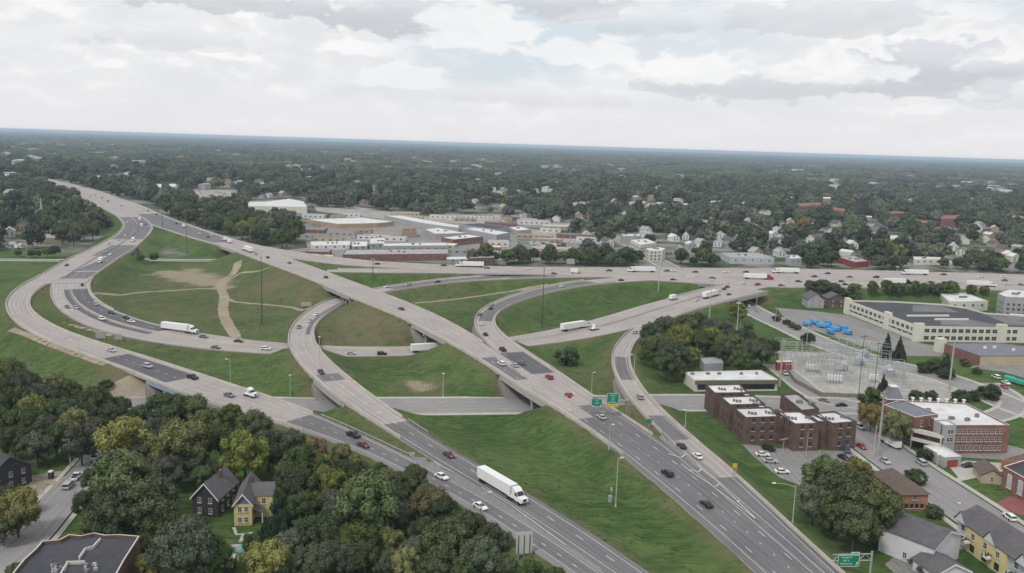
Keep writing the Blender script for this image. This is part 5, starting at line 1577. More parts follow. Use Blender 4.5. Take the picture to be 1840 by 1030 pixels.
q.face([(m0.x - t.x * 3, m0.y - t.y * 3, 8.3), (m1.x + t.x * .4, m1.y + t.y * .4, 8.3), (b2.x, b2.y, 5.95), (b3.x, b3.y, 5.95)])
q.face([(wb.x, wb.y, 5.9), (b2.x, b2.y, 5.9), (m1.x, m1.y, 8.25)])
yh.add(q, 'roof', M_SHING)
q = MB(); pp = B + n * 1.2
q.face([(pp.x, pp.y, 3.9), (pp.x + t.x * 2.6, pp.y + t.y * 2.6, 2.9), (pp.x + t.x * 2.6 + n.x * 3.6, pp.y + t.y * 2.6 + n.y * 3.6, 2.9), (pp.x + n.x * 3.6, pp.y + n.y * 3.6, 3.9)])
yh.add(q, 'porch_roof', M_SHING)
q = MB()
for k in (0.15, 3.4):
    p = pp + t * 2.45 + n * k
    q.box((p.x, p.y, -0.1), (0.22, 0.22, 3.0))
yh.add(q, 'porch_posts', M_TRIM)
gable_house('house', 'dark purple house with steep grey gables beside the yellow house', (346, 926), (392, 930), 12, 5.2, 9.2, M_DARKW, M_SHING, gable=M_DARKW, win=(2, 2), chim=True)
gable_house('house', 'black roofed house under construction at the narrow street', (-18, 892), (58, 868), 12, 5.5, 9.5, M_DARKW, M_DROOF, gable=M_DARKW, win=(3, 2), trim=False)
gable_house('shed', 'small pale shed roof among the trees', (299, 846), (313, 846), 2.5, 2.0, 2.8, M_GREYW, M_WROOF, 'shed', win=(1, 1), trim=False, side=0)
gable_house('house', 'white house with brown roof facing the townhouses', (1674, 1029), (1722, 1003), 14, 6.4, 8.9, M_WHITEW, M_SHING, win=(1, 1), side=1)
gable_house('garage', 'white garage with grey roof at the lower edge by the townhouses', (1680, 1052), (1740, 1046), 8, 2.8, 5.0, M_WHITEW, M_SHING, 'garage', win=(1, 1), side=0)

# townhouse row
A, B = U(1717, 971), U(1860, 1078)
t = (B - A).normalized(); n = Vector((-t.y, t.x, 0))
if n.y < 0:
    n = -n
th = Bld('townhouse', 'yellow and white townhouse row with grey roof at the lower corner', 'house', A + t * 14 + n * 4)
L = (B - A).length
dep = 10.5
eav, rid = 6.6, 9.8
up = lambda p, z: (p.x, p.y, z)
cuts = [0, 5.0, 20.5, L]
for k, m in enumerate((M_WHITEW, M_YELLOWW, M_BLUEGREYW)):
    q = MB()
    p0, p1 = A + t * cuts[k], A + t * cuts[k + 1]
    if k == 1:
        p0, p1 = p0 - n * 0.8, p1 - n * 0.8
    q.prism([(p.x, p.y) for p in (p0, p1, A + t * cuts[k + 1] + n * dep, A + t * cuts[k] + n * dep)], -0.2, eav - 0.02 * k)
    th.add(q, 'wall', m)
    nn = max(1, int((cuts[k + 1] - cuts[k]) / 4.5))
    th.windows(p0, p1, [3.9], nn, 1.2, 1.5, 0.5, M_TRIM)
    th.windows(p0, p1, [0.6], nn, 1.6, 1.8, 0.5, M_BLACK)
FOOT.append([(p.x, p.y) for p in (A, B, B + n * dep, A + n * dep)])
for sg in (0, 1):
    q = MB()
    e0, e1 = (A - n * 1.0, B - n * 1.0) if sg == 0 else (A + n * (dep + .5), B + n * (dep + .5))
    r0, r1 = A + n * dep / 2 - t * .5, B + n * dep / 2
    e0 = e0 - t * 0.5
    q.face([up(e0, eav), up(e1, eav), up(r1, rid), up(r0, rid)] if sg == 0 else [up(e1, eav), up(e0, eav), up(r0, rid), up(r1, rid)])
    q.face([up(e0, eav - .25), up(e0, eav), up(e1, eav), up(e1, eav - .25)])
    th.add(q, 'roof', M_SHING)
q = MB(); q.face([up(A, eav), up(A + n * dep / 2, rid - 0.3), up(A + n * dep, eav)]); th.add(q, 'gable', M_WHITEW)
for s0 in (0.2, 12.0, 24.0):
    q = MB(); g0, g1 = A + t * s0 - n * 1.1, A + t * (s0 + 4.6) - n * 1.1
    pk = (g0 + g1) / 2
    q.face([up(g0, eav - 0.3), up(g1, eav - 0.3), up(pk, rid - 0.6)])
    th.add(q, 'gable', M_WHITEW)
    q = MB(); bk = pk + n * (dep / 2)
    q.face([up(g0 - t * .3 - n * .2, eav - 0.4), up(pk - n * .3, rid - 0.4), up(bk, rid - 0.3), up(g0 - t * .3 + n * 1.2, eav - 0.1)])
    q.face([up(pk - n * .3, rid - 0.4), up(g1 + t * .3 - n * .2, eav - 0.4), up(g1 + t * .3 + n * 1.2, eav - 0.1), up(bk, rid - 0.3)])
    th.add(q, 'dormer_roof', M_SHING)
for s0 in (6.5, 15.0, 24.0):
    p = A + t * s0 - n * 2.0
    q = MB(); q.box((p.x, p.y, 2.7), (2.3, 1.3, 0.6), 0, math.atan2(t.y, t.x)); th.add(q, 'balcony', M_TRIM)
    q = MB()
    for k in range(14):
        q.box((p.x + random.uniform(-.9, .9), p.y + random.uniform(-.6, .6), 3.2), (0.4, 0.4, random.uniform(.3, .7)), 0, k, (0.4, 0.4))
    th.add(q, 'planter', LEAF['d'])

# orange brick house with hipped roof
A, B = U(1618, 919), U(1665, 918)
t = (B - A).normalized(); n = Vector((-t.y, t.x, 0)); dep = 16
oh = Bld('house', 'orange brick house with brown hipped roof by the big trees', 'house', (A + B) / 2 + n * dep / 2)
C, D = B + n * dep, A + n * dep
FOOT.append([(p.x, p.y) for p in (A, B, C, D)])
q = MB(); q.prism([(p.x, p.y) for p in (A, B, C, D)], -0.2, 5.2); oh.add(q, 'wall', M_BRICKO)
r0, r1 = (A + B) / 2 + n * 3.2, (C + D) / 2 - n * 3.2
q = MB(); o = 0.6
a_, b_, c_, d_ = A - t * o - n * o, B + t * o - n * o, C + t * o + n * o, D - t * o + n * o
q.face([up(a_, 5.1), up(b_, 5.1), up(r0, 8.2)]); q.face([up(b_, 5.1), up(c_, 5.1), up(r1, 8.2), up(r0, 8.2)]); q.face([up(c_, 5.1), up(d_, 5.1), up(r1, 8.2)]); q.face([up(d_, 5.1), up(a_, 5.1), up(r0, 8.2), up(r1, 8.2)])
oh.add(q, 'roof', M_BSHING)
oh.windows(A, B, [0.9], 4, 0.9, 1.2, 0.8, M_BLACK); oh.windows(A, B, [3.4], 1, 1.2, 1.1, 0.8, M_LIME)

# church at the edge
b = flat_building('church', 'dark red brick church with tall arched white windows beside a lawn', 'church', [(1803, 838), (1842, 826), (1905, 850), (1905, 893), (1850, 864)], 7.0, M_BRICKR, M_DROOF, 0.9, M_TRIM)
for e in fronts(b):
    if (e[1] - e[0]).length > 8:
        b.windows(e[0], e[1], [1.3], max(2, int((e[1] - e[0]).length / 4.0)), 1.9, 3.8, 1.0, M_TRIM, arch=True, glass=mat('milky_glass', (0.42, 0.45, 0.48), 0.3, 0.15, 0.6, 0.5))
gable_house('porch', 'brown roofed entrance porch at the church corner', (1762, 868), (1800, 872), 9, 2.8, 4.6, M_TAN, M_BSHING, 'porch', win=(1, 1), side=0, trim=False)
b = flat_building('garage', 'low brick wall building behind the church porch', 'garage', [(1800, 826), (1838, 815), (1870, 822), (1850, 830)], 3.4, M_BRICKO, M_BSHING, 0.2)
flat('plaza', [(1786, 906), (1815, 892), (1900, 905), (1900, 935), (1830, 925)], M_REDPAVE, 0.04, 'red brick paving in front of the church')

# black roofed building at the lower edge, with a stepped white parapet
HK = 9.0
kp = [(16, 1040), (24, 1027), (41, 1006), (63, 986), (75, 972), (107, 969), (124, 960), (146, 962), (170, 957), (189, 961), (214, 960), (251, 963), (223, 1007), (205, 1040), (190, 1100), (0, 1100)]
b = flat_building('brick_building', 'flat black roof edged by a stepped white parapet at the lower edge', 'building', kp, HK, M_BRICKD, M_DROOF, 0.8, M_LIME)
for (xa, ya, xb, yb) in ((180, 966, 167.5, 980), (167.5, 980, 153, 984), (153, 984, 142, 1000), (119, 1008, 152, 1007), (121, 1009, 107, 1032)):
    pa, pb = U(xa, ya, HK), U(xb, yb, HK)
    q = MB(); m_ = (pa + pb) / 2; q.box((m_.x, m_.y, HK - 0.8), ((pb - pa).length, 0.35, 0.7), 0, math.atan2((pb - pa).y, (pb - pa).x)); b.add(q, 'roof_divider', M_LIME)
for k in range(18):
    p = U(random.uniform(90, 119) if k % 2 else random.uniform(146, 172), random.uniform(1008, 1024), HK)
    q = MB(); q.box((p.x, p.y, HK - 0.8), (random.uniform(.4, .9), random.uniform(.3, .8), random.uniform(.3, .8)), 0, random.uniform(0, 3)); b.add(q, 'rooftop_unit', M_GREYW if k % 3 else M_UNIT)
# gazebo with teal dome, white shed roof
p = U(436, 1006)
gz = Bld('gazebo', 'small round gazebo with teal dome below the yellow house', 'gazebo', p)
q = MB()
for k in range(6):
    q.cyl((p.x + math.cos(k * 1.047) * 1.2, p.y + math.sin(k * 1.047) * 1.2, 0), (p.x + math.cos(k * 1.047) * 1.2, p.y + math.sin(k * 1.047) * 1.2, 2.4), 0.09, 0.09, 6)
gz.add(q, 'posts', M_TRIM)
q = MB()
prof = [(1.7, 2.4), (1.65, 2.8), (1.35, 3.3), (0.9, 3.65), (0.4, 3.85), (0.1, 4.0), (0.08, 4.7)]
for (r0, z0), (r1, z1) in zip(prof, prof[1:]):
    q.cyl((p.x, p.y, z0), (p.x, p.y, z1), r0, r1, 16)
gz.add(q, 'dome', M_TEAL)
b = flat_building('shed', 'low shed with white flat roof beside the gazebo', 'shed', [(398, 997), (424, 995), (418, 1019), (390, 1020)], 3.0, M_DARKW, M_WROOF, 0.15, M_TRIM)
drape('garden_path', [(410, 982), (440, 980), (470, 979), (500, 980)], 0.8, M_WALK, 0.05, 'pale garden walk below the yellow house')
drape('garden_path', [(434, 974), (437, 966), (440, 960)], 0.7, M_WALK, 0.06, 'short walk up to the yellow house')
drape('garden_path', [(420, 948), (412, 957), (425, 961), (445, 962), (462, 957)], 0.45, M_WALK, 0.055, 'curving edging round the front bed of the yellow house')

# mid distance: sheds and factories (roof corners in the photograph, height)
MID = [
    ('warehouse', 'wide white flat roofed warehouse with brick side wall', [(550, 394), (607, 402.5), (680, 401), (708, 398), (650, 390.5)], 5, 'BT', 'W'),
    ('shed', 'long white metal shed nearest the viaduct end', [(558, 434), (630, 433), (628, 440), (559, 441)], 4.6, 'WW', 'W'),
    ('shed', 'short grey roofed shed beside the long white shed', [(632, 434), (661, 433), (660, 442), (632, 443)], 4.2, 'GW', 'W'),
    ('shed', 'pale square roofed shed behind the long sawtooth hall', [(664, 428), (692, 427), (691, 437), (664, 438)], 5.5, 'GW', 'W'),
    ('factory_hall', 'long grey walled factory hall with white roof strip', [(687, 437), (800, 435.5), (806, 441), (690, 442)], 7, 'GW', 'W'),
    ('factory_hall', 'long dark roofed brick hall facing the interstate', [(622, 448), (806, 447), (806, 456), (616, 457.5)], 6, 'BR', 'G'),
    ('brick_building', 'red and tan brick building with white roof in the factory yard', [(793, 426.5), (841, 420.6), (868, 425), (815, 430.5)], 6.5, 'BR', 'W'),
    ('shed', 'open white roofed shed behind the brick building', [(763, 411.5), (787, 409), (840, 419), (781, 420)], 6, 'GW', 'W'),
    ('long_shed', 'very long pale roofed shed beside the railway yard', [(690, 387), (720, 387), (825, 405), (824, 409.5), (760, 401)], 6, 'GW', 'W'),
    ('warehouse', 'tall grey windowless warehouse with white roof edge', [(836, 411), (852, 408.5), (917, 417.5), (892, 422)], 9, 'GW', 'W'),
    ('warehouse', 'dark roofed long warehouse behind the tall grey one', [(826, 404), (862, 401), (914, 408), (890, 412)], 6, 'GW', 'D'),
    ('warehouse', 'long white roofed warehouse at the end of the railway yard', [(913, 408), (935, 407), (955, 412), (930, 414.5)], 5, 'GW', 'W'),
    ('brick_building', 'tan roofed brick building close behind the interstate', [(841, 449), (888, 449), (889, 463), (843, 464.5)], 7, 'BD', 'T'),
    ('shed', 'little white roofed shed near the interstate trees', [(802, 461), (841, 460.5), (841, 466), (803, 466)], 3.5, 'GW', 'W'),
    ('shed', 'tiny pale roofed shed right of the tan roof', [(889, 463.5), (910, 463.5), (910, 467), (889, 467)], 4, 'GW', 'W'),
    ('brick_building', 'reddish low brick workshop row in the factory yard', [(881, 449), (926, 452), (926, 457), (881, 455.5)], 5, 'BR', 'G'),
    ('brick_building', 'small brick house with hipped look in the factory yard', [(722, 411), (748, 410.5), (749, 415), (722, 416)], 7, 'BT', 'R'),
    ('workshop', 'grey roofed workshop with pale front behind the interstate', [(953, 433), (985, 434), (985, 439), (950, 438)], 5, 'GW', 'G'),
    ('workshop', 'cream workshop half hidden by trees behind the interstate', [(972, 436), (1000, 437), (1000, 441), (970, 441)], 5, 'CR', 'G'),
    ('apartment_building', 'white roofed corner apartment block on the street beyond the interstate', [(1160, 446), (1182, 444), (1196, 446), (1190, 450), (1166, 450)], 10, 'CR', 'W'),
    ('warehouse', 'white topped grey block behind the corner apartments', [(1116, 420.5), (1150, 420), (1151, 424), (1118, 424)], 8, 'GW', 'W'),
    ('apartment_building', 'cream brick flats beside the corner apartment block', [(1133, 431), (1162, 429), (1180, 436), (1150, 440)], 9, 'CR', 'W'),
    ('warehouse', 'pale grey warehouse with small windows behind the interstate', [(1295, 454), (1362, 454), (1392, 464), (1313, 462)], 6, 'BG', 'G'),
    ('warehouse', 'pale block with two small windows at the end of the grey warehouse', [(1412, 458), (1434, 458.5), (1441, 464), (1419, 464.5)], 6.5, 'BG', 'W'),
    ('warehouse', 'red walled warehouse with flat roof behind the interstate', [(1504, 461), (1535, 459), (1562, 469), (1536, 471)], 5.5, 'RW', 'G'),
    ('brick_building', 'dark brick row of flats with pale windows below the interstate', [(1641, 513), (1660, 510), (1690, 516), (1671, 519)], 9, 'BD', 'D'),
    ('hall', 'white roofed hall with cream end wall behind the cream factory', [(1690, 528), (1735, 526), (1776, 541), (1706, 542)], 6.5, 'CR', 'W'),
    ('apartment_building', 'white roofed modern apartment block with brick stair tower at the edge', [(1793, 527), (1812, 519), (1870, 524), (1870, 536), (1806, 533)], 13, 'GW', 'W'),
    ('workshop', 'low white roofed workshop with red base at the edge', [(1797, 570), (1815, 562), (1870, 566), (1870, 575), (1800, 575)], 4.5, 'RW', 'W'),
    ('warehouse', 'big white warehouse with dark doors by the far highway', [(266, 331), (314, 330), (318, 335), (270, 337)], 8, 'WW', 'W'),
    ('warehouse', 'low white roofed annex below the big white warehouse', [(309, 347), (350, 349), (350, 352), (309, 351)], 4, 'WW', 'W'),
    ('office_building', 'beige stepped office complex above the tree belt', [(446, 362), (475, 362.5), (520, 357), (545, 362), (552, 372), (500, 371), (446, 370)], 9, 'CR', 'W'),
    ('warehouse', 'far bright white roofed depot beyond the highway', [(146, 316), (175, 315.5), (228, 323), (200, 326)], 8, 'WW', 'W'),
    ('warehouse', 'far pale depot at the edge beyond the highway', [(-10, 312), (38, 311), (38, 317), (-10, 318)], 8, 'CR', 'W'),
    ('school', 'far red brick school wing with red roof', [(1430, 365), (1475, 363), (1476, 369), (1437, 371)], 10, 'BR', 'R'),
    ('tower', 'far square brick tower with pale cap rising from the red school', [(1479, 354), (1493, 354), (1493, 357), (1479, 357)], 22, 'BT', 'W'),
    ('school', 'far red brick wing right of the square tower', [(1492, 372), (1520, 375), (1518, 379), (1490, 377)], 10, 'BR', 'R'),
    ('warehouse', 'far white roofed block below the brick tower', [(1490, 384), (1510, 384), (1510, 387), (1490, 387)], 6, 'GW', 'W'),
    ('warehouse', 'far white roofed hall in front of the brick works', [(1533, 386.5), (1567, 388), (1567, 390.5), (1533, 390)], 6, 'GW', 'W'),
    ('brick_building', 'far square red brick block on the brick works', [(1592, 380), (1625, 380), (1625, 383), (1594, 384)], 10, 'BR', 'R'),
    ('brick_works', 'far long low red roofed brick works', [(1580, 389), (1630, 391.5), (1690, 399), (1640, 402)], 7, 'BR', 'R'),
    ('brick_building', 'far tall red brick end block of the brick works', [(1690, 387), (1725, 386), (1718, 393), (1690, 393)], 13, 'BR', 'R'),
    ('tower', 'far grey square tower above the trees', [(1629, 357), (1645, 357), (1645, 360), (1629, 360)], 16, 'GW', 'G'),
    ('warehouse', 'far thin white roof right of the grey tower', [(1713, 365), (1740, 366), (1740, 368), (1714, 367.5)], 6, 'GW', 'W'),
    ('office_building', 'far tan office block with white roof amid the trees', [(1270, 361), (1312, 360), (1312, 363), (1272, 364)], 7, 'BT', 'W'),
    ('office_building', 'far cream wing beside the tan office block', [(1312, 364), (1348, 363), (1348, 366), (1314, 367)], 7, 'CR', 'W'),
    ('school', 'far pale roofed low school above the street', [(1022, 364), (1060, 363), (1068, 368), (1024, 369)], 6, 'BT', 'G'),
    ('warehouse', 'far white roof strip amid trees left of the tan office', [(1222, 365), (1246, 366), (1246, 368), (1222, 367.5)], 6, 'GW', 'W'),
    ('warehouse', 'far white roofed store above the grey warehouse trees', [(1575, 423), (1612, 423), (1622, 429), (1590, 430)], 5, 'CR', 'W'),
    ('warehouse', 'pale store with white roof behind the interstate on the far side', [(1641, 461), (1690, 462), (1692, 466), (1643, 466)], 5.5, 'CR', 'W'),
    ('warehouse', 'pale little store right of the pale store', [(1706, 468), (1732, 469), (1732, 473), (1708, 473)], 4.5, 'CR', 'W'),
    ('warehouse', 'far roofed depot left of the church spire', [(20, 368), (46, 368), (46, 372), (22, 373)], 6, 'GW', 'W'),
    ('house', 'large pale house roof below the church spire', [(106, 405), (132, 404), (136, 410), (110, 412)], 6, 'GW', 'G'),
    ('warehouse', 'low pale yard building with flat roof beside the grove', [(68, 421), (110, 420), (110, 427), (68, 428)], 4, 'BT', 'G'),
]
WM = {'BT': M_BRICKT, 'WW': M_WHITEW, 'GW': M_GREYW, 'BR': M_BRICKR, 'BD': M_BRICKD, 'CR': M_CREAM, 'BG': M_BLUEGREYW, 'RW': M_REDW}
M_TROOF = mat('tan_roof', (0.30, 0.27, 0.23), 0.9, 0.12, 0.1)
M_RROOF = mat('red_tile_roof', (0.24, 0.115, 0.095), 0.9, 0.15, 0.2)
RM = {'W': M_WROOF, 'G': M_GROOF, 'D': M_DROOF, 'T': M_TROOF, 'R': M_RROOF}
for (nm, lb, pts, h, w, rf) in MID:
    b = flat_building(nm, lb, nm.split('_')[-1] if nm != 'long_shed' else 'shed', pts, h, WM[w], RM[rf], 0.4)
    for e in fronts(b):
        L = (e[1] - e[0]).length
        dist = ((e[0] + e[1]) / 2).length
        if L > 12 and dist < 900:
            st_ = 3.4 if nm in ('apartment_building', 'brick_building', 'office_building') else 7.0
            rows = [1.2 + 3.0 * k for k in range(max(1, int(h / 3.3)))] if st_ < 4 else [h * 0.45]
            b.windows(e[0], e[1], rows, max(2, min(14, int(L / st_))), 1.5, 1.5, 1.0, M_TRIM if w[0] == 'B' else M_GREYW, sill=False)
    if h > 4 and centre(b.poly).length < 1000:
        c = centre(b.poly)
        b.units([(c.x + random.uniform(-6, 6), c.y + random.uniform(-3, 3)) for k in range(3)], h - 0.4, (1.8, 1.5, 1.1))
gable_house('house', 'grey clapboard gabled house below the interstate by the cream factory', (1451, 553), (1480, 554), 13, 5.5, 9.5, M_GREYW, M_SHING, trim=False)
gable_house('house', 'dark brick house beside the grey gabled house', (1487, 553), (1520, 554), 12, 6.0, 9.0, M_BRICKD, M_SHING, trim=False)
gable_house('house', 'little yellow house with grey roof behind the cream factory', (1538, 541), (1553, 541), 14, 4.0, 6.5, M_YELLOWW, M_SHING, win=(2, 1), trim=False)
# white church with spire at the far grove
p = U(72, 398)
cs = gable_house('church', 'white church with slender pointed spire beyond the grove', (60, 401), (73, 401), 22, 9, 14, M_WHITEW, M_GROOF, 'church', win=(2, 2), trim=False)
q = MB(); q.box((p.x, p.y + 4, 0), (3.4, 3.4, 14)); q.cyl((p.x, p.y + 4, 14), (p.x, p.y + 4, 28), 1.5, 0.05, 8); cs.add(q, 'spire', M_GREYW)

# smaller sheds filling the factory district
rs = random.Random(21)
SHED_N = 0
for k in range(400):
    if SHED_N >= 46:
        break
    x, y = rs.uniform(552, 1080), rs.uniform(388, 470)
    lo_ = 384 + max(0, (x - 820) * 0.10); hi_ = 468 if x < 930 else 468 - (x - 930) * 0.08
    if not (lo_ < y < hi_):
        continue
    p = U(x, y)
    w_, d_ = rs.uniform(14, 42), rs.uniform(9, 20)
    if any(np.hypot(r.p[:, 0] - p.x, r.p[:, 1] - p.y).min() < r.hw.max() * 0.8 + w_ * .6 for r in ALL):
        continue
    box = (p.x - w_ / 2 - 4, p.x + w_ / 2 + 4, p.y - d_ / 2 - 5, p.y + d_ / 2 + 5)
    if any(min(q[0] for q in f) < box[1] and max(q[0] for q in f) > box[0] and min(q[1] for q in f) < box[3] and max(q[1] for q in f) > box[2] for f in FOOT):
        continue
    h_ = rs.uniform(3.2, 6.0)
    a_ = rs.choice([0.0, 0.0, -0.12, 0.1])
    c_, s_n = math.cos(a_), math.sin(a_)
    poly = [(p.x + u * c_ - v * s_n, p.y + u * s_n + v * c_) for (u, v) in ((-w_/2, -d_/2), (w_/2, -d_/2), (w_/2, d_/2), (-w_/2, d_/2))]
    wl, wname = rs.choice([(M_GREYW, 'grey'), (M_BRICKT, 'tan brick'), (M_BRICKR, 'red brick'), (M_WHITEW, 'white'), (M_TAN, 'tan'), (M_CREAM, 'cream')])
    rf, rname = rs.choice([(M_WROOF, 'white'), (M_GROOF, 'pale grey'), (M_GROOF, 'pale grey'), (mat('rusty_roof', (0.24, 0.17, 0.13), 0.9, 0.2, 0.1), 'rusty brown'), (M_SLATE, 'slate'), (mat('tan_roof', (0.30, 0.27, 0.23), 0.9, 0.12, 0.1), 'tan')])
    b = Bld('shed', 'tmp', 'shed', (p.x, p.y, 0), 'sheds of the factory district')
    b.block(poly, -0.2, h_, wl, rf, 0.3)
    b.poly = poly
    b.windows(poly[0], poly[1], [h_ * 0.35], max(2, int(w_ / 6)), 2.2, 1.4, 1.0, M_GREYW, sill=False)
    SHED_N += 1
    SHEDS = globals().setdefault('SHEDS', [])
    SHEDS.append((x, b.root, wname, rname))
SHEDS.sort(key=lambda q: q[0])
_n = {}
SHED_ORD = 'first second third fourth fifth sixth seventh eighth ninth tenth eleventh twelfth'.split()
for (x, ro, wname, rname) in SHEDS:
    k = _n.get((wname, rname), 0); _n[(wname, rname)] = k + 1
    ro['label'] = 'low %s shed with %s roof in the factory district, %s such from left' % (wname, rname, SHED_ORD[k])
# a few yard trees there
for k in range(60):
    x, y = rs.uniform(556, 960), rs.uniform(395, 466)
    q = G(x, y); sp_ = rs.uniform(6, 11)
    if len(TREES) > 330 or any(in_box(q, f, 5) for f in FOOT) or any(np.hypot(r.p[:, 0] - q.x, r.p[:, 1] - q.y).min() < r.hw.max() * .8 + 6 for r in ALL):
        continue
    tree_at(q.x, q.y, 0, sp_, sp_ * 1.1, rs.choice('ddmmg'), 'round', False, 'tree', 'factory district')

# houses among the trees beyond the interstate
HOUSE_SPOTS = []
rg = random.Random(5)
SEEN = '''905 377;922 380;940 391;951 395;985 403;1000 398;1020 401;1033 452;1045 404;1040 392;1210 433;1232 430;1240 448;1258 444;1252 436;1290 443;1308 440;1322 436;1395 418;1402 434;1437 424;1456 438;1468 436;1388 427;
1395 442;1725 458;1745 455;1760 457;1713 450;1752 463;1820 470;1800 455;1784 444;1772 436;1829 452;975 405;1048 418;1068 425;1075 429;1093 428;1160 420;655 369;640 368;648 370;472 357;482 355;508 352;560 352;1012 371;1105 366;
1140 372;1170 376;1195 384;1216 388;1490 420;1510 432;1580 446;1600 452;1620 446;1652 440;1680 446;1560 436;1530 446;1280 402;1302 410;1342 402;1352 414;1375 396;1420 402;860 330;905 348;870 335;895 322;930 352;
962 350;980 345;884 345;1010 338;1090 340;1180 344;1250 340;1460 330;1500 345;1570 340;1690 345;1780 350;1820 340;1740 336;700 330;640 335;560 330;470 340;430 335;380 330;90 330;130 312;60 290;100 285;35 300;
28 270;60 275;110 265;165 250;200 265;250 300;330 290;10 285;80 262;45 262;150 258;20 350;35 395;40 415;18 425;95 398;130 398'''
spots = [tuple(float(v) for v in it.split()) for it in SEEN.replace('\n', '').split(';')]
for k in range(150):
    x = rg.uniform(10, 1830)
    y = 242 + x * 0.031 + 8 + rg.random()**1.4 * 118
    if x < 700 and y > 330 + 0.04 * x:
        continue
    spots.append((x, y))
for k in range(46):
    spots.append((rg.uniform(960, 1830), rg.uniform(405, 466)))
for (x, y) in spots:
    p = U(x, y)
    if any(np.hypot(r.p[:, 0] - p.x, r.p[:, 1] - p.y).min() < r.hw.max() + 14 for r in ALL) or any(abs(p.x - c[0][0]) < 26 and abs(p.y - c[0][1]) < 26 for c in FOOT):
        continue
    far = p.length
    s_ = 1.0 if far < 1200 else min(4.5, far / 1200)
    w_, dp = rg.uniform(7, 10) * s_, rg.uniform(10, 15) * s_
    rz = rg.uniform(-0.5, 0.9)
    wm = rg.choice([M_WHITEW, M_WHITEW, M_GREYW, M_CREAM, M_TRIM, M_BRICKT]) if far < 1400 else rg.choice([M_WHITEW, M_GREYW, M_GREYW, M_CREAM, M_BRICKT])
    rm = rg.choice([M_SHING, M_GROOF, M_GROOF, M_BSHING, M_WROOF]) if far < 1400 else rg.choice([M_GROOF, M_GROOF, M_SHING, M_WROOF])
    eh, rh = rg.uniform(4.5, 6) , rg.uniform(7.5, 9.5)
    if far > 1600:
        rh = eh + 1.5
        up_ = 5 if far < 2400 else 13
        eh += up_; rh += up_
    root = empty('house', (p.x, p.y, 0), rz)
    q = MB(); q.box((0, 0, -0.2), (w_, dp, eh + 0.2)); q.face([(-w_/2, -dp/2, eh), (w_/2, -dp/2, eh), (0, -dp/2, rh)]); q.face([(w_/2, dp/2, eh), (-w_/2, dp/2, eh), (0, dp/2, rh)])
    q.build('wall', wm, root)
    q = MB()
    for sg in (-1, 1):
        q.face([(sg * (w_/2 + .4), -dp/2 - .4, eh - .3), (sg * (w_/2 + .4), dp/2 + .4, eh - .3), (0, dp/2 + .4, rh + .1), (0, -dp/2 - .4, rh + .1)])
    q.build('roof', rm, root)
    if far < 1100:
        for k in (-1, 1):
            q = MB(); q.box((k * w_ * .22, -dp/2 - .03, 1.2), (1.1, 0.1, 1.6)); q.build('window', M_GLASS, root)
            q = MB(); q.box((k * w_ * .22, -dp/2 - .03, 3.6), (1.1, 0.1, 1.3)); q.build('window', M_GLASS, root)
    HOUSE_SPOTS.append((root, p, far, x, y, wm, rm))
    FOOT.append([(p.x - 7 * s_, p.y - 12 * s_), (p.x + 7 * s_, p.y - 12 * s_), (p.x + 7 * s_, p.y + 8 * s_), (p.x - 7 * s_, p.y + 8 * s_)])


# ------------------------------------------------------------------ woodland to the horizon (one mass)
def clump_mesh(name, seed, c, n=16, span=84.0):
    g = np.random.default_rng(seed)
    V, F = [], []
    for k in range(n):
        x, y = g.uniform(-span / 2, span / 2, 2)
        r = g.uniform(7, 13); h = g.uniform(9, 18)
        base = len(V)
        for q in range(70):
            d = g.normal(size=3); d[2] = abs(d[2]) * 0.9 - 0.15
            d /= np.linalg.norm(d)
            p = np.array([x, y, h * 0.55]) + d * np.array([r, r, h * 0.45]) * g.uniform(0.8, 1.05)
            nn = d + g.normal(scale=0.25, size=3); nn /= np.linalg.norm(nn)
            e = np.cross(nn, g.normal(size=3)); e /= np.linalg.norm(e); f = np.cross(nn, e)
            s = g.uniform(1.2, 2.6)
            i = len(V)
            V += [p + e * s, p + f * s, p - e * s, p - f * s]; F.append((i, i + 1, i + 2, i + 3))
        i = len(V)
        for (zz, cr) in ((0.1, 0.8), (0.55, 0.9), (0.9, 0.45)):
            for k2 in range(7):
                a = k2 * 0.8976
                V.append(np.array([x + math.cos(a) * r * cr, y + math.sin(a) * r * cr, h * zz]))
        for row in (0, 7):
            for k2 in range(7):
                F.append((i + row + k2, i + row + (k2 + 1) % 7, i + row + 7 + (k2 + 1) % 7, i + row + 7 + k2))
        F.append(tuple(i + 14 + k2 for k2 in range(7)))
    me = bpy.data.meshes.new(name)
    me.from_pydata([tuple(v) for v in V], [], F)
    me.materials.append(WOODLEAF[c])
    me.update()
    return me


protos = bpy.data.collections.new('woodland_kinds')
WOODLEAF = {'d': leaf_mat('canopy_dark', (0.050, 0.066, 0.036), (0.108, 0.124, 0.074), 0.48), 'm': leaf_mat('canopy_green', (0.062, 0.084, 0.042), (0.130, 0.152, 0.082), 0.48), 'g': leaf_mat('canopy_grey', (0.074, 0.088, 0.060), (0.155, 0.168, 0.122), 0.48), 'y': LEAF['y'], 'a': LEAF['a']}
PROTO = []
for k, c in enumerate('ddmmggdmya'):
    o = bpy.data.objects.new('woodland_kind_%02d' % k, crown_mesh('crown', 100 + k, 420, 0.066, 'low', WOODLEAF[c]))
    protos.objects.link(o); PROTO.append(o)
for k, c in enumerate('dmgdgm'):
    o = bpy.data.objects.new('woodland_kind_%02d' % (k + 10), clump_mesh('clump', 200 + k, c))
    protos.objects.link(o); PROTO.append(o)

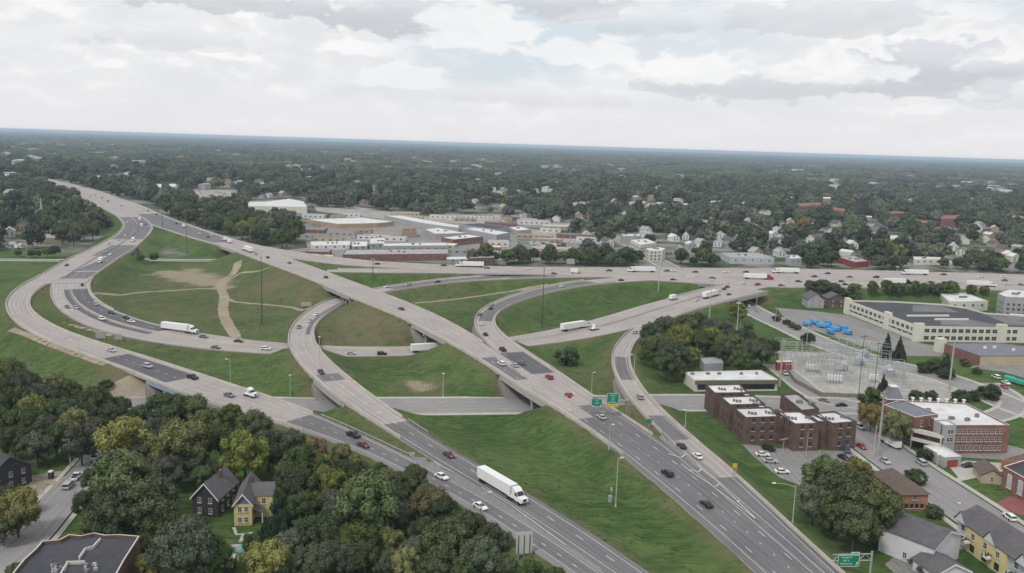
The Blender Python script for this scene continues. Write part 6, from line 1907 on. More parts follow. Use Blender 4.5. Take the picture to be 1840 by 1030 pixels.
BX = [-50, 0, 60, 150, 196, 212, 214, 240, 300, 420, 545, 550, 560, 700, 800, 930, 965, 1000, 1100, 1500, 1840, 1950]
BY = [452, 452, 452, 432, 412, 394, 352, 356, 380, 412, 442, 400, 372, 380, 392, 402, 436, 474, 475, 481, 490, 492]
YARDS = [[U(x, y) for (x, y) in q] for q in ([(350, 338), (425, 342), (440, 358), (430, 370), (355, 370), (325, 350)], [(790, 383), (900, 384), (915, 402), (820, 402)],
         [(255, 330), (325, 330), (330, 352), (255, 350)], [(440, 358), (560, 356), (560, 388), (440, 386)], [(0, 428), (60, 425), (60, 452), (0, 456)], [(62, 412), (115, 408), (112, 436), (62, 438)],
         [(135, 314), (240, 318), (240, 338), (160, 332)])]


def in_poly(px, py, poly):
    ins = np.zeros(len(px), bool)
    n = len(poly)
    for k in range(n):
        x1, y1 = poly[k][0], poly[k][1]; x2, y2 = poly[(k + 1) % n][0], poly[(k + 1) % n][1]
        c = ((y1 > py) != (y2 > py)) & (px < (x2 - x1) * (py - y1) / (y2 - y1 + 1e-12) + x1)
        ins ^= c
    return ins


def wood(y0, y1, sp, smin, smax, far=False, drop=0.0):
    ys = np.arange(y0, y1, sp)
    P = []
    for y in ys:
        w = y * 0.64 + 60
        xs = np.arange(-w, w, sp)
        P.append(np.c_[xs + RNG.uniform(-.45, .45, len(xs)) * sp, np.full(len(xs), y) + RNG.uniform(-.45, .45, len(xs)) * sp])
    P = np.vstack(P)
    # photo position of each foot
    d = np.c_[P, np.full(len(P), -CAM_H)]
    f = np.array(_fwd); rr = np.array(_right); uu = np.array(_up)
    wv = d @ f
    px = 920 + FOC * (d @ rr) / wv; py = 515 - FOC * (d @ uu) / wv
    ok = py < np.interp(px, BX, BY)
    # clearings: streets, lots and lawns between the groves
    cl = np.sin(P[:, 0] * 0.013 + 1.3 * np.sin(P[:, 1] * 0.004)) * np.sin(P[:, 1] * 0.0085 + 1.7 * np.sin(P[:, 0] * 0.0031))
    ok &= ~((cl > 0.70) & (RNG.uniform(size=len(P)) < 0.8))
    # streets: straight lanes without trees
    for (ca, sa, per, hwid) in ((0.97, 0.24, 270.0, 9.0), (0.98, -0.20, 610.0, 12.0), (0.30, -0.95, 190.0, 8.0)):
        u = (P[:, 0] * ca + P[:, 1] * sa) % per
        ok &= ~((abs(u - per / 2) < hwid) & (P[:, 1] < 6000))
    ok &= RNG.uniform(size=len(P)) > drop
    for poly in YARDS:
        ok &= ~in_poly(P[:, 0], P[:, 1], [(p.x, p.y) for p in poly])
    if y0 < 9000:
        for poly in FOOT:
            a = np.array(poly); lo, hi = a.min(0) - 10, a.max(0) + 6
            cm = a.mean(0); run = min(150.0, (0.036 if cm[1] < 1100 and len(poly) == 4 else 0.055) * cm[1])
            lat = P[:, 0] - (cm[0] / cm[1]) * (P[:, 1] - cm[1])      # slid along the line of sight
            k = ok & (lat > lo[0]) & (lat < hi[0]) & (P[:, 1] > lo[1] - run) & (P[:, 1] < hi[1])
            if k.any() and len(poly) == 4 and (hi - lo).max() < 70:
                ok[k] = False
            elif k.any():
                c = a.mean(0)
                big = c + (a - c) * 1.12
                idx = np.where(k)[0]
                near = np.zeros(len(idx), bool)
                for sh_ in np.arange(0, run, 10.0):
                    near |= in_poly(P[idx, 0] + sh_ * cm[0] / cm[1], P[idx, 1] + sh_, big)
                ok[idx[near]] = False
        for r in ALL:
            for i in range(0, len(r.p), 3):
                k = (abs(P[:, 0] - r.p[i, 0]) < 60) & (abs(P[:, 1] - r.p[i, 1]) < 60)
                if k.any():
                    m = np.zeros(len(P), bool); m[k] = np.hypot(P[k, 0] - r.p[i, 0], P[k, 1] - r.p[i, 1]) < r.hw[i] + 12
                    ok &= ~m
        for (x, y, r_) in TREES:
            k = (abs(P[:, 0] - x) < r_ + 3) & (abs(P[:, 1] - y) < r_ + 3)
            ok &= ~k
    P = P[ok]
    n = len(P)
    s = RNG.uniform(smin, smax, n)
    kind = RNG.integers(10, 16, n) if far else RNG.choice(10, n, p=[.16, .16, .15, .15, .13, .12, .08, .04, .008, .002])
    sz = np.stack([s, s, s * RNG.uniform(0.85, 1.2, n)], 1)
    return P, kind, sz, RNG.uniform(0, 6.28, n)


parts = [wood(640, 1500, 12.5, 8.5, 20, drop=0.16), wood(1500, 2600, 15.5, 11, 24, drop=0.10),
         wood(2600, 5200, 62, 0.95, 1.25, True), wood(5200, 11000, 105, 1.5, 2.0, True), wood(11000, 30000, 230, 3.0, 3.8, True)]
P = np.vstack([a[0] for a in parts]); kind = np.concatenate([a[1] for a in parts]); sz = np.vstack([a[2] for a in parts]); rot = np.concatenate([a[3] for a in parts])
sz[kind >= 10, 2] = np.minimum(sz[kind >= 10, 2], 1.35) * RNG.uniform(0.7, 1.15, int((kind >= 10).sum()))
me = bpy.data.meshes.new('woodland')
me.from_pydata(np.c_[P, np.zeros(len(P))].tolist(), [], [])
for nm, ty, arr in (('kind', 'INT', kind.astype(np.int32)), ('turn', 'FLOAT', rot)):
    me.attributes.new(nm, ty, 'POINT').data.foreach_set('value', arr)
me.attributes.new('size', 'FLOAT_VECTOR', 'POINT').data.foreach_set('vector', sz.ravel())
wood_o = bpy.data.objects.new('woodland', me)
COL.objects.link(wood_o)
tag(wood_o, 'leafy town canopy stretching to the horizon', 'woodland', kind='stuff')
gn = bpy.data.node_groups.new('woodland_nodes', 'GeometryNodeTree')
gn.interface.new_socket('Geometry', in_out='INPUT', socket_type='NodeSocketGeometry')
gn.interface.new_socket('Geometry', in_out='OUTPUT', socket_type='NodeSocketGeometry')
N = gn.nodes
gi, go = N.new('NodeGroupInput'), N.new('NodeGroupOutput')
iop = N.new('GeometryNodeInstanceOnPoints')
ci = N.new('GeometryNodeCollectionInfo')
ci.inputs['Collection'].default_value = protos
ci.inputs['Separate Children'].default_value = True
ci.inputs['Reset Children'].default_value = True
def named(nm, ty):
    n = N.new('GeometryNodeInputNamedAttribute'); n.data_type = ty; n.inputs['Name'].default_value = nm
    return n.outputs['Attribute']
cx = N.new('ShaderNodeCombineXYZ')
gn.links.new(named('turn', 'FLOAT'), cx.inputs[2])
gn.links.new(gi.outputs[0], iop.inputs['Points'])
gn.links.new(ci.outputs[0], iop.inputs['Instance'])
iop.inputs['Pick Instance'].default_value = True
gn.links.new(named('kind', 'INT'), iop.inputs['Instance Index'])
gn.links.new(named('size', 'FLOAT_VECTOR'), iop.inputs['Scale'])
gn.links.new(cx.outputs[0], iop.inputs['Rotation'])
gn.links.new(iop.outputs[0], go.inputs[0])
wood_o.modifiers.new('trees', 'NODES').node_group = gn
print('woodland points', len(P))

# ------------------------------------------------------------------ weeds and tufts over the embankments (one mass)
def tuft_mesh(name, seed, m):
    g = np.random.default_rng(seed)
    V, F = [], []
    for k in range(16):
        a = g.uniform(0, 6.28); r = g.uniform(0, 0.55); h = g.uniform(0.25, 0.75); w = g.uniform(0.06, 0.16)
        b = np.array([math.cos(a) * r, math.sin(a) * r, -0.05]); t = b + np.array([math.cos(a) * g.uniform(0, .45), math.sin(a) * g.uniform(0, .45), h])
        e = np.array([-math.sin(a), math.cos(a), 0]) * w
        i = len(V)
        V += [b - e, b + e, t + e * .5, t - e * .5]; F.append((i, i + 1, i + 2, i + 3))
    me = bpy.data.meshes.new(name)
    me.from_pydata([tuple(v) for v in V], [], F); me.materials.append(m); me.update()
    return me


tk = bpy.data.collections.new('weed_kinds')
for k, m in enumerate((mat('weed_green', (0.080, 0.115, 0.036), 1.0, 0.25, 0.3, 0.1), mat('weed_dark', (0.070, 0.102, 0.034), 1.0, 0.25, 0.3, 0.1), mat('weed_pale', (0.125, 0.150, 0.062), 1.0, 0.2, 0.3, 0.1), mat('straw', (0.17, 0.15, 0.075), 1.0, 0.2, 0.5, 0.1), mat('weed_green', (0, 0, 0)))):
    o = bpy.data.objects.new('weed_kind_%d' % k, tuft_mesh('tuft', 300 + k, m)); tk.objects.link(o)
n = 30000
WP = np.c_[RNG.uniform(-300, 210, n), 130 + 450 * RNG.uniform(0, 1, n)**1.3]
dn = np.sin(WP[:, 0] * 0.05 + 2 * np.sin(WP[:, 1] * 0.031)) * np.sin(WP[:, 1] * 0.06 + 1.5 * np.sin(WP[:, 0] * 0.043))
okk = RNG.uniform(-0.9, 0.6, n) < dn
okk &= (abs(WP[:, 0]) < WP[:, 1] * 0.62 + 8)
for r in ALL + [S_SUB, S_SLIP]:
    for i in range(0, len(r.p), 2):
        k = np.where(okk & (abs(WP[:, 0] - r.p[i, 0]) < r.hw[i] + 5) & (abs(WP[:, 1] - r.p[i, 1]) < r.hw[i] + 5))[0]
        okk[k[np.hypot(WP[k, 0] - r.p[i, 0], WP[k, 1] - r.p[i, 1]) < r.hw[i] + (1.2 if r in RD.values() else 3.6)]] = False
for poly in FOOT:
    if abs(poly[0][0]) < 500 and poly[0][1] < 600:
        okk &= ~in_poly(WP[:, 0], WP[:, 1], poly)
okk &= (WP[:, 0] < 45) | ((WP[:, 1] > 400) & (WP[:, 0] < 100))
for o in bpy.data.objects:
    if o.name.split('.')[0] in ('dirt_path', 'dirt_patch', 'dirt_slope'):
        for vv in list(o.data.vertices)[::2]:
            k = np.where(okk & (abs(WP[:, 0] - vv.co.x) < 3) & (abs(WP[:, 1] - vv.co.y) < 3))[0]
            okk[k] = False
WP = WP[okk]
WZ = np.array([float(GH(a, b)) for a, b in WP])
wm_ = bpy.data.meshes.new('weeds')
wm_.from_pydata(np.c_[WP, WZ].tolist(), [], [])
ws = RNG.uniform(0.35, 1.0, len(WP))
wm_.attributes.new('kind', 'INT', 'POINT').data.foreach_set('value', RNG.integers(0, 5, len(WP)).astype(np.int32))
wm_.attributes.new('turn', 'FLOAT', 'POINT').data.foreach_set('value', RNG.uniform(0, 6.28, len(WP)))
wm_.attributes.new('size', 'FLOAT_VECTOR', 'POINT').data.foreach_set('vector', np.stack([ws, ws, ws * 0.4], 1).ravel())
weeds = bpy.data.objects.new('weeds', wm_)
COL.objects.link(weeds)
tag(weeds, 'rough weeds and grass tufts over the embankments', 'weeds', kind='stuff')
gn2 = gn.copy()
for nd in gn2.nodes:
    if nd.type == 'COLLECTION_INFO':
        nd.inputs['Collection'].default_value = tk
weeds.modifiers.new('tufts', 'NODES').node_group = gn2
print('weeds', len(WP))

# ------------------------------------------------------------------ haze
hz = MB(); hz.box((0, 17900, -1.6), (70400, 37200, 105.6))
hzo = hz.build('haze', [])
hm = bpy.data.materials.new('haze_air'); hm.use_nodes = True
hn = hm.node_tree.nodes; hn.clear()
pv = hn.new('ShaderNodeVolumePrincipled'); ho = hn.new('ShaderNodeOutputMaterial')
pv.inputs['Color'].default_value = (0.67, 0.83, 1.0, 1)
pv.inputs['Density'].default_value = 7.2e-5
pv.inputs['Anisotropy'].default_value = 0.0
hm.node_tree.links.new(pv.outputs[0], ho.inputs['Volume'])
hzo.data.materials.append(hm)
tag(hzo, 'thin pale haze over the whole town', 'haze', kind='stuff')

# ------------------------------------------------------------------ vehicles
def paint(name, c, rough=0.35):
    return mat('paint_' + name, c, rough, 0.05, 1.0, 0.5, 0.0, None, 'obj')


PAINT = {'white': paint('white', (0.74, 0.74, 0.73)), 'silver': paint('silver', (0.42, 0.43, 0.44)), 'grey': paint('grey', (0.15, 0.155, 0.165)), 'black': paint('black', (0.018, 0.018, 0.020)),
         'red': paint('red', (0.34, 0.03, 0.03)), 'maroon': paint('maroon', (0.12, 0.03, 0.032)), 'tan': paint('tan', (0.36, 0.31, 0.25)), 'blue': paint('blue', (0.05, 0.09, 0.2)), 'orange': paint('orange', (0.62, 0.28, 0.10))}
M_TYRE = mat('tyre_rubber', (0.02, 0.02, 0.02), 0.9, 0.1, 2.0, 0.2, 0, None, 'obj')
M_CGLASS = mat('car_glass', (0.02, 0.023, 0.028), 0.12, 0.1, 2.0, 0.6, 0, None, 'obj')
M_LAMP = mat('headlight_lens', (0.7, 0.7, 0.66), 0.2, 0.05, 2.0, 0.6, 0, None, 'obj')
M_TAIL = mat('taillight_lens', (0.35, 0.02, 0.02), 0.3, 0.05, 2.0, 0.6, 0, None, 'obj')
M_CHASS = mat('truck_chassis', (0.035, 0.035, 0.037), 0.8, 0.2, 1.0, 0.3, 0, None, 'obj')


def hull(b, prof, w0, w1, zmid, mi=0):
    """side outline (x, z) carried across the width; narrower above zmid"""
    n = len(prof)
    i = len(b.v)
    for sg in (-1, 1):
        for (x, z) in prof:
            b.v.append((x, sg * (w0 if z < zmid else w1) / 2, z))
    for k in range(n):
        k2 = (k + 1) % n
        b.f.append((i + k, i + k2, i + n + k2, i + n + k)); b.m.append(mi)
    b.f.append(tuple(i + n - 1 - k for k in range(n))); b.m.append(mi)
    b.f.append(tuple(i + n + k for k in range(n))); b.m.append(mi)


def cabin(b, x0, x1, X0, X1, z0, z1, w0, w1, mi=0):
    i = len(b.v)
    b.v += [(x0, -w0/2, z0), (x1, -w0/2, z0), (x1, w0/2, z0), (x0, w0/2, z0), (X0, -w1/2, z1), (X1, -w1/2, z1), (X1, w1/2, z1), (X0, w1/2, z1)]
    for q in ((3, 2, 1, 0), (4, 5, 6, 7), (0, 1, 5, 4), (1, 2, 6, 5), (2, 3, 7, 6), (3, 0, 4, 7)):
        b.f.append(tuple(i + k for k in q)); b.m.append(mi)


CAR = {  # body outline, glasshouse, roof, axles, wheel radius, width
    'sedan': dict(prof=[(-2.3, .35), (2.28, .33), (2.36, .55), (2.22, .74), (1.0, .92), (-1.5, .97), (-2.28, .92), (-2.38, .6)], cab=(-1.75, 1.05, -1.1, 0.25, .9, 1.40, 1.70, 1.30), ax=(1.42, -1.40), r=.33, w=1.84),
    'SUV': dict(prof=[(-2.25, .42), (2.3, .42), (2.38, .7), (2.25, .98), (1.15, 1.08), (-2.2, 1.12), (-2.32, .7)], cab=(-2.2, 1.1, -2.0, 0.45, 1.06, 1.68, 1.80, 1.48), ax=(1.45, -1.42), r=.38, w=1.92),
    'minivan': dict(prof=[(-2.4, .40), (2.45, .40), (2.52, .65), (2.3, .92), (1.6, 1.05), (-2.4, 1.10), (-2.48, .7)], cab=(-2.38, 1.75, -2.2, 0.75, 1.02, 1.72, 1.86, 1.55), ax=(1.5, -1.5), r=.36, w=1.95),
    'pickup': dict(prof=[(-2.75, .50), (2.75, .50), (2.82, .75), (2.7, 1.05), (1.3, 1.14), (-2.75, 1.16), (-2.82, .8)], cab=(-0.75, 1.25, -0.55, 0.6, 1.1, 1.78, 1.84, 1.50), ax=(1.75, -1.7), r=.41, w=2.0),
}
VM = {}


def car_meshes(kind, col):
    key = (kind, col)
    if key in VM:
        return VM[key]
    s = CAR[kind]
    out = []
    b = MB(); hull(b, s['prof'], s['w'], s['w'] * 0.95, 0.8)
    if kind == 'pickup':
        b.box((-1.75, 0.88, 1.14), (1.9, 0.12, 0.12)); b.box((-1.75, -0.88, 1.14), (1.9, 0.12, 0.12))
    out.append(('body', b.mesh('body', PAINT[col])))
    c = s['cab']
    b = MB(); cabin(b, *c); out.append(('window', b.mesh('window', M_CGLASS)))
    b = MB(); b.box(((c[2] + c[3]) / 2, 0, c[5] - 0.02), (c[3] - c[2] + 0.12, c[7] + 0.06, 0.07))
    for sg in (-1, 1):
        for x, X in ((c[0] * .5 + c[2] * .5, c[2]), (c[1], c[3])):
            b.cyl((x, sg * c[6] / 2 * 0.97, c[4]), (X, sg * c[7] / 2, c[5]), 0.045, 0.045, 4)
    out.append(('roof', b.mesh('roof', PAINT[col])))
    wb = MB(); wb.cyl((0, -0.11, 0), (0, 0.11, 0), s['r'], s['r'], 12)
    wm = wb.mesh('wheel', M_TYRE)
    for ax in s['ax']:
        for sg in (-1, 1):
            out.append(('wheel', wm, (ax, sg * (s['w'] / 2 - 0.10), s['r'])))
    hx = max(p[0] for p in s['prof']); tx = min(p[0] for p in s['prof'])
    hb = MB(); hb.box((0, 0, 0), (0.10, 0.38, 0.16)); hm_ = hb.mesh('headlight', M_LAMP); tm_ = hb.mesh('taillight', M_TAIL)
    for sg in (-1, 1):
        out.append(('headlight', hm_, (hx - 0.09, sg * 0.66, .60)))
        out.append(('taillight', tm_, (tx + 0.05, sg * 0.68, .70)))
    if kind == 'pickup':
        b = MB(); b.box((-1.75, 0, 1.165), (1.8, 1.6, 0.01)); out.append(('cargo_bed', b.mesh('cargo_bed', M_CHASS)))
    VM[key] = out
    return out


def far_mesh(kind, col):
    key = ('far', kind, col)
    if key not in VM:
        b = MB()
        if kind in CAR:
            s = CAR[kind]; c = s['cab']
            hull(b, s['prof'], s['w'], s['w'] * 0.95, 0.8, 0); cabin(b, *c, 1)
            b.box(((c[2] + c[3]) / 2, 0, c[5] - 0.02), (c[3] - c[2] + 0.12, c[7] + 0.06, 0.07), 0)
            for ax in s['ax']:
                b.cyl((ax, -s['w'] / 2, s['r']), (ax, s['w'] / 2, s['r']), s['r'], s['r'], 8, 2)
            VM[key] = b.mesh(kind, [PAINT[col], M_CGLASS, M_TYRE])
        else:
            for it in truck_meshes(kind, col):
                me = it[1]; o = Vector(it[2]) if len(it) > 2 else Vector()
                mi = {'trailer': 0, 'cargo_box': 0, 'cab': 0 if col == 'white' else 3, 'windshield': 1}.get(it[0], 2)
                i0 = len(b.v)
                b.v += [tuple(Vector(v.co) + o) for v in me.vertices]
                for p in me.polygons:
                    b.f.append(tuple(i0 + k for k in p.vertices)); b.m.append(mi)
            VM[key] = b.mesh(kind, [PAINT['white'], M_CGLASS, M_TYRE, PAINT[col]])
    return VM[key]


def truck_meshes(kind, col):
    key = (kind, col)
    if key in VM:
        return VM[key]
    out = []
    wb = MB(); wb.cyl((0, -0.28, 0), (0, 0.28, 0), 0.5, 0.5, 12); wm = wb.mesh('wheel', M_TYRE)
    if kind in ('semi', 'tractor'):
        # tractor: front at x = +, hitch near 0
        x0 = 11.2 if kind == 'semi' else 3.6
        b = MB()
        hull(b, [(x0 - 6.6, .9), (x0 - 0.15, .75), (x0, 1.0), (x0 - 0.1, 1.9), (x0 - 1.75, 2.15), (x0 - 2.6, 3.1), (x0 - 3.4, 3.75), (x0 - 4.4, 3.95), (x0 - 4.5, 1.3), (x0 - 6.6, 1.25)], 2.45, 2.25, 1.6)
        out.append(('cab', b.mesh('cab', PAINT[col])))
        b = MB()
        b.face([(x0 - 1.70, -1.0, 2.20), (x0 - 1.70, 1.0, 2.20), (x0 - 2.55, 0.95, 3.10), (x0 - 2.55, -0.95, 3.10)])
        for sg in (-1, 1):
            b.box((x0 - 2.75, sg * 1.135, 2.1), (0.9, 0.06, 0.75))
        b.box((x0 - 0.02, 0, 1.1), (0.08, 1.0, 0.7))
        out.append(('windshield', b.mesh('windshield', M_CGLASS)))
        b = MB(); b.box((x0 - 3.6, 0, .6), (6.8, 0.9, 0.45))
        for sg in (-1, 1):
            b.cyl((x0 - 3.0, sg * 1.0, .75), (x0 - 4.4, sg * 1.0, .75), 0.33, 0.33, 8)
        out.append(('chassis', b.mesh('chassis', M_CHASS)))
        hb = MB(); hb.box((0, 0, 0), (0.12, 0.35, 0.25)); hm_ = hb.mesh('headlight', M_LAMP)
        for sg in (-1, 1):
            out.append(('headlight', hm_, (x0 - 0.08, sg * 0.95, .95)))
            for ax in (x0 - 1.2, x0 - 5.1, x0 - 6.3):
                out.append(('wheel', wm, (ax, sg * 0.98, .5)))
            mb = MB(); mb.box((x0 - 1.9, sg * 1.4, 2.1), (0.12, 0.25, 0.7)); out.append(('mirror', mb.mesh('mirror', M_CHASS)))
    if kind == 'semi':
        b = MB(); b.box((-2.1, 0, 1.15), (16.2, 2.6, 2.95))
        for k in range(9):
            b.box((-9.6 + k * 1.9, 0, 1.2), (0.06, 2.64, 2.85))
        out.append(('trailer', b.mesh('trailer', PAINT['white'])))
        b = MB(); b.box((-8.0, 0, .75), (3.4, 1.1, 0.4)); b.box((2.2, 0.9, .2), (0.2, 0.2, 1.0)); b.box((2.2, -0.9, .2), (0.2, 0.2, 1.0)); b.box((-2.1, 0, 1.02), (15.8, 2.3, 0.14))
        out.append(('underframe', b.mesh('underframe', M_CHASS)))
        for sg in (-1, 1):
            for ax in (-7.4, -8.7):
                out.append(('wheel', wm, (ax, sg * 0.98, .5)))
    if kind == 'box_truck':
        b = MB(); b.box((-1.0, 0, 1.0), (5.2, 2.3, 2.4)); out.append(('cargo_box', b.mesh('cargo_box', PAINT['white'])))
        b = MB(); hull(b, [(1.6, .6), (3.7, .6), (3.75, 1.2), (3.1, 1.45), (2.6, 2.2), (1.6, 2.25)], 2.0, 1.8, 1.3); out.append(('cab', b.mesh('cab', PAINT[col])))
        b = MB(); b.face([(3.13, -.85, 1.5), (3.13, .85, 1.5), (2.66, .8, 2.15), (2.66, -.8, 2.15)]); out.append(('windshield', b.mesh('windshield', M_CGLASS)))
        for sg in (-1, 1):
            for ax in (2.9, -2.2):
                out.append(('wheel', wm, (ax, sg * 0.85, .5)))
    VM[key] = out
    return out


def put_vehicle(kind, col, x, y, z, rz, far):
    nm = {'sedan': 'sedan_car', 'SUV': 'suv_car', 'minivan': 'minivan', 'pickup': 'pickup_truck', 'semi': 'semi_truck', 'tractor': 'tractor_unit', 'box_truck': 'box_truck'}[kind]
    if far:
        return link_mesh(nm, far_mesh(kind, col), None, (x, y, z), rz)
    root = empty(nm, (x, y, z), rz)
    for it in (car_meshes(kind, col) if kind in CAR else truck_meshes(kind, col)):
        link_mesh(it[0], it[1], root, it[2] if len(it) > 2 else (0, 0, 0))
    return root


# photo x, y of the wheels; kind; colour; per road
K = {'s': 'sedan', 'u': 'SUV', 'v': 'minivan', 'p': 'pickup', 'S': 'semi', 'T': 'tractor', 'X': 'box_truck'}
CC = {'w': 'white', 's': 'silver', 'g': 'grey', 'k': 'black', 'r': 'red', 'm': 'maroon', 't': 'tan', 'b': 'blue', 'o': 'orange'}
TRAFFIC = {
    ('A', 1, 'on the outer ramp nearest the wood'): '200.7 632 s s;266 661 u s;346 681 p k;412 713 s g;450 713 T w;635 785 p k;653 803 s m;794 860 s w;863 914 s w',
    ('B', 1, 'on the tightly curved ramp'): '577 671 s k;537 590 s g;557 579 s s;567 567 s w;807 821 s m;900 884 S w',
    ('B', 1, 'on the slip road from the interstate'): '695 517 s w;734 514 u s;786 508 s k;894 495.5 u w',
    ('C', 1, 'on the lower carriageway inside the loop'): '121 553 s g;136 555 s s;183 575 u w;148 513.5 s k;172 548.5 u s;200 563.5 s k;227 572.5 s k;236 579.5 s w;322 596 S w;366 607 s g;429 615 s m;379 630 s g;478 629 u w',
    ('C', 1, 'on the lower carriageway under the bridges'): '631 637 s s;686 638 u k;776 632 S k;822 625 s m',
    ('C', 1, 'on the carriageway climbing to the interstate'): '1034 592 S w;1068 593 T w;1210 539 X w;1278 534 S w;1252 541 s w;1185 576 s k;1301 521 s k;1310 531 s k;1307 517 s k;1335 512 v w;1361 513 p r',
    ('E', -1, 'on the curved ramp joining the viaduct'): '877 549 s s;882 556 s k;861 567 s g;864 584 s w;872 603 s k;903 631 p k;987 681 u r;1019.7 713 s r;1080 752.5 s s;938 655 s g;1010 516 s w;1116 505 s k',
    ('M', -1, 'on the long viaduct'): '901 656.5 u w;927 659 s s;585.5 500 s k;721 557 s m;1206.6 854 u k;1293.7 907 s k;460 458 s s;481 464 s k;520 474 s g;445 452 S w;412 437 X w;405 433 X w;379 423 s w;358 421 s w;374 427 s k;330 409 X w;317 403 s k;281 386 s k;258 378 u w;266 380 s k;280 390 s s;296 397 s s',
    ('D', -1, 'on the slender curved ramp'): '1150 716.5 u t;1210 805 s k;1253 823 s w;1141 599 s s',
    ('F', -1, 'on the far interstate carriageway'): '678 475.5 s k;797 478 s k;845 480 S w;875 483 s g;949 484.5 s w;993 485 s w;1094 487.5 s k;1153 489 S w;1198 488 s k;1210 488 s w;1249 490 s k;1304 490 s w;1340 490 s k;1412 491 S w;1487 492.5 s k;1463 498 s k;1644 494 S w;1695 494.5 s k;1763 499 u w;1803 499 s w;1805 505 s k;1526 499 s g;1574 499.5 u k',
    ('J', 1, 'on the near interstate carriageway'): '996 493.5 s m;1034 491.5 X o;1280 501 s k;1210 504 s k;1241 500 s w;1362 502 S r;1435 507 s k;1512 507 s k;1519 512.5 s k;1543 514.5 s k;1404 514.5 s k;1612 511 S k;1643 507 s k;1668 507 s k;1691 507 s k;1704 508 u k;1718 508 s w;1762 515 S w;1715 517 s k;1808 511 s w;1835 513 s g;1450 513 s s',
    ('W', 1, 'on the bend of the far highway'): '228 400 s w;251 397 X w;254 408 X w;239 434 X w;196 439 s s;198 459 s w;120 478 s k;180 472 X w;262 404 s k;225 424 s w;214 432 s s',
    ('W', 1, 'on the distant stretch of highway'): '121 339 s w;138 340 s k;149 336 s t;161 341 s g;152 353 s w;162 355 s k;174 357 s w;182 358 s s;193 363 u k;200 356 u k;215 361 s k;230 371 s r;110 331 s w;131 334 s s;143 345 s g;170 348 s w;186 351 s k;205 366 s w',
}
COUNT = {}
_o1 = 'first second third fourth fifth sixth seventh eighth ninth tenth eleventh twelfth thirteenth fourteenth fifteenth sixteenth seventeenth eighteenth nineteenth'.split()
ORD = list(_o1)
for _t, _n in (('twentieth', 'twenty'), ('thirtieth', 'thirty'), ('fortieth', 'forty'), ('fiftieth', 'fifty'), ('sixtieth', 'sixty'), ('seventieth', 'seventy')):
    ORD += [_t] + [_n + '-' + q for q in _o1[:9]]
KW = {'sedan': 'car', 'SUV': 'tall car', 'minivan': 'minivan', 'pickup': 'pickup truck', 'semi': 'semi truck', 'tractor': 'trailerless truck', 'box_truck': 'box truck'}
CAT = {'sedan': 'car', 'SUV': 'car', 'minivan': 'minivan', 'pickup': 'pickup truck', 'semi': 'truck', 'tractor': 'truck', 'box_truck': 'truck'}
for (rk, dr, ph), txt in TRAFFIC.items():
    r = RD[rk]
    rows = []
    for it in txt.split(';'):
        a = it.split()
        rows.append((float(a[0]), float(a[1]), K[a[2]], CC[a[3]]))
    byx = rk in ('F', 'J')
    rows.sort(key=lambda q: q[0] if byx else -q[1])
    for n_, (x, y, kind, col) in enumerate(rows):
        sv, off = r.near(x, y)
        lim = r.hw.max() if kind in CAR else r.hw.max() - 0.5
        p, t, hw = r.at(sv)
        off = max(-(hw - 1.9), min(hw - 1.9, off))
        X, Y = p[0] - t[1] * off, p[1] + t[0] * off
        rz = math.atan2(t[1] * dr, t[0] * dr)
        far = math.hypot(X, Y) > 520
        o = put_vehicle(kind, col, X, Y, p[2] + ROAD_Z[rk] + 0.03, rz, far)
        if kind == 'tractor':
            o.scale = (0.84, 0.84, 0.84)
        if kind == 'semi':
            # keep both ends on the lane through the bend
            p2, t2, _ = r.at(sv + dr * 4)
            o.rotation_euler = (0, 0, math.atan2(t2[1] * dr, t2[0] * dr))
        how = 'from the photo left' if byx else 'from the photo bottom'
        tag(o, '%s %s %s, %s %s' % (col, KW[kind], ph, ORD[n_], how), CAT[kind], 'vehicles ' + ph)

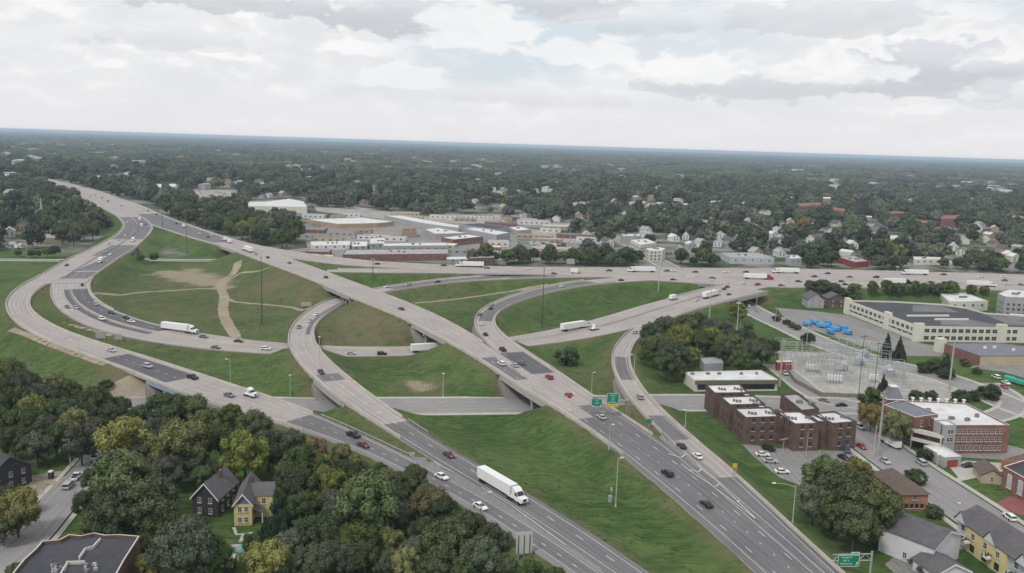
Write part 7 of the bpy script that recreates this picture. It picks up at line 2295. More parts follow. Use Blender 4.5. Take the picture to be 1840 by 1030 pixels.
# parked and street vehicles: photo position, photo point it heads to
PARK = [
    (1370, 819, 1390, 820, 'sedan', 'white', 'white car parked nearest the brick apartments in the cracked lot'), (1384, 831, 1404, 832, 'sedan', 'silver', 'silver white car parked second in the cracked lot'),
    (1405, 850, 1430, 851, 'sedan', 'white', 'white long car parked alone at the grass edge of the cracked lot'), (1381, 809, 1392, 813, 'SUV', 'black', 'black car parked at the foot of the brick apartments'),
    (1516, 825, 1535, 835, 'sedan', 'black', 'black car parked behind the big tree at the apartments'), (1522, 812, 1526, 822, 'SUV', 'blue', 'dark blue car parked against the end wing of the apartments'),
    (1590, 831, 1612, 846, 'sedan', 'silver', 'silver car parked on the diagonal street below the tall pole'), (1655, 834, 1640, 823, 'minivan', 'silver', 'silver minivan parked beside the garage hedge'),
    (1740, 839, 1720, 840, 'sedan', 'black', 'black car turning in front of the garage'), (1814, 933, 1800, 922, 'SUV', 'white', 'white sport utility car parked by the red paving'),
    (1548, 805, 1560, 813, 'sedan', 'red', 'red car parked behind the apartments fence'), (1511, 730, 1490, 729, 'sedan', 'black', 'black car driving past the substation corner'),
    (1481, 722, 1500, 726, 'sedan', 'grey', 'grey car at the kerb by the substation corner'), (1410, 673, 1425, 684, 'pickup', 'silver', 'silver pickup parked in the substation lane'),
    (171, 826, 160, 838, 'SUV', 'silver', 'silver grey sport utility car coming down the narrow street'), (138, 860, 152, 846, 'pickup', 'white', 'white pickup parked behind another on the narrow street'),
    (123, 876, 136, 862, 'minivan', 'silver', 'silver grey van parked beside the construction lot'), (1790, 680, 1775, 673, 'minivan', 'white', 'white van waiting by the green canopy'),
    (1808, 690, 1822, 697, 'sedan', 'white', 'white car on the street by the green canopy'), (1805, 697, 1818, 704, 'sedan', 'red', 'red car on the street by the grass island'),
    (1823, 840, 1835, 842, 'sedan', 'grey', 'grey car parked beside the church porch'), (1600, 556, 1612, 556, 'sedan', 'white', 'white car in the row behind the cream factory, nearest the yellow house'),
    (1617, 541, 1624, 541, 'sedan', 'white', 'second white car in the row behind the cream factory'), (1628, 541, 1636, 541, 'sedan', 'silver', 'silver car in the row behind the cream factory'), (1606, 540, 1613, 540, 'sedan', 'grey', 'grey car in the row behind the cream factory'),
    (1700, 660, 1712, 664, 'sedan', 'white', 'white car parked by the tan warehouse wall'), (1750, 548, 1760, 549, 'sedan', 'silver', 'silver car near the white roofed hall'),
    (1545, 770, 1556, 778, 'SUV', 'silver', 'silver car parked at the top of the diagonal street'), (1392, 573, 1404, 576, 'sedan', 'black', 'black car on the street beside the yard trees'),
    (1360, 560, 1350, 553, 'sedan', 'silver', 'silver car near the bridge piers on the street'), (1345, 552, 1338, 547, 'SUV', 'white', 'white car under the edge of the interstate bridge')]
for (x, y, x2, y2, kind, col, lb) in PARK:
    p, q = U(x, y, 0.07), U(x2, y2, 0.07)
    o = put_vehicle(kind, col, p.x, p.y, 0.07, math.atan2(q.y - p.y, q.x - p.x), p.length > 560)
    tag(o, lb, CAT[kind], 'vehicles in streets and lots')
# white box trailers at the diagonal street, blue covered trailers in the factory yard
def box_trailer(x, y, x2, y2, L, cover, label, grp, arched=False):
    p, q = U(x, y, 0.07), U(x2, y2, 0.07)
    root = empty('box_trailer', (p.x, p.y, 0.07), math.atan2(q.y - p.y, q.x - p.x))
    b = MB(); b.box((0, 0, 0.7), (L, 2.3, 1.5 if arched else 2.1))
    if arched:
        b.box((0, 0, 2.2), (L, 2.3, 0.6), 0, 0, (0.98, 0.45))
    b.build('box', cover, root)
    b = MB(); b.box((0, 0, 0.45), (L + 1.2, 0.9, 0.22)); b.build('chassis', M_CHASS, root)
    wb = MB(); wb.cyl((0, -0.12, 0), (0, 0.12, 0), 0.36, 0.36, 10); wm = wb.mesh('wheel', M_TYRE)
    for sg in (-1, 1):
        link_mesh('wheel', wm, root, (-0.6, sg * 1.05, 0.36)); link_mesh('wheel', wm, root, (0.3, sg * 1.05, 0.36))
    tag(root, label, 'trailer', grp)


box_trailer(1604, 803, 1616, 809, 6.0, PAINT['white'], 'larger white box trailer parked under the street trees', 'trailers')
box_trailer(1589, 793, 1597, 798, 4.6, PAINT['white'], 'smaller white box trailer behind the larger one under the trees', 'trailers')
for k, (x, y, x2, y2) in enumerate(((1450, 586, 1462, 589), (1464, 583, 1476, 586), (1478, 589, 1490, 592), (1488, 584, 1500, 587), (1500, 595, 1512, 598), (1514, 593, 1526, 596), (1522, 601, 1534, 604), (1492, 600, 1503, 603))):
    box_trailer(x, y, x2 + (k % 3 - 1) * 2, y2 + (k % 2) * 3 - 1, 5.0 + (k % 3), M_BLUE, 'bright blue covered trailer in the factory yard, %s from the photo left' % ORD[[0, 1, 2, 3, 5, 6, 7, 4][k]], 'blue covered trailers', True)
for k, (x, y) in enumerate(((570, 463), (586, 464))):
    box_trailer(x, y, x + 5, y + .3, 13, PAINT['white'], '%s white freight trailer parked by the viaduct end' % ('nearer' if k == 0 else 'second'), 'freight trailers')
for k, (x, y) in enumerate(((1822, 689), (1840, 694))):
    box_trailer(x, y, x + 12, y + 3.5, 9, M_GREENC, '%s green covered stall at the street edge' % ORD[k], 'green covered stalls', True)
# --------- parked cars in the far lots
for k in range(26):
    x, y = 352 + 2.9 * k, random.uniform(344, 364)
    p = U(x, y)
    c = random.choice(['white', 'silver', 'grey', 'black', 'white'])
    o = put_vehicle('sedan', c, p.x, p.y, 0.06, random.choice([0.3, 1.87]), True)
    tag(o, '%s car parked in the crowded lot by the white warehouse, %s from the left' % (c, ORD[k]), 'car', 'cars parked by the white warehouse')
for k in range(16):
    x, y = 565 + 6 * k, random.uniform(420, 430)
    p = U(x, y)
    c = random.choice(['white', 'silver', 'grey', 'black'])
    o = put_vehicle('sedan', c, p.x, p.y, 0.06, random.choice([0.0, 1.57]), True)
    tag(o, '%s car parked behind the long white shed, %s from the left' % (c, ORD[k]), 'car', 'cars parked behind the long white shed')
for k in range(12):
    x, y = 2 + 3.3 * k, random.uniform(438, 448)
    p = U(x, y)
    c = random.choice(['white', 'orange', 'silver', 'orange'])
    o = put_vehicle('box_truck' if c == 'orange' else 'sedan', c, p.x, p.y, 0.06, random.choice([0.2, 1.7]), True)
    tag(o, '%s vehicle parked in the rental yard, %s from the left' % (c, ORD[k]), 'truck' if c == 'orange' else 'car', 'vehicles in the rental yard')

# ------------------------------------------------------------------ poles, signs, substation
M_POLE = mat('pole_paint', (0.43, 0.47, 0.42), 0.6, 0.08, 0.5, 0.4, 0.2)
M_MAST = mat('weathered_mast', (0.075, 0.07, 0.065), 0.7, 0.15, 0.5)
M_WOOD = mat('utility_wood', (0.36, 0.33, 0.29), 0.95, 0.18, 0.8)


def light_pole(bx, by, ty, arm, label, m=None):
    p = G(bx, by)
    h = top_z(p, ty) - p.z
    root = empty('street_light', p)
    b = MB(); b.cyl((0, 0, -0.3), (0, 0, h), 0.16, 0.09, 8); b.cyl((0, 0, -0.2), (0, 0, 0.6), 0.3, 0.28, 8); b.build('pole', m or M_POLE, root)
    d = Vector(arm)
    if d.length > 0.1:
        b = MB(); b.cyl((0, 0, h - 0.4), tuple(d * 0.5 + Vector((0, 0, h + 0.1))), 0.07, 0.06, 6); b.cyl(tuple(d * 0.5 + Vector((0, 0, h + 0.1))), tuple(d + Vector((0, 0, h + 0.15))), 0.06, 0.05, 6)
        b.build('arm', m or M_POLE, root)
    b = MB(); e = d + Vector((0, 0, h + 0.05))
    b.box((e.x, e.y, e.z), (0.9, 0.42, 0.25), 0, math.atan2(d.y, d.x) if d.length > 0.1 else 0); b.build('lamp_head', M_TRIM, root)
    tag(root, label, 'street light', 'street lights')


for a in ((414, 691, 646, (-1.4, 0, 0), 'pale street light on the grass behind the outer ramp'), (521.5, 716, 675, (0, 0, 0), 'pale street light on the slope left of the curved ramp bridge'),
          (796, 713, 672, (0, 0, 0), 'pale street light on the grass before the viaduct bridge'), (1063, 703, 670, (0.8, 0, 0), 'pale street light behind the green overhead signs'),
          (1106, 911, 824, (1.1, 0.3, 0), 'tall pale camera pole with cabinet in the wide median'), (1231, 768, 737, (-.5, 0, 0), 'slim street light on the slope beside the apartments'),
          (1424, 940, 872, (-5.5, 0.6, 0), 'street light with long arm on the right verge'), (1094, 808, 764, (1.0, .2, 0), 'slim street light on the median edge of the viaduct road'),
          (865, 928, 886, (2, .5, 0), 'slim street light at the outer ramp edge near the truck'), (142, 640, 612, (-3.2, 0, 0), 'thin light with arm on the outer ramp parapet'),
          (563, 600, 570, (0, 0, 0), 'thin light on the inner edge of the tight ramp'), (574, 650, 606, (0, 0, 0), 'thin light on the slope beneath the tight ramp'),
          (1028, 745, 715, (0, 0, 0), 'slim light on the viaduct road before the green signs'), (1139, 676, 638, (-1.5, 0, 0), 'slim light beside the slender ramp'), (1011, 655, 636, (-1.2, 0, 0), 'street light by the dark round bush'),
          (1721, 925, 905, (0, 0, 0), 'globe topped post behind the townhouses'), (1683, 843, 818, (0, 0, 0), 'globe topped post beside the garage'),
          (108, 812, 786, (0, 0, 0), 'slim post among the trees by the narrow street')):
    light_pole(*a)
for (bx, by, ty, lb) in ((471, 583, 462, 'tall dark high mast light inside the loop'), (974, 589, 482, 'tall dark high mast light on the grass before the climbing carriageway'), (670, 506, 464, 'dark high mast light behind the viaduct'),
                         (336, 456, 402, 'dark high mast light beside the far highway'), (1183, 524, 454, 'pale high mast light by the interstate bridge'), (1274, 580, 500, 'pale high mast light on the slope by the thicket'),
                         (1324, 594, 543, 'pale thick mast beside the thicket'), (292, 410, 380, 'distant mast light at the fork of the far highway'), (1610, 506, 478, 'thin mast light on the interstate')):
    p = G(bx, by); h = top_z(p, ty) - p.z
    root = empty('high_mast_light', p)
    m = M_MAST if lb.startswith(('tall dark', 'dark', 'distant')) else M_POLE
    b = MB(); b.cyl((0, 0, -0.3), (0, 0, h), 0.34, 0.14, 8); b.build('pole', m, root)
    b = MB(); b.cyl((0, 0, h - 0.6), (0, 0, h - 0.3), 0.9, 0.9, 10)
    b.build('lamp_ring', m, root)
    for k in range(6):
        b = MB(); b.box((math.cos(k * 1.047) * 1.05, math.sin(k * 1.047) * 1.05, h - 0.8), (0.45, 0.45, 0.4)); b.build('lamp_head', M_TRIM, root)
    tag(root, lb, 'mast light', 'high mast lights')


def utility(bx, by, ty, lb, r=0.28, arms=2, m=None, lean=0):
    p = G(bx, by); h = top_z(p, ty) - p.z
    root = empty('utility_pole', p)
    b = MB(); b.cyl((0, 0, -0.3), (0, 0, h), r, r * 0.65, 8); b.build('pole', m or M_WOOD, root)
    for k in range(arms):
        b = MB(); b.box((0, 0, h - 0.8 - 1.6 * k), (3.6 - 0.5 * k, 0.2, 0.2), 0, 0.5)
        b.build('crossarm', m or M_WOOD, root)
        for q in (-1.5, -0.5, 0.5, 1.5):
            b = MB(); b.cyl((q * math.cos(.5), q * math.sin(.5), h - 0.6 - 1.6 * k), (q * math.cos(.5), q * math.sin(.5), h - 0.25 - 1.6 * k), 0.09, 0.06, 6); b.build('insulator', M_GREYW, root)
    tag(root, lb, 'utility pole', 'utility poles')
    return p, h


ut = [utility(1577, 822, 702, 'tall pale utility pole in front of the mansard brick building', 0.42, 3), utility(1705, 702, 613, 'tall pale pole on the grass by the blue roofed warehouse', 0.5, 0),
      utility(1401, 695, 609, 'tall pole with side frame behind the long white roofed building', 0.36, 1), utility(1543, 708, 602, 'thin black pole at the front of the substation', 0.16, 1, M_MAST),
      utility(1571, 700, 615, 'second thin black pole at the front of the substation', 0.14, 1, M_MAST), utility(1449, 622, 585, 'pole behind the substation by the yard trees', 0.22, 1), utility(1569, 825, 765, 'grey green steel pole beside the tall utility pole', 0.2, 0, M_POLE),
      utility(1406, 822, 786, 'short dark pole in the apartments lot', 0.12, 1), utility(1448, 825, 775, 'slim pole before the arched wing of the apartments', 0.12, 0),
      utility(127, 842, 786, 'wooden pole with crossarms at the narrow street', 0.2, 2), utility(1117, 462, 415, 'pale thick pole on the street beyond the interstate', 0.5, 1), utility(1024, 446, 410, 'pale pole near the workshops beyond the interstate', 0.4, 1),
      utility(1393, 580, 552, 'pole beside the yard street', 0.2, 1), utility(1331, 583, 543, 'pole at the edge of the thicket', 0.24, 0), utility(1804, 542, 500, 'lattice pole near the interstate edge', 0.3, 2)]


def wire(a, b, label, sag=1.5):
    q = MB()
    pts = [a.lerp(b, k / 10) - Vector((0, 0, sag * 4 * (k / 10) * (1 - k / 10))) for k in range(11)]
    for i in range(10):
        q.cyl(pts[i], pts[i + 1], 0.03, 0.03, 4)
    o = q.build('power_line', M_MAST)
    tag(o, label, 'cable', 'power lines')


top = lambda u, dz=0.9: u[0] + Vector((0, 0, u[1] - dz))
wire(top(ut[0]), top(ut[3]), 'thin power line from the tall pale pole to the substation')
wire(top(ut[9]), top(ut[9]) + Vector((-30, -14, -2)), 'thin power line along the narrow street')

# green guide signs
M_SIGN = mat('sign_green', (0.012, 0.20, 0.125), 0.5, 0.06, 0.8)
M_SIGNY = mat('sign_yellow', (0.62, 0.38, 0.03), 0.5, 0.06, 0.8)
M_SIGNW = mat('sign_white', (0.72, 0.75, 0.72), 0.5, 0.04, 0.8)


def text(body, size, loc, rz, parent, m, ext=0.01, tilt=0.0):
    cu = bpy.data.curves.new('lettering', 'FONT')
    cu.body = body; cu.size = size; cu.align_x = 'CENTER'; cu.align_y = 'CENTER'; cu.extrude = ext
    cu.materials.append(m)
    tmp = bpy.data.objects.new('lettering', cu)
    me = bpy.data.meshes.new_from_object(tmp)
    bpy.data.objects.remove(tmp)
    o = bpy.data.objects.new('lettering', me)
    COL.objects.link(o); o.parent = parent
    o.rotation_euler = (math.pi / 2, 0, rz); o.location = loc
    return o


def sign_panel(root, cx, z, w, h, lines, m=None, border=True, name='sign_panel', y=0.0):
    b = MB(); b.box((cx, y, z), (w, 0.12, h)); pn = b.build(name, m or M_SIGN, root)
    if border:
        b = MB()
        for (dx, dz_, sx, sz_) in ((0, 0.06, w - 0.2, 0.1), (0, h - 0.16, w - 0.2, 0.1), (-w / 2 + 0.1, 0.06, 0.1, h - 0.12), (w / 2 - 0.1, 0.06, 0.1, h - 0.12)):
            b.box((cx + dx, y - 0.075, z + dz_), (sx, 0.03, sz_))
        b.build('border', M_SIGNW, pn)
    for (tx, tz, sz_, body) in lines:
        text(body, sz_, (cx + tx, y - 0.085, z + tz), 0, pn, M_SIGNW)
    return pn


def arrow(pn, x, z, s, ang, y=-0.09):
    b = MB()
    c, n_ = math.cos(ang), math.sin(ang)
    for (a, d) in (((-0.5, -0.09), (0.2, 0.09)),):
        pts = [(-0.5, -0.1), (0.15, -0.1), (0.15, 0.1), (-0.5, 0.1)]
        b.face([(x + s * (u * c - v * n_), y, z + s * (u * n_ + v * c)) for (u, v) in pts])
    pts = [(0.1, -0.32), (0.55, 0), (0.1, 0.32)]
    b.face([(x + s * (u * c - v * n_), y, z + s * (u * n_ + v * c)) for (u, v) in pts])
    b.build('arrow', M_SIGNW, pn)


# sign on a cantilever arm at the lower right
p = G(1562, 1042)
q0 = PJ((p.x, p.y, p.z))
ztop = top_z(p, 991)
root = empty('highway_sign', p, math.radians(6))
h = ztop - p.z
b = MB(); b.cyl((0, 0, -0.5), (0, 0, h), 0.30, 0.24, 10); b.build('post', M_STEEL, root)
mpp = PJ((p.x, p.y, ztop))[2] / FOC
zc = h - 1.2
b = MB()
for z in (h - 0.6, h - 2.2):
    b.cyl((0, 0, z), (-9.6, 0, z), 0.13, 0.13, 8)
for k in range(6):
    b.cyl((-1.6 * k, 0, h - (0.6 if k % 2 else 2.2)), (-1.6 * (k + 1), 0, h - (2.2 if k % 2 else 0.6)), 0.07, 0.07, 6)
b.build('truss_arm', M_STEEL, root)
W_, H_ = 41 * mpp, 23 * mpp
cxs = -44 * mpp
pn = sign_panel(root, cxs, h - 27.5 * mpp, W_, H_, [(-0.10 * W_, 0.79 * H_, 0.19 * H_, 'Michigan St'), (-0.12 * W_, 0.53 * H_, 0.19 * H_, '10th St'), (-0.10 * W_, 0.26 * H_, 0.19 * H_, 'Fletcher Ave')], y=-0.25)
arrow(pn, cxs + W_ * 0.38, h - 27.5 * mpp + H_ * 0.26, 0.95, math.radians(60), -0.35)
sign_panel(root, cxs + W_ * 0.28, h - 27.5 * mpp + H_ + 0.02, W_ * 0.42, H_ * 0.22, [(0, 0.11 * H_, 0.16 * H_, 'EXIT 111')], y=-0.25)
tag(root, 'green exit sign on a white truss arm at the lower right verge', 'road sign')

# gantry with two green panels over the viaduct road
p = G(1128, 752)
h = top_z(p, 718) - p.z
root = empty('overhead_sign', p)
mpp = PJ((p.x, p.y, p.z + h))[2] / FOC
b = MB()
for dx in (-0.55, 0.55):
    for dy in (-0.55, 0.55):
        b.cyl((dx, dy, -0.5), (dx, dy, h), 0.12, 0.12, 6)
for k in range(8):
    z = h * k / 8
    b.cyl((-0.55, -0.55, z), (0.55, -0.55, z + h / 8), 0.06, 0.06, 4); b.cyl((-0.55, 0.55, z), (-0.55, -0.55, z + h / 8), 0.06, 0.06, 4)
b.build('tower', mat('rusty_steel', (0.27, 0.21, 0.17), 0.8, 0.2, 0.6), root)
b = MB()
Lx = 75 * mpp
for z in (h - 0.3, h - 1.7):
    for dy in (-.5, .5):
        b.cyl((0.8, dy, z), (-Lx, dy, z), 0.09, 0.09, 6)
for k in range(12):
    x0, x1 = -Lx * k / 12, -Lx * (k + 1) / 12
    b.cyl((x0, -.5, h - (.3 if k % 2 else 1.7)), (x1, -.5, h - (1.7 if k % 2 else .3)), 0.06, 0.06, 4)
b.build('truss', M_STEEL, root)
W_, H_ = 22 * mpp, 21 * mpp
z0 = h - 9 * mpp
pn = sign_panel(root, -29 * mpp, z0, W_, H_, [(0, H_ * .80, H_ * .16, 'NORTH'), (0, H_ * .60, H_ * .17, 'I-65'), (0, H_ * .40, H_ * .17, 'I-70'), (0, H_ * .20, H_ * .17, 'Chicago')], y=-0.7)
arrow(pn, -29 * mpp - W_ * .35, z0 + H_ * .1, 0.7, -math.pi / 2, -0.8); arrow(pn, -29 * mpp + W_ * .35, z0 + H_ * .1, 0.7, -math.pi / 2, -0.8)
sign_panel(root, -29.5 * mpp, z0 - 4.6 * mpp, W_, 4.4 * mpp, [], M_SIGNY, False, 'sign_panel', -0.7)
W_, H_ = 20 * mpp, 15.5 * mpp
z0 = h - 14.5 * mpp
pn = sign_panel(root, -57.5 * mpp, z0, W_, H_, [(0, H_ * .78, H_ * .2, 'I-70'), (0, H_ * .45, H_ * .22, 'EAST')], y=-0.7)
arrow(pn, -57.5 * mpp - W_ * .35, z0 + H_ * .15, 0.7, -math.pi / 2, -0.8); arrow(pn, -57.5 * mpp + W_ * .35, z0 + H_ * .15, 0.7, -math.pi / 2, -0.8)
sign_panel(root, -60 * mpp, z0 + H_, W_ * .5, H_ * .16, [], None, False, 'sign_panel', -0.7)
tag(root, 'pair of green overhead signs, one with yellow strip, on a truss above the viaduct road', 'road sign')

# back of a sign in the trees, sign boards on the far roads, small markers
def board(name, bx, by, ty, w, hgt, m, label, posts=2, ribs=False, rz=0.0):
    p = G(bx, by); h = top_z(p, ty) - p.z
    root = empty(name, p, rz)
    b = MB(); b.box((0, 0, h - hgt), (w, 0.12, hgt)); b.build('panel', m, root)
    for k in range(posts):
        x = 0 if posts == 1 else -w * 0.35 + w * 0.7 * k / (posts - 1)
        b = MB(); b.cyl((x, 0.14, -0.4), (x, 0.14, h - (0.1 if not ribs else 0.6)), 0.11, 0.11, 6); b.build('post', M_STEEL, root)
        if ribs:
            b = MB(); b.box((x, -0.09, h - hgt + 0.05), (0.22, 0.08, hgt * 0.85)); b.build('rib', M_MAST, root)
    tag(root, label, 'road sign')


board('sign_back', 941, 1003, 956, 3.9, 5.4, mat('sign_back_aluminium', (0.46, 0.46, 0.45), 0.6, 0.08, 0.5), 'grey back of a large sign beside the outer ramp at the wood', 3, True, math.radians(12))
board('warning_sign', 1319, 858, 833, 1.3, 1.3, M_SIGNY, 'small orange warning sign on the right verge', 2)
board('guide_sign', 1166, 770, 753, 1.7, 1.5, M_SIGN, 'little green marker sign in the gore beside the slender ramp', 1)
board('sign_back', 181, 612, 596, 4.6, 3.2, M_GREYW, 'grey sign back between outer ramp and lower carriageway', 2)
board('sign_back', 213, 616, 600, 3.4, 2.8, M_GREYW, 'smaller grey sign back right of the other one between ramps', 2)
board('sign_back', 550, 553, 543, 6.2, 2.4, M_GREYW, 'grey sign back at the entry of the tight ramp', 2)
board('sign_back', 1025, 481, 465, 6.6, 4.6, M_GREYW, 'pale grey sign back at the far edge of the interstate', 3)
# cabinet beside the camera pole
p = G(1096, 902)
root = empty('utility_cabinet', p)
b = MB(); b.box((0, 0, 0), (0.9, 0.7, 1.7)); b.box((0, 0, 1.7), (1.0, 0.8, 0.12)); b.build('housing', M_GREYW, root)
b = MB(); b.box((0, -0.37, 0.2), (0.7, 0.04, 1.3)); b.build('door', M_STEEL, root)
b = MB(); b.cyl((0.2, 0, 1.8), (0.2, 0, 3.4), 0.05, 0.05, 6); b.box((0.2, 0, 3.2), (0.6, 0.5, 0.9)); b.build('mast_box', M_GREYW, root)
tag(root, 'grey roadside cabinet at the foot of the camera pole', 'cabinet')

# guard rails along the median edges
def guard_rail(k, sg, pa, pb, label):
    r = RD[k]
    sa, sb = sorted((sp(k, *pa), sp(k, *pb)))
    ii = [i for i in range(len(r.p)) if sa <= r.s[i] <= sb]
    root = empty('guard_rail', tuple(r.p[ii[0]]))
    o = sweep(r, 'rail', lambda i: sg * (r.hw[i] + 0.3), RAIL, M_STEEL, None, sa, sb, ROAD_Z[k])
    o.parent = root; o.location = -root.location
    for i in ii:
        x, y = r.p[i, 0] + r.N[i, 0] * sg * (r.hw[i] + 0.42), r.p[i, 1] + r.N[i, 1] * sg * (r.hw[i] + 0.42)
        b = MB(); b.box((x, y, r.p[i, 2] - 0.5), (0.14, 0.14, 1.2))
        b.build('post', M_STEEL, root, -root.location)
    tag(root, label, 'guard rail')


guard_rail('A', 1, (570, 742), (735, 819), 'steel guard rail at the grassy wedge between the two ramps')
guard_rail('B', 1, (725, 752), (765, 780), 'short steel guard rail after the tight ramp bridge')
guard_rail('M', -1, (1100, 804), (1135, 836), 'short steel guard rail at the median below the viaduct')

# substation
M_XF = mat('transformer_grey', (0.40, 0.43, 0.46), 0.6, 0.1, 0.6)
M_PORC = mat('bushing_pale', (0.58, 0.62, 0.64), 0.4, 0.08, 0.8)
SUBST = 'substation equipment'
def transformer(x, y, label, s=1.0):
    p = U(x, y, 0.04)
    root = empty('transformer', p, 0.3)
    b = MB(); b.box((0, 0, 0.2), (3.2 * s, 2.2 * s, 2.4 * s)); b.build('tank', M_XF, root)
    for sg in (-1, 1):
        b = MB()
        for k in range(5):
            b.box((-1.2 * s + 0.6 * s * k, sg * 1.4 * s, 0.5), (0.18, 0.6 * s, 1.8 * s))
        b.build('radiator', M_XF, root)
    for k in range(3):
        b = MB(); b.cyl((-1 * s + k * s, 0, 2.5 * s), (-1 * s + k * s, 0, 4.0 * s), 0.2, 0.12, 8); b.build('bushing', M_PORC, root)
    b = MB(); b.cyl((-1.0 * s, 0.6 * s, 2.9 * s), (1.0 * s, 0.6 * s, 2.9 * s), 0.35 * s, 0.35 * s, 10); b.build('conservator', M_PORC, root)
    tag(root, label, 'transformer', SUBST)


def breaker_row(x, y, n, dx, dy, word):
    for k in range(n):
        p = U(x + dx * k, y + dy * k, 0.04)
        root = empty('circuit_breaker', p)
        b = MB(); b.box((0, 0, 0), (0.9, 0.9, 1.4)); b.build('stand', M_STEEL, root)
        b = MB(); b.cyl((0, 0, 1.4), (0, 0, 3.6), 0.62, 0.62, 10); b.cyl((0, 0, 3.6), (0, 0, 3.9), 0.62, 0.25, 10); b.build('tank', M_PORC, root)
        b = MB(); b.cyl((0, 0, 3.9), (0, 0, 5.2), 0.12, 0.08, 6); b.build('bushing', M_PORC, root)
        tag(root, 'pale breaker in the %s, %s from the left' % (word, ORD[k]), 'circuit breaker', SUBST)


def bus_gantry(x0, y0, x1, y1, h, word):
    a, c = U(x0, y0, 0.04), U(x1, y1, 0.04)
    root = empty('bus_gantry', a)
    d = c - a
    n = max(2, int(d.length / 7) + 1)
    for k in range(n):
        p = d * (k / (n - 1))
        b = MB()
        for o in (-.25, .25):
            b.cyl((p.x + o, p.y, 0), (p.x + o * .6, p.y, h), 0.09, 0.07, 4)
        for z in range(int(h)):
            b.cyl((p.x - .25, p.y, z), (p.x + .25, p.y, z + 1), 0.04, 0.04, 4)
        b.build('column', M_STEEL, root)
        b = MB(); b.cyl((p.x, p.y, h + 0.1), (p.x, p.y, h + 1.2), 0.1, 0.06, 6); b.build('insulator', M_PORC, root)
    b = MB(); b.cyl((0, 0, h), tuple(d + Vector((0, 0, h))), 0.1, 0.1, 4); b.cyl((0, 0, h - 0.6), tuple(d + Vector((0, 0, h - 0.6))), 0.07, 0.07, 4); b.build('beam', M_STEEL, root)
    b = MB(); b.cyl((0, 0, h + 1.2), tuple(d + Vector((0, 0, h + 1.2))), 0.06, 0.06, 4); b.build('busbar', M_PORC, root)
    tag(root, 'pale steel lattice frame %s in the substation' % word, 'gantry', SUBST)


breaker_row(1449, 668, 5, 5.5, 0.4, 'upper left row of the substation')
breaker_row(1488, 688, 5, 5.5, 0.4, 'front row of the substation')
breaker_row(1563, 687, 3, 6, 0.4, 'row by the dark conifer')
for k, (x0, y0, x1, y1, h, wd) in enumerate(((1392, 636, 1440, 640, 7, 'nearest the thicket'), (1402, 643, 1510, 646, 7, 'spanning the far side'), (1410, 650, 1500, 654, 6, 'second from the far side'), (1425, 660, 1480, 664, 5, 'above the upper breaker row'),
                                              (1470, 668, 1530, 672, 5, 'in the centre'), (1520, 640, 1600, 652, 8, 'behind the thin black poles'), (1535, 660, 1590, 668, 6, 'right of the centre'), (1560, 674, 1622, 678, 7, 'near the dark conifer'), (1590, 690, 1622, 692, 7, 'at the front corner'), (1480, 630, 1560, 640, 6, 'along the far fence'))):
    bus_gantry(x0, y0, x1, y1, h, wd)
rs2 = random.Random(9)
for k in range(16):
    xx = 1408 + 13 * k
    y0 = 641 + (k % 4) * 9 + rs2.uniform(-2, 2) + (xx - 1408) * 0.06
    bus_gantry(xx, y0, xx + rs2.uniform(18, 34), y0 + rs2.uniform(1, 3), rs2.uniform(4.5, 7), 'of the crowded middle, %s from left,' % ORD[k])
for k in range(26):
    px_ = 1402 + (k % 13) * 17 + rs2.uniform(-4, 4); py_ = 646 + (k // 13) * 20 + (px_ - 1402) * 0.10 + rs2.uniform(-3, 3)
    p = U(px_, py_, 0.04)
    root = empty('switch_frame', p, rs2.uniform(-.3, .3))
    hh_ = rs2.uniform(3.0, 4.6)
    for q in (-1.4, 0, 1.4):
        b = MB(); b.cyl((q, 0, 0), (q, 0, hh_), 0.07, 0.06, 5); b.build('leg', M_STEEL, root)
        b = MB(); b.cyl((q, 0, hh_ + .1), (q, 0, hh_ + 1.3), 0.12, 0.07, 6); b.build('insulator', M_PORC, root)
    b = MB(); b.box((0, 0, hh_), (3.4, 0.15, 0.12)); b.build('beam', M_STEEL, root)
    tag(root, 'slim three legged switch frame in the substation, %s of the %s row' % (ORD[k % 13], ('far', 'near')[k // 13]), 'switchgear', SUBST)
transformer(1545, 655, 'bluish transformer behind the thin black pole', 1.3); transformer(1552, 642, 'transformer nearest the far fence of the substation', 1.2); transformer(1595, 672, 'transformer beside the white substation cabin', 1.2); transformer(1515, 665, 'transformer at the middle of the substation', 1.1)
flat_building('control_cabin', 'white roofed control cabin in the substation', 'cabin', [(1590, 661), (1602, 660), (1610, 665), (1596, 666)], 3.2, M_GREYW, M_WROOF, 0.2)
flat_building('control_cabin', 'red walled hut with overhanging white roof at the substation corner', 'hut', [(1394, 648), (1420, 646.5), (1424, 650), (1397, 651)], 4.0, M_REDW, M_WROOF, 0.15, M_TRIM)
# substation fence
fp = [U(x, y, 0.04) for (x, y) in ((1404, 655), (1428, 688), (1475, 713), (1545, 716))]
root = empty('fence', fp[0])
for a, c in zip(fp, fp[1:]):
    n = int((c - a).length / 3)
    for k in range(n + 1):
        p = a.lerp(c, k / n) - fp[0]
        b = MB(); b.cyl((p.x, p.y, 0), (p.x, p.y, 2.2), 0.05, 0.05, 5); b.build('post', M_STEEL, root)
    d = c - a; m_ = (a + c) / 2 - fp[0]
    b = MB(); b.box((m_.x, m_.y, 0.0), (d.length, 0.05, 1.9), 0, math.atan2(d.y, d.x)); b.build('panel', mat('fence_slats', (0.20, 0.17, 0.14), 0.9, 0.15, 0.4), root)
tag(root, 'brown screened fence along the front of the substation', 'fence')
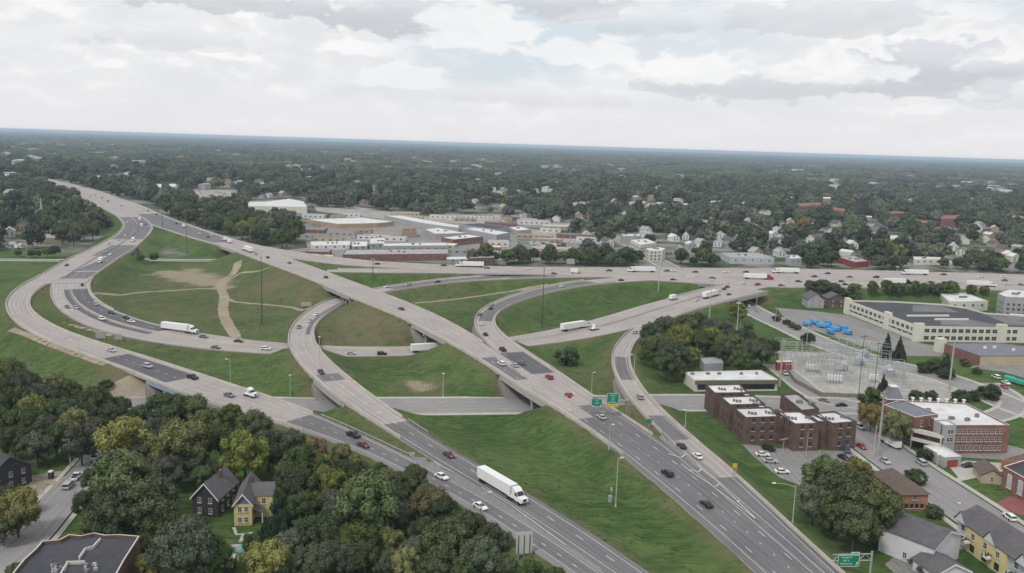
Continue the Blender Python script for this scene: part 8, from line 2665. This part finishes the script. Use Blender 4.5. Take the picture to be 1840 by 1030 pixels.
# construction lot: stacks of timber and a portable toilet
for k, (x, y) in enumerate(((98, 872), (101, 868), (92, 869), (60, 880), (75, 886), (45, 878), (52, 868))):
    p = U(x, y, 0.04)
    root = empty('timber_stack', p, 0.5 * k)
    for j in range(5):
        b = MB(); b.box((0, -0.4 + 0.2 * j, 0.0), (2.6 - 0.3 * (j % 2), 0.17, 0.22 + 0.08 * (j % 3))); b.build('plank', M_TAN if k % 2 else M_WOOD, root)
    tag(root, 'pile of planks on the construction lot, %s from the photo right' % ORD[[1, 0, 2, 4, 3, 6, 5][k]], 'timber', 'timber stacks')
p = U(92, 860, 0.04)
root = empty('portable_toilet', p)
b = MB(); b.box((0, 0, 0), (1.2, 1.2, 2.1)); b.build('cabin', M_DARKW, root)
b = MB(); b.box((0, 0, 2.1), (1.3, 1.3, 0.3), 0, 0, (0.8, 0.8)); b.build('roof', M_TRIM, root)
tag(root, 'portable toilet with white roof on the construction lot', 'toilet')
p = U(53, 889, 0.04)
root = empty('tarpaulin', p)
b = MB()
for i in range(6):
    for j in range(6):
        pass
g = random.Random(3)
H = [[0.15 + g.uniform(0, .8) * (0 < i < 5 and 0 < j < 5) for j in range(6)] for i in range(6)]
for i in range(5):
    for j in range(5):
        b.face([(i * .6 - 1.5, j * .6 - 1.5, H[i][j]), (i * .6 - .9, j * .6 - 1.5, H[i + 1][j]), (i * .6 - .9, j * .6 - .9, H[i + 1][j + 1]), (i * .6 - 1.5, j * .6 - .9, H[i][j + 1])])
b.build('sheet', M_PURPLE, root)
tag(root, 'crumpled violet blue tarpaulin on the construction lot', 'tarpaulin')

# ------------------------------------------------------------------ labels of trees and houses
CW = {'d': 'dark green', 'm': 'mid green', 'y': 'yellow green', 'a': 'autumn brown', 'g': 'grey green', 'c': 'blackish green'}
by = {}
for (root, c, kind, ph, spd) in TREE_OBJ:
    by.setdefault((ph, root.name.split('.')[0]), []).append((root, c, kind, spd))
for (ph, nm), L in by.items():
    L.sort(key=lambda q: PJ(q[0].location)[0])
    num = {}
    word = {'tree': 'broadleaf tree', 'conifer_tree': 'conical evergreen', 'shrub': 'rounded bush'}[nm]
    for (root, c, kind, spd) in L:
        num[c] = num.get(c, 0) + 1
        k = num[c]
        od = ORD[k - 1] if k <= len(ORD) else 'last'
        tag(root, '%s %s in the %s, %s such from left' % (CW[c], word, ph, od), 'tree' if nm != 'shrub' else 'bush', '%ss in the %s' % (nm.replace('_', ' '), ph))
HOUSE_SPOTS.sort(key=lambda q: q[3])
wn_ = {}
for (root, p, far, x, y, wm, rm) in HOUSE_SPOTS:
    zone = 'just beyond the interstate' if far < 1000 else ('in the wooded middle distance' if far < 2200 else 'far off in the woods')
    word = '%s house with %s roof' % ({'white_siding': 'white', 'grey_wall': 'grey', 'cream_paint': 'cream', 'white_trim': 'bright white', 'tan_brick': 'tan brick'}[wm.name],
                                             {'grey_shingles': 'dark grey', 'grey_roof_membrane': 'pale grey', 'brown_shingles': 'brown', 'white_roof_membrane': 'white', 'white_trim': 'white'}[rm.name])
    k = wn_.get((zone, word), 0); wn_[(zone, word)] = k + 1
    tag(root, '%s %s, %s such from left' % (word, zone, ORD[k]), 'house', 'houses ' + zone)
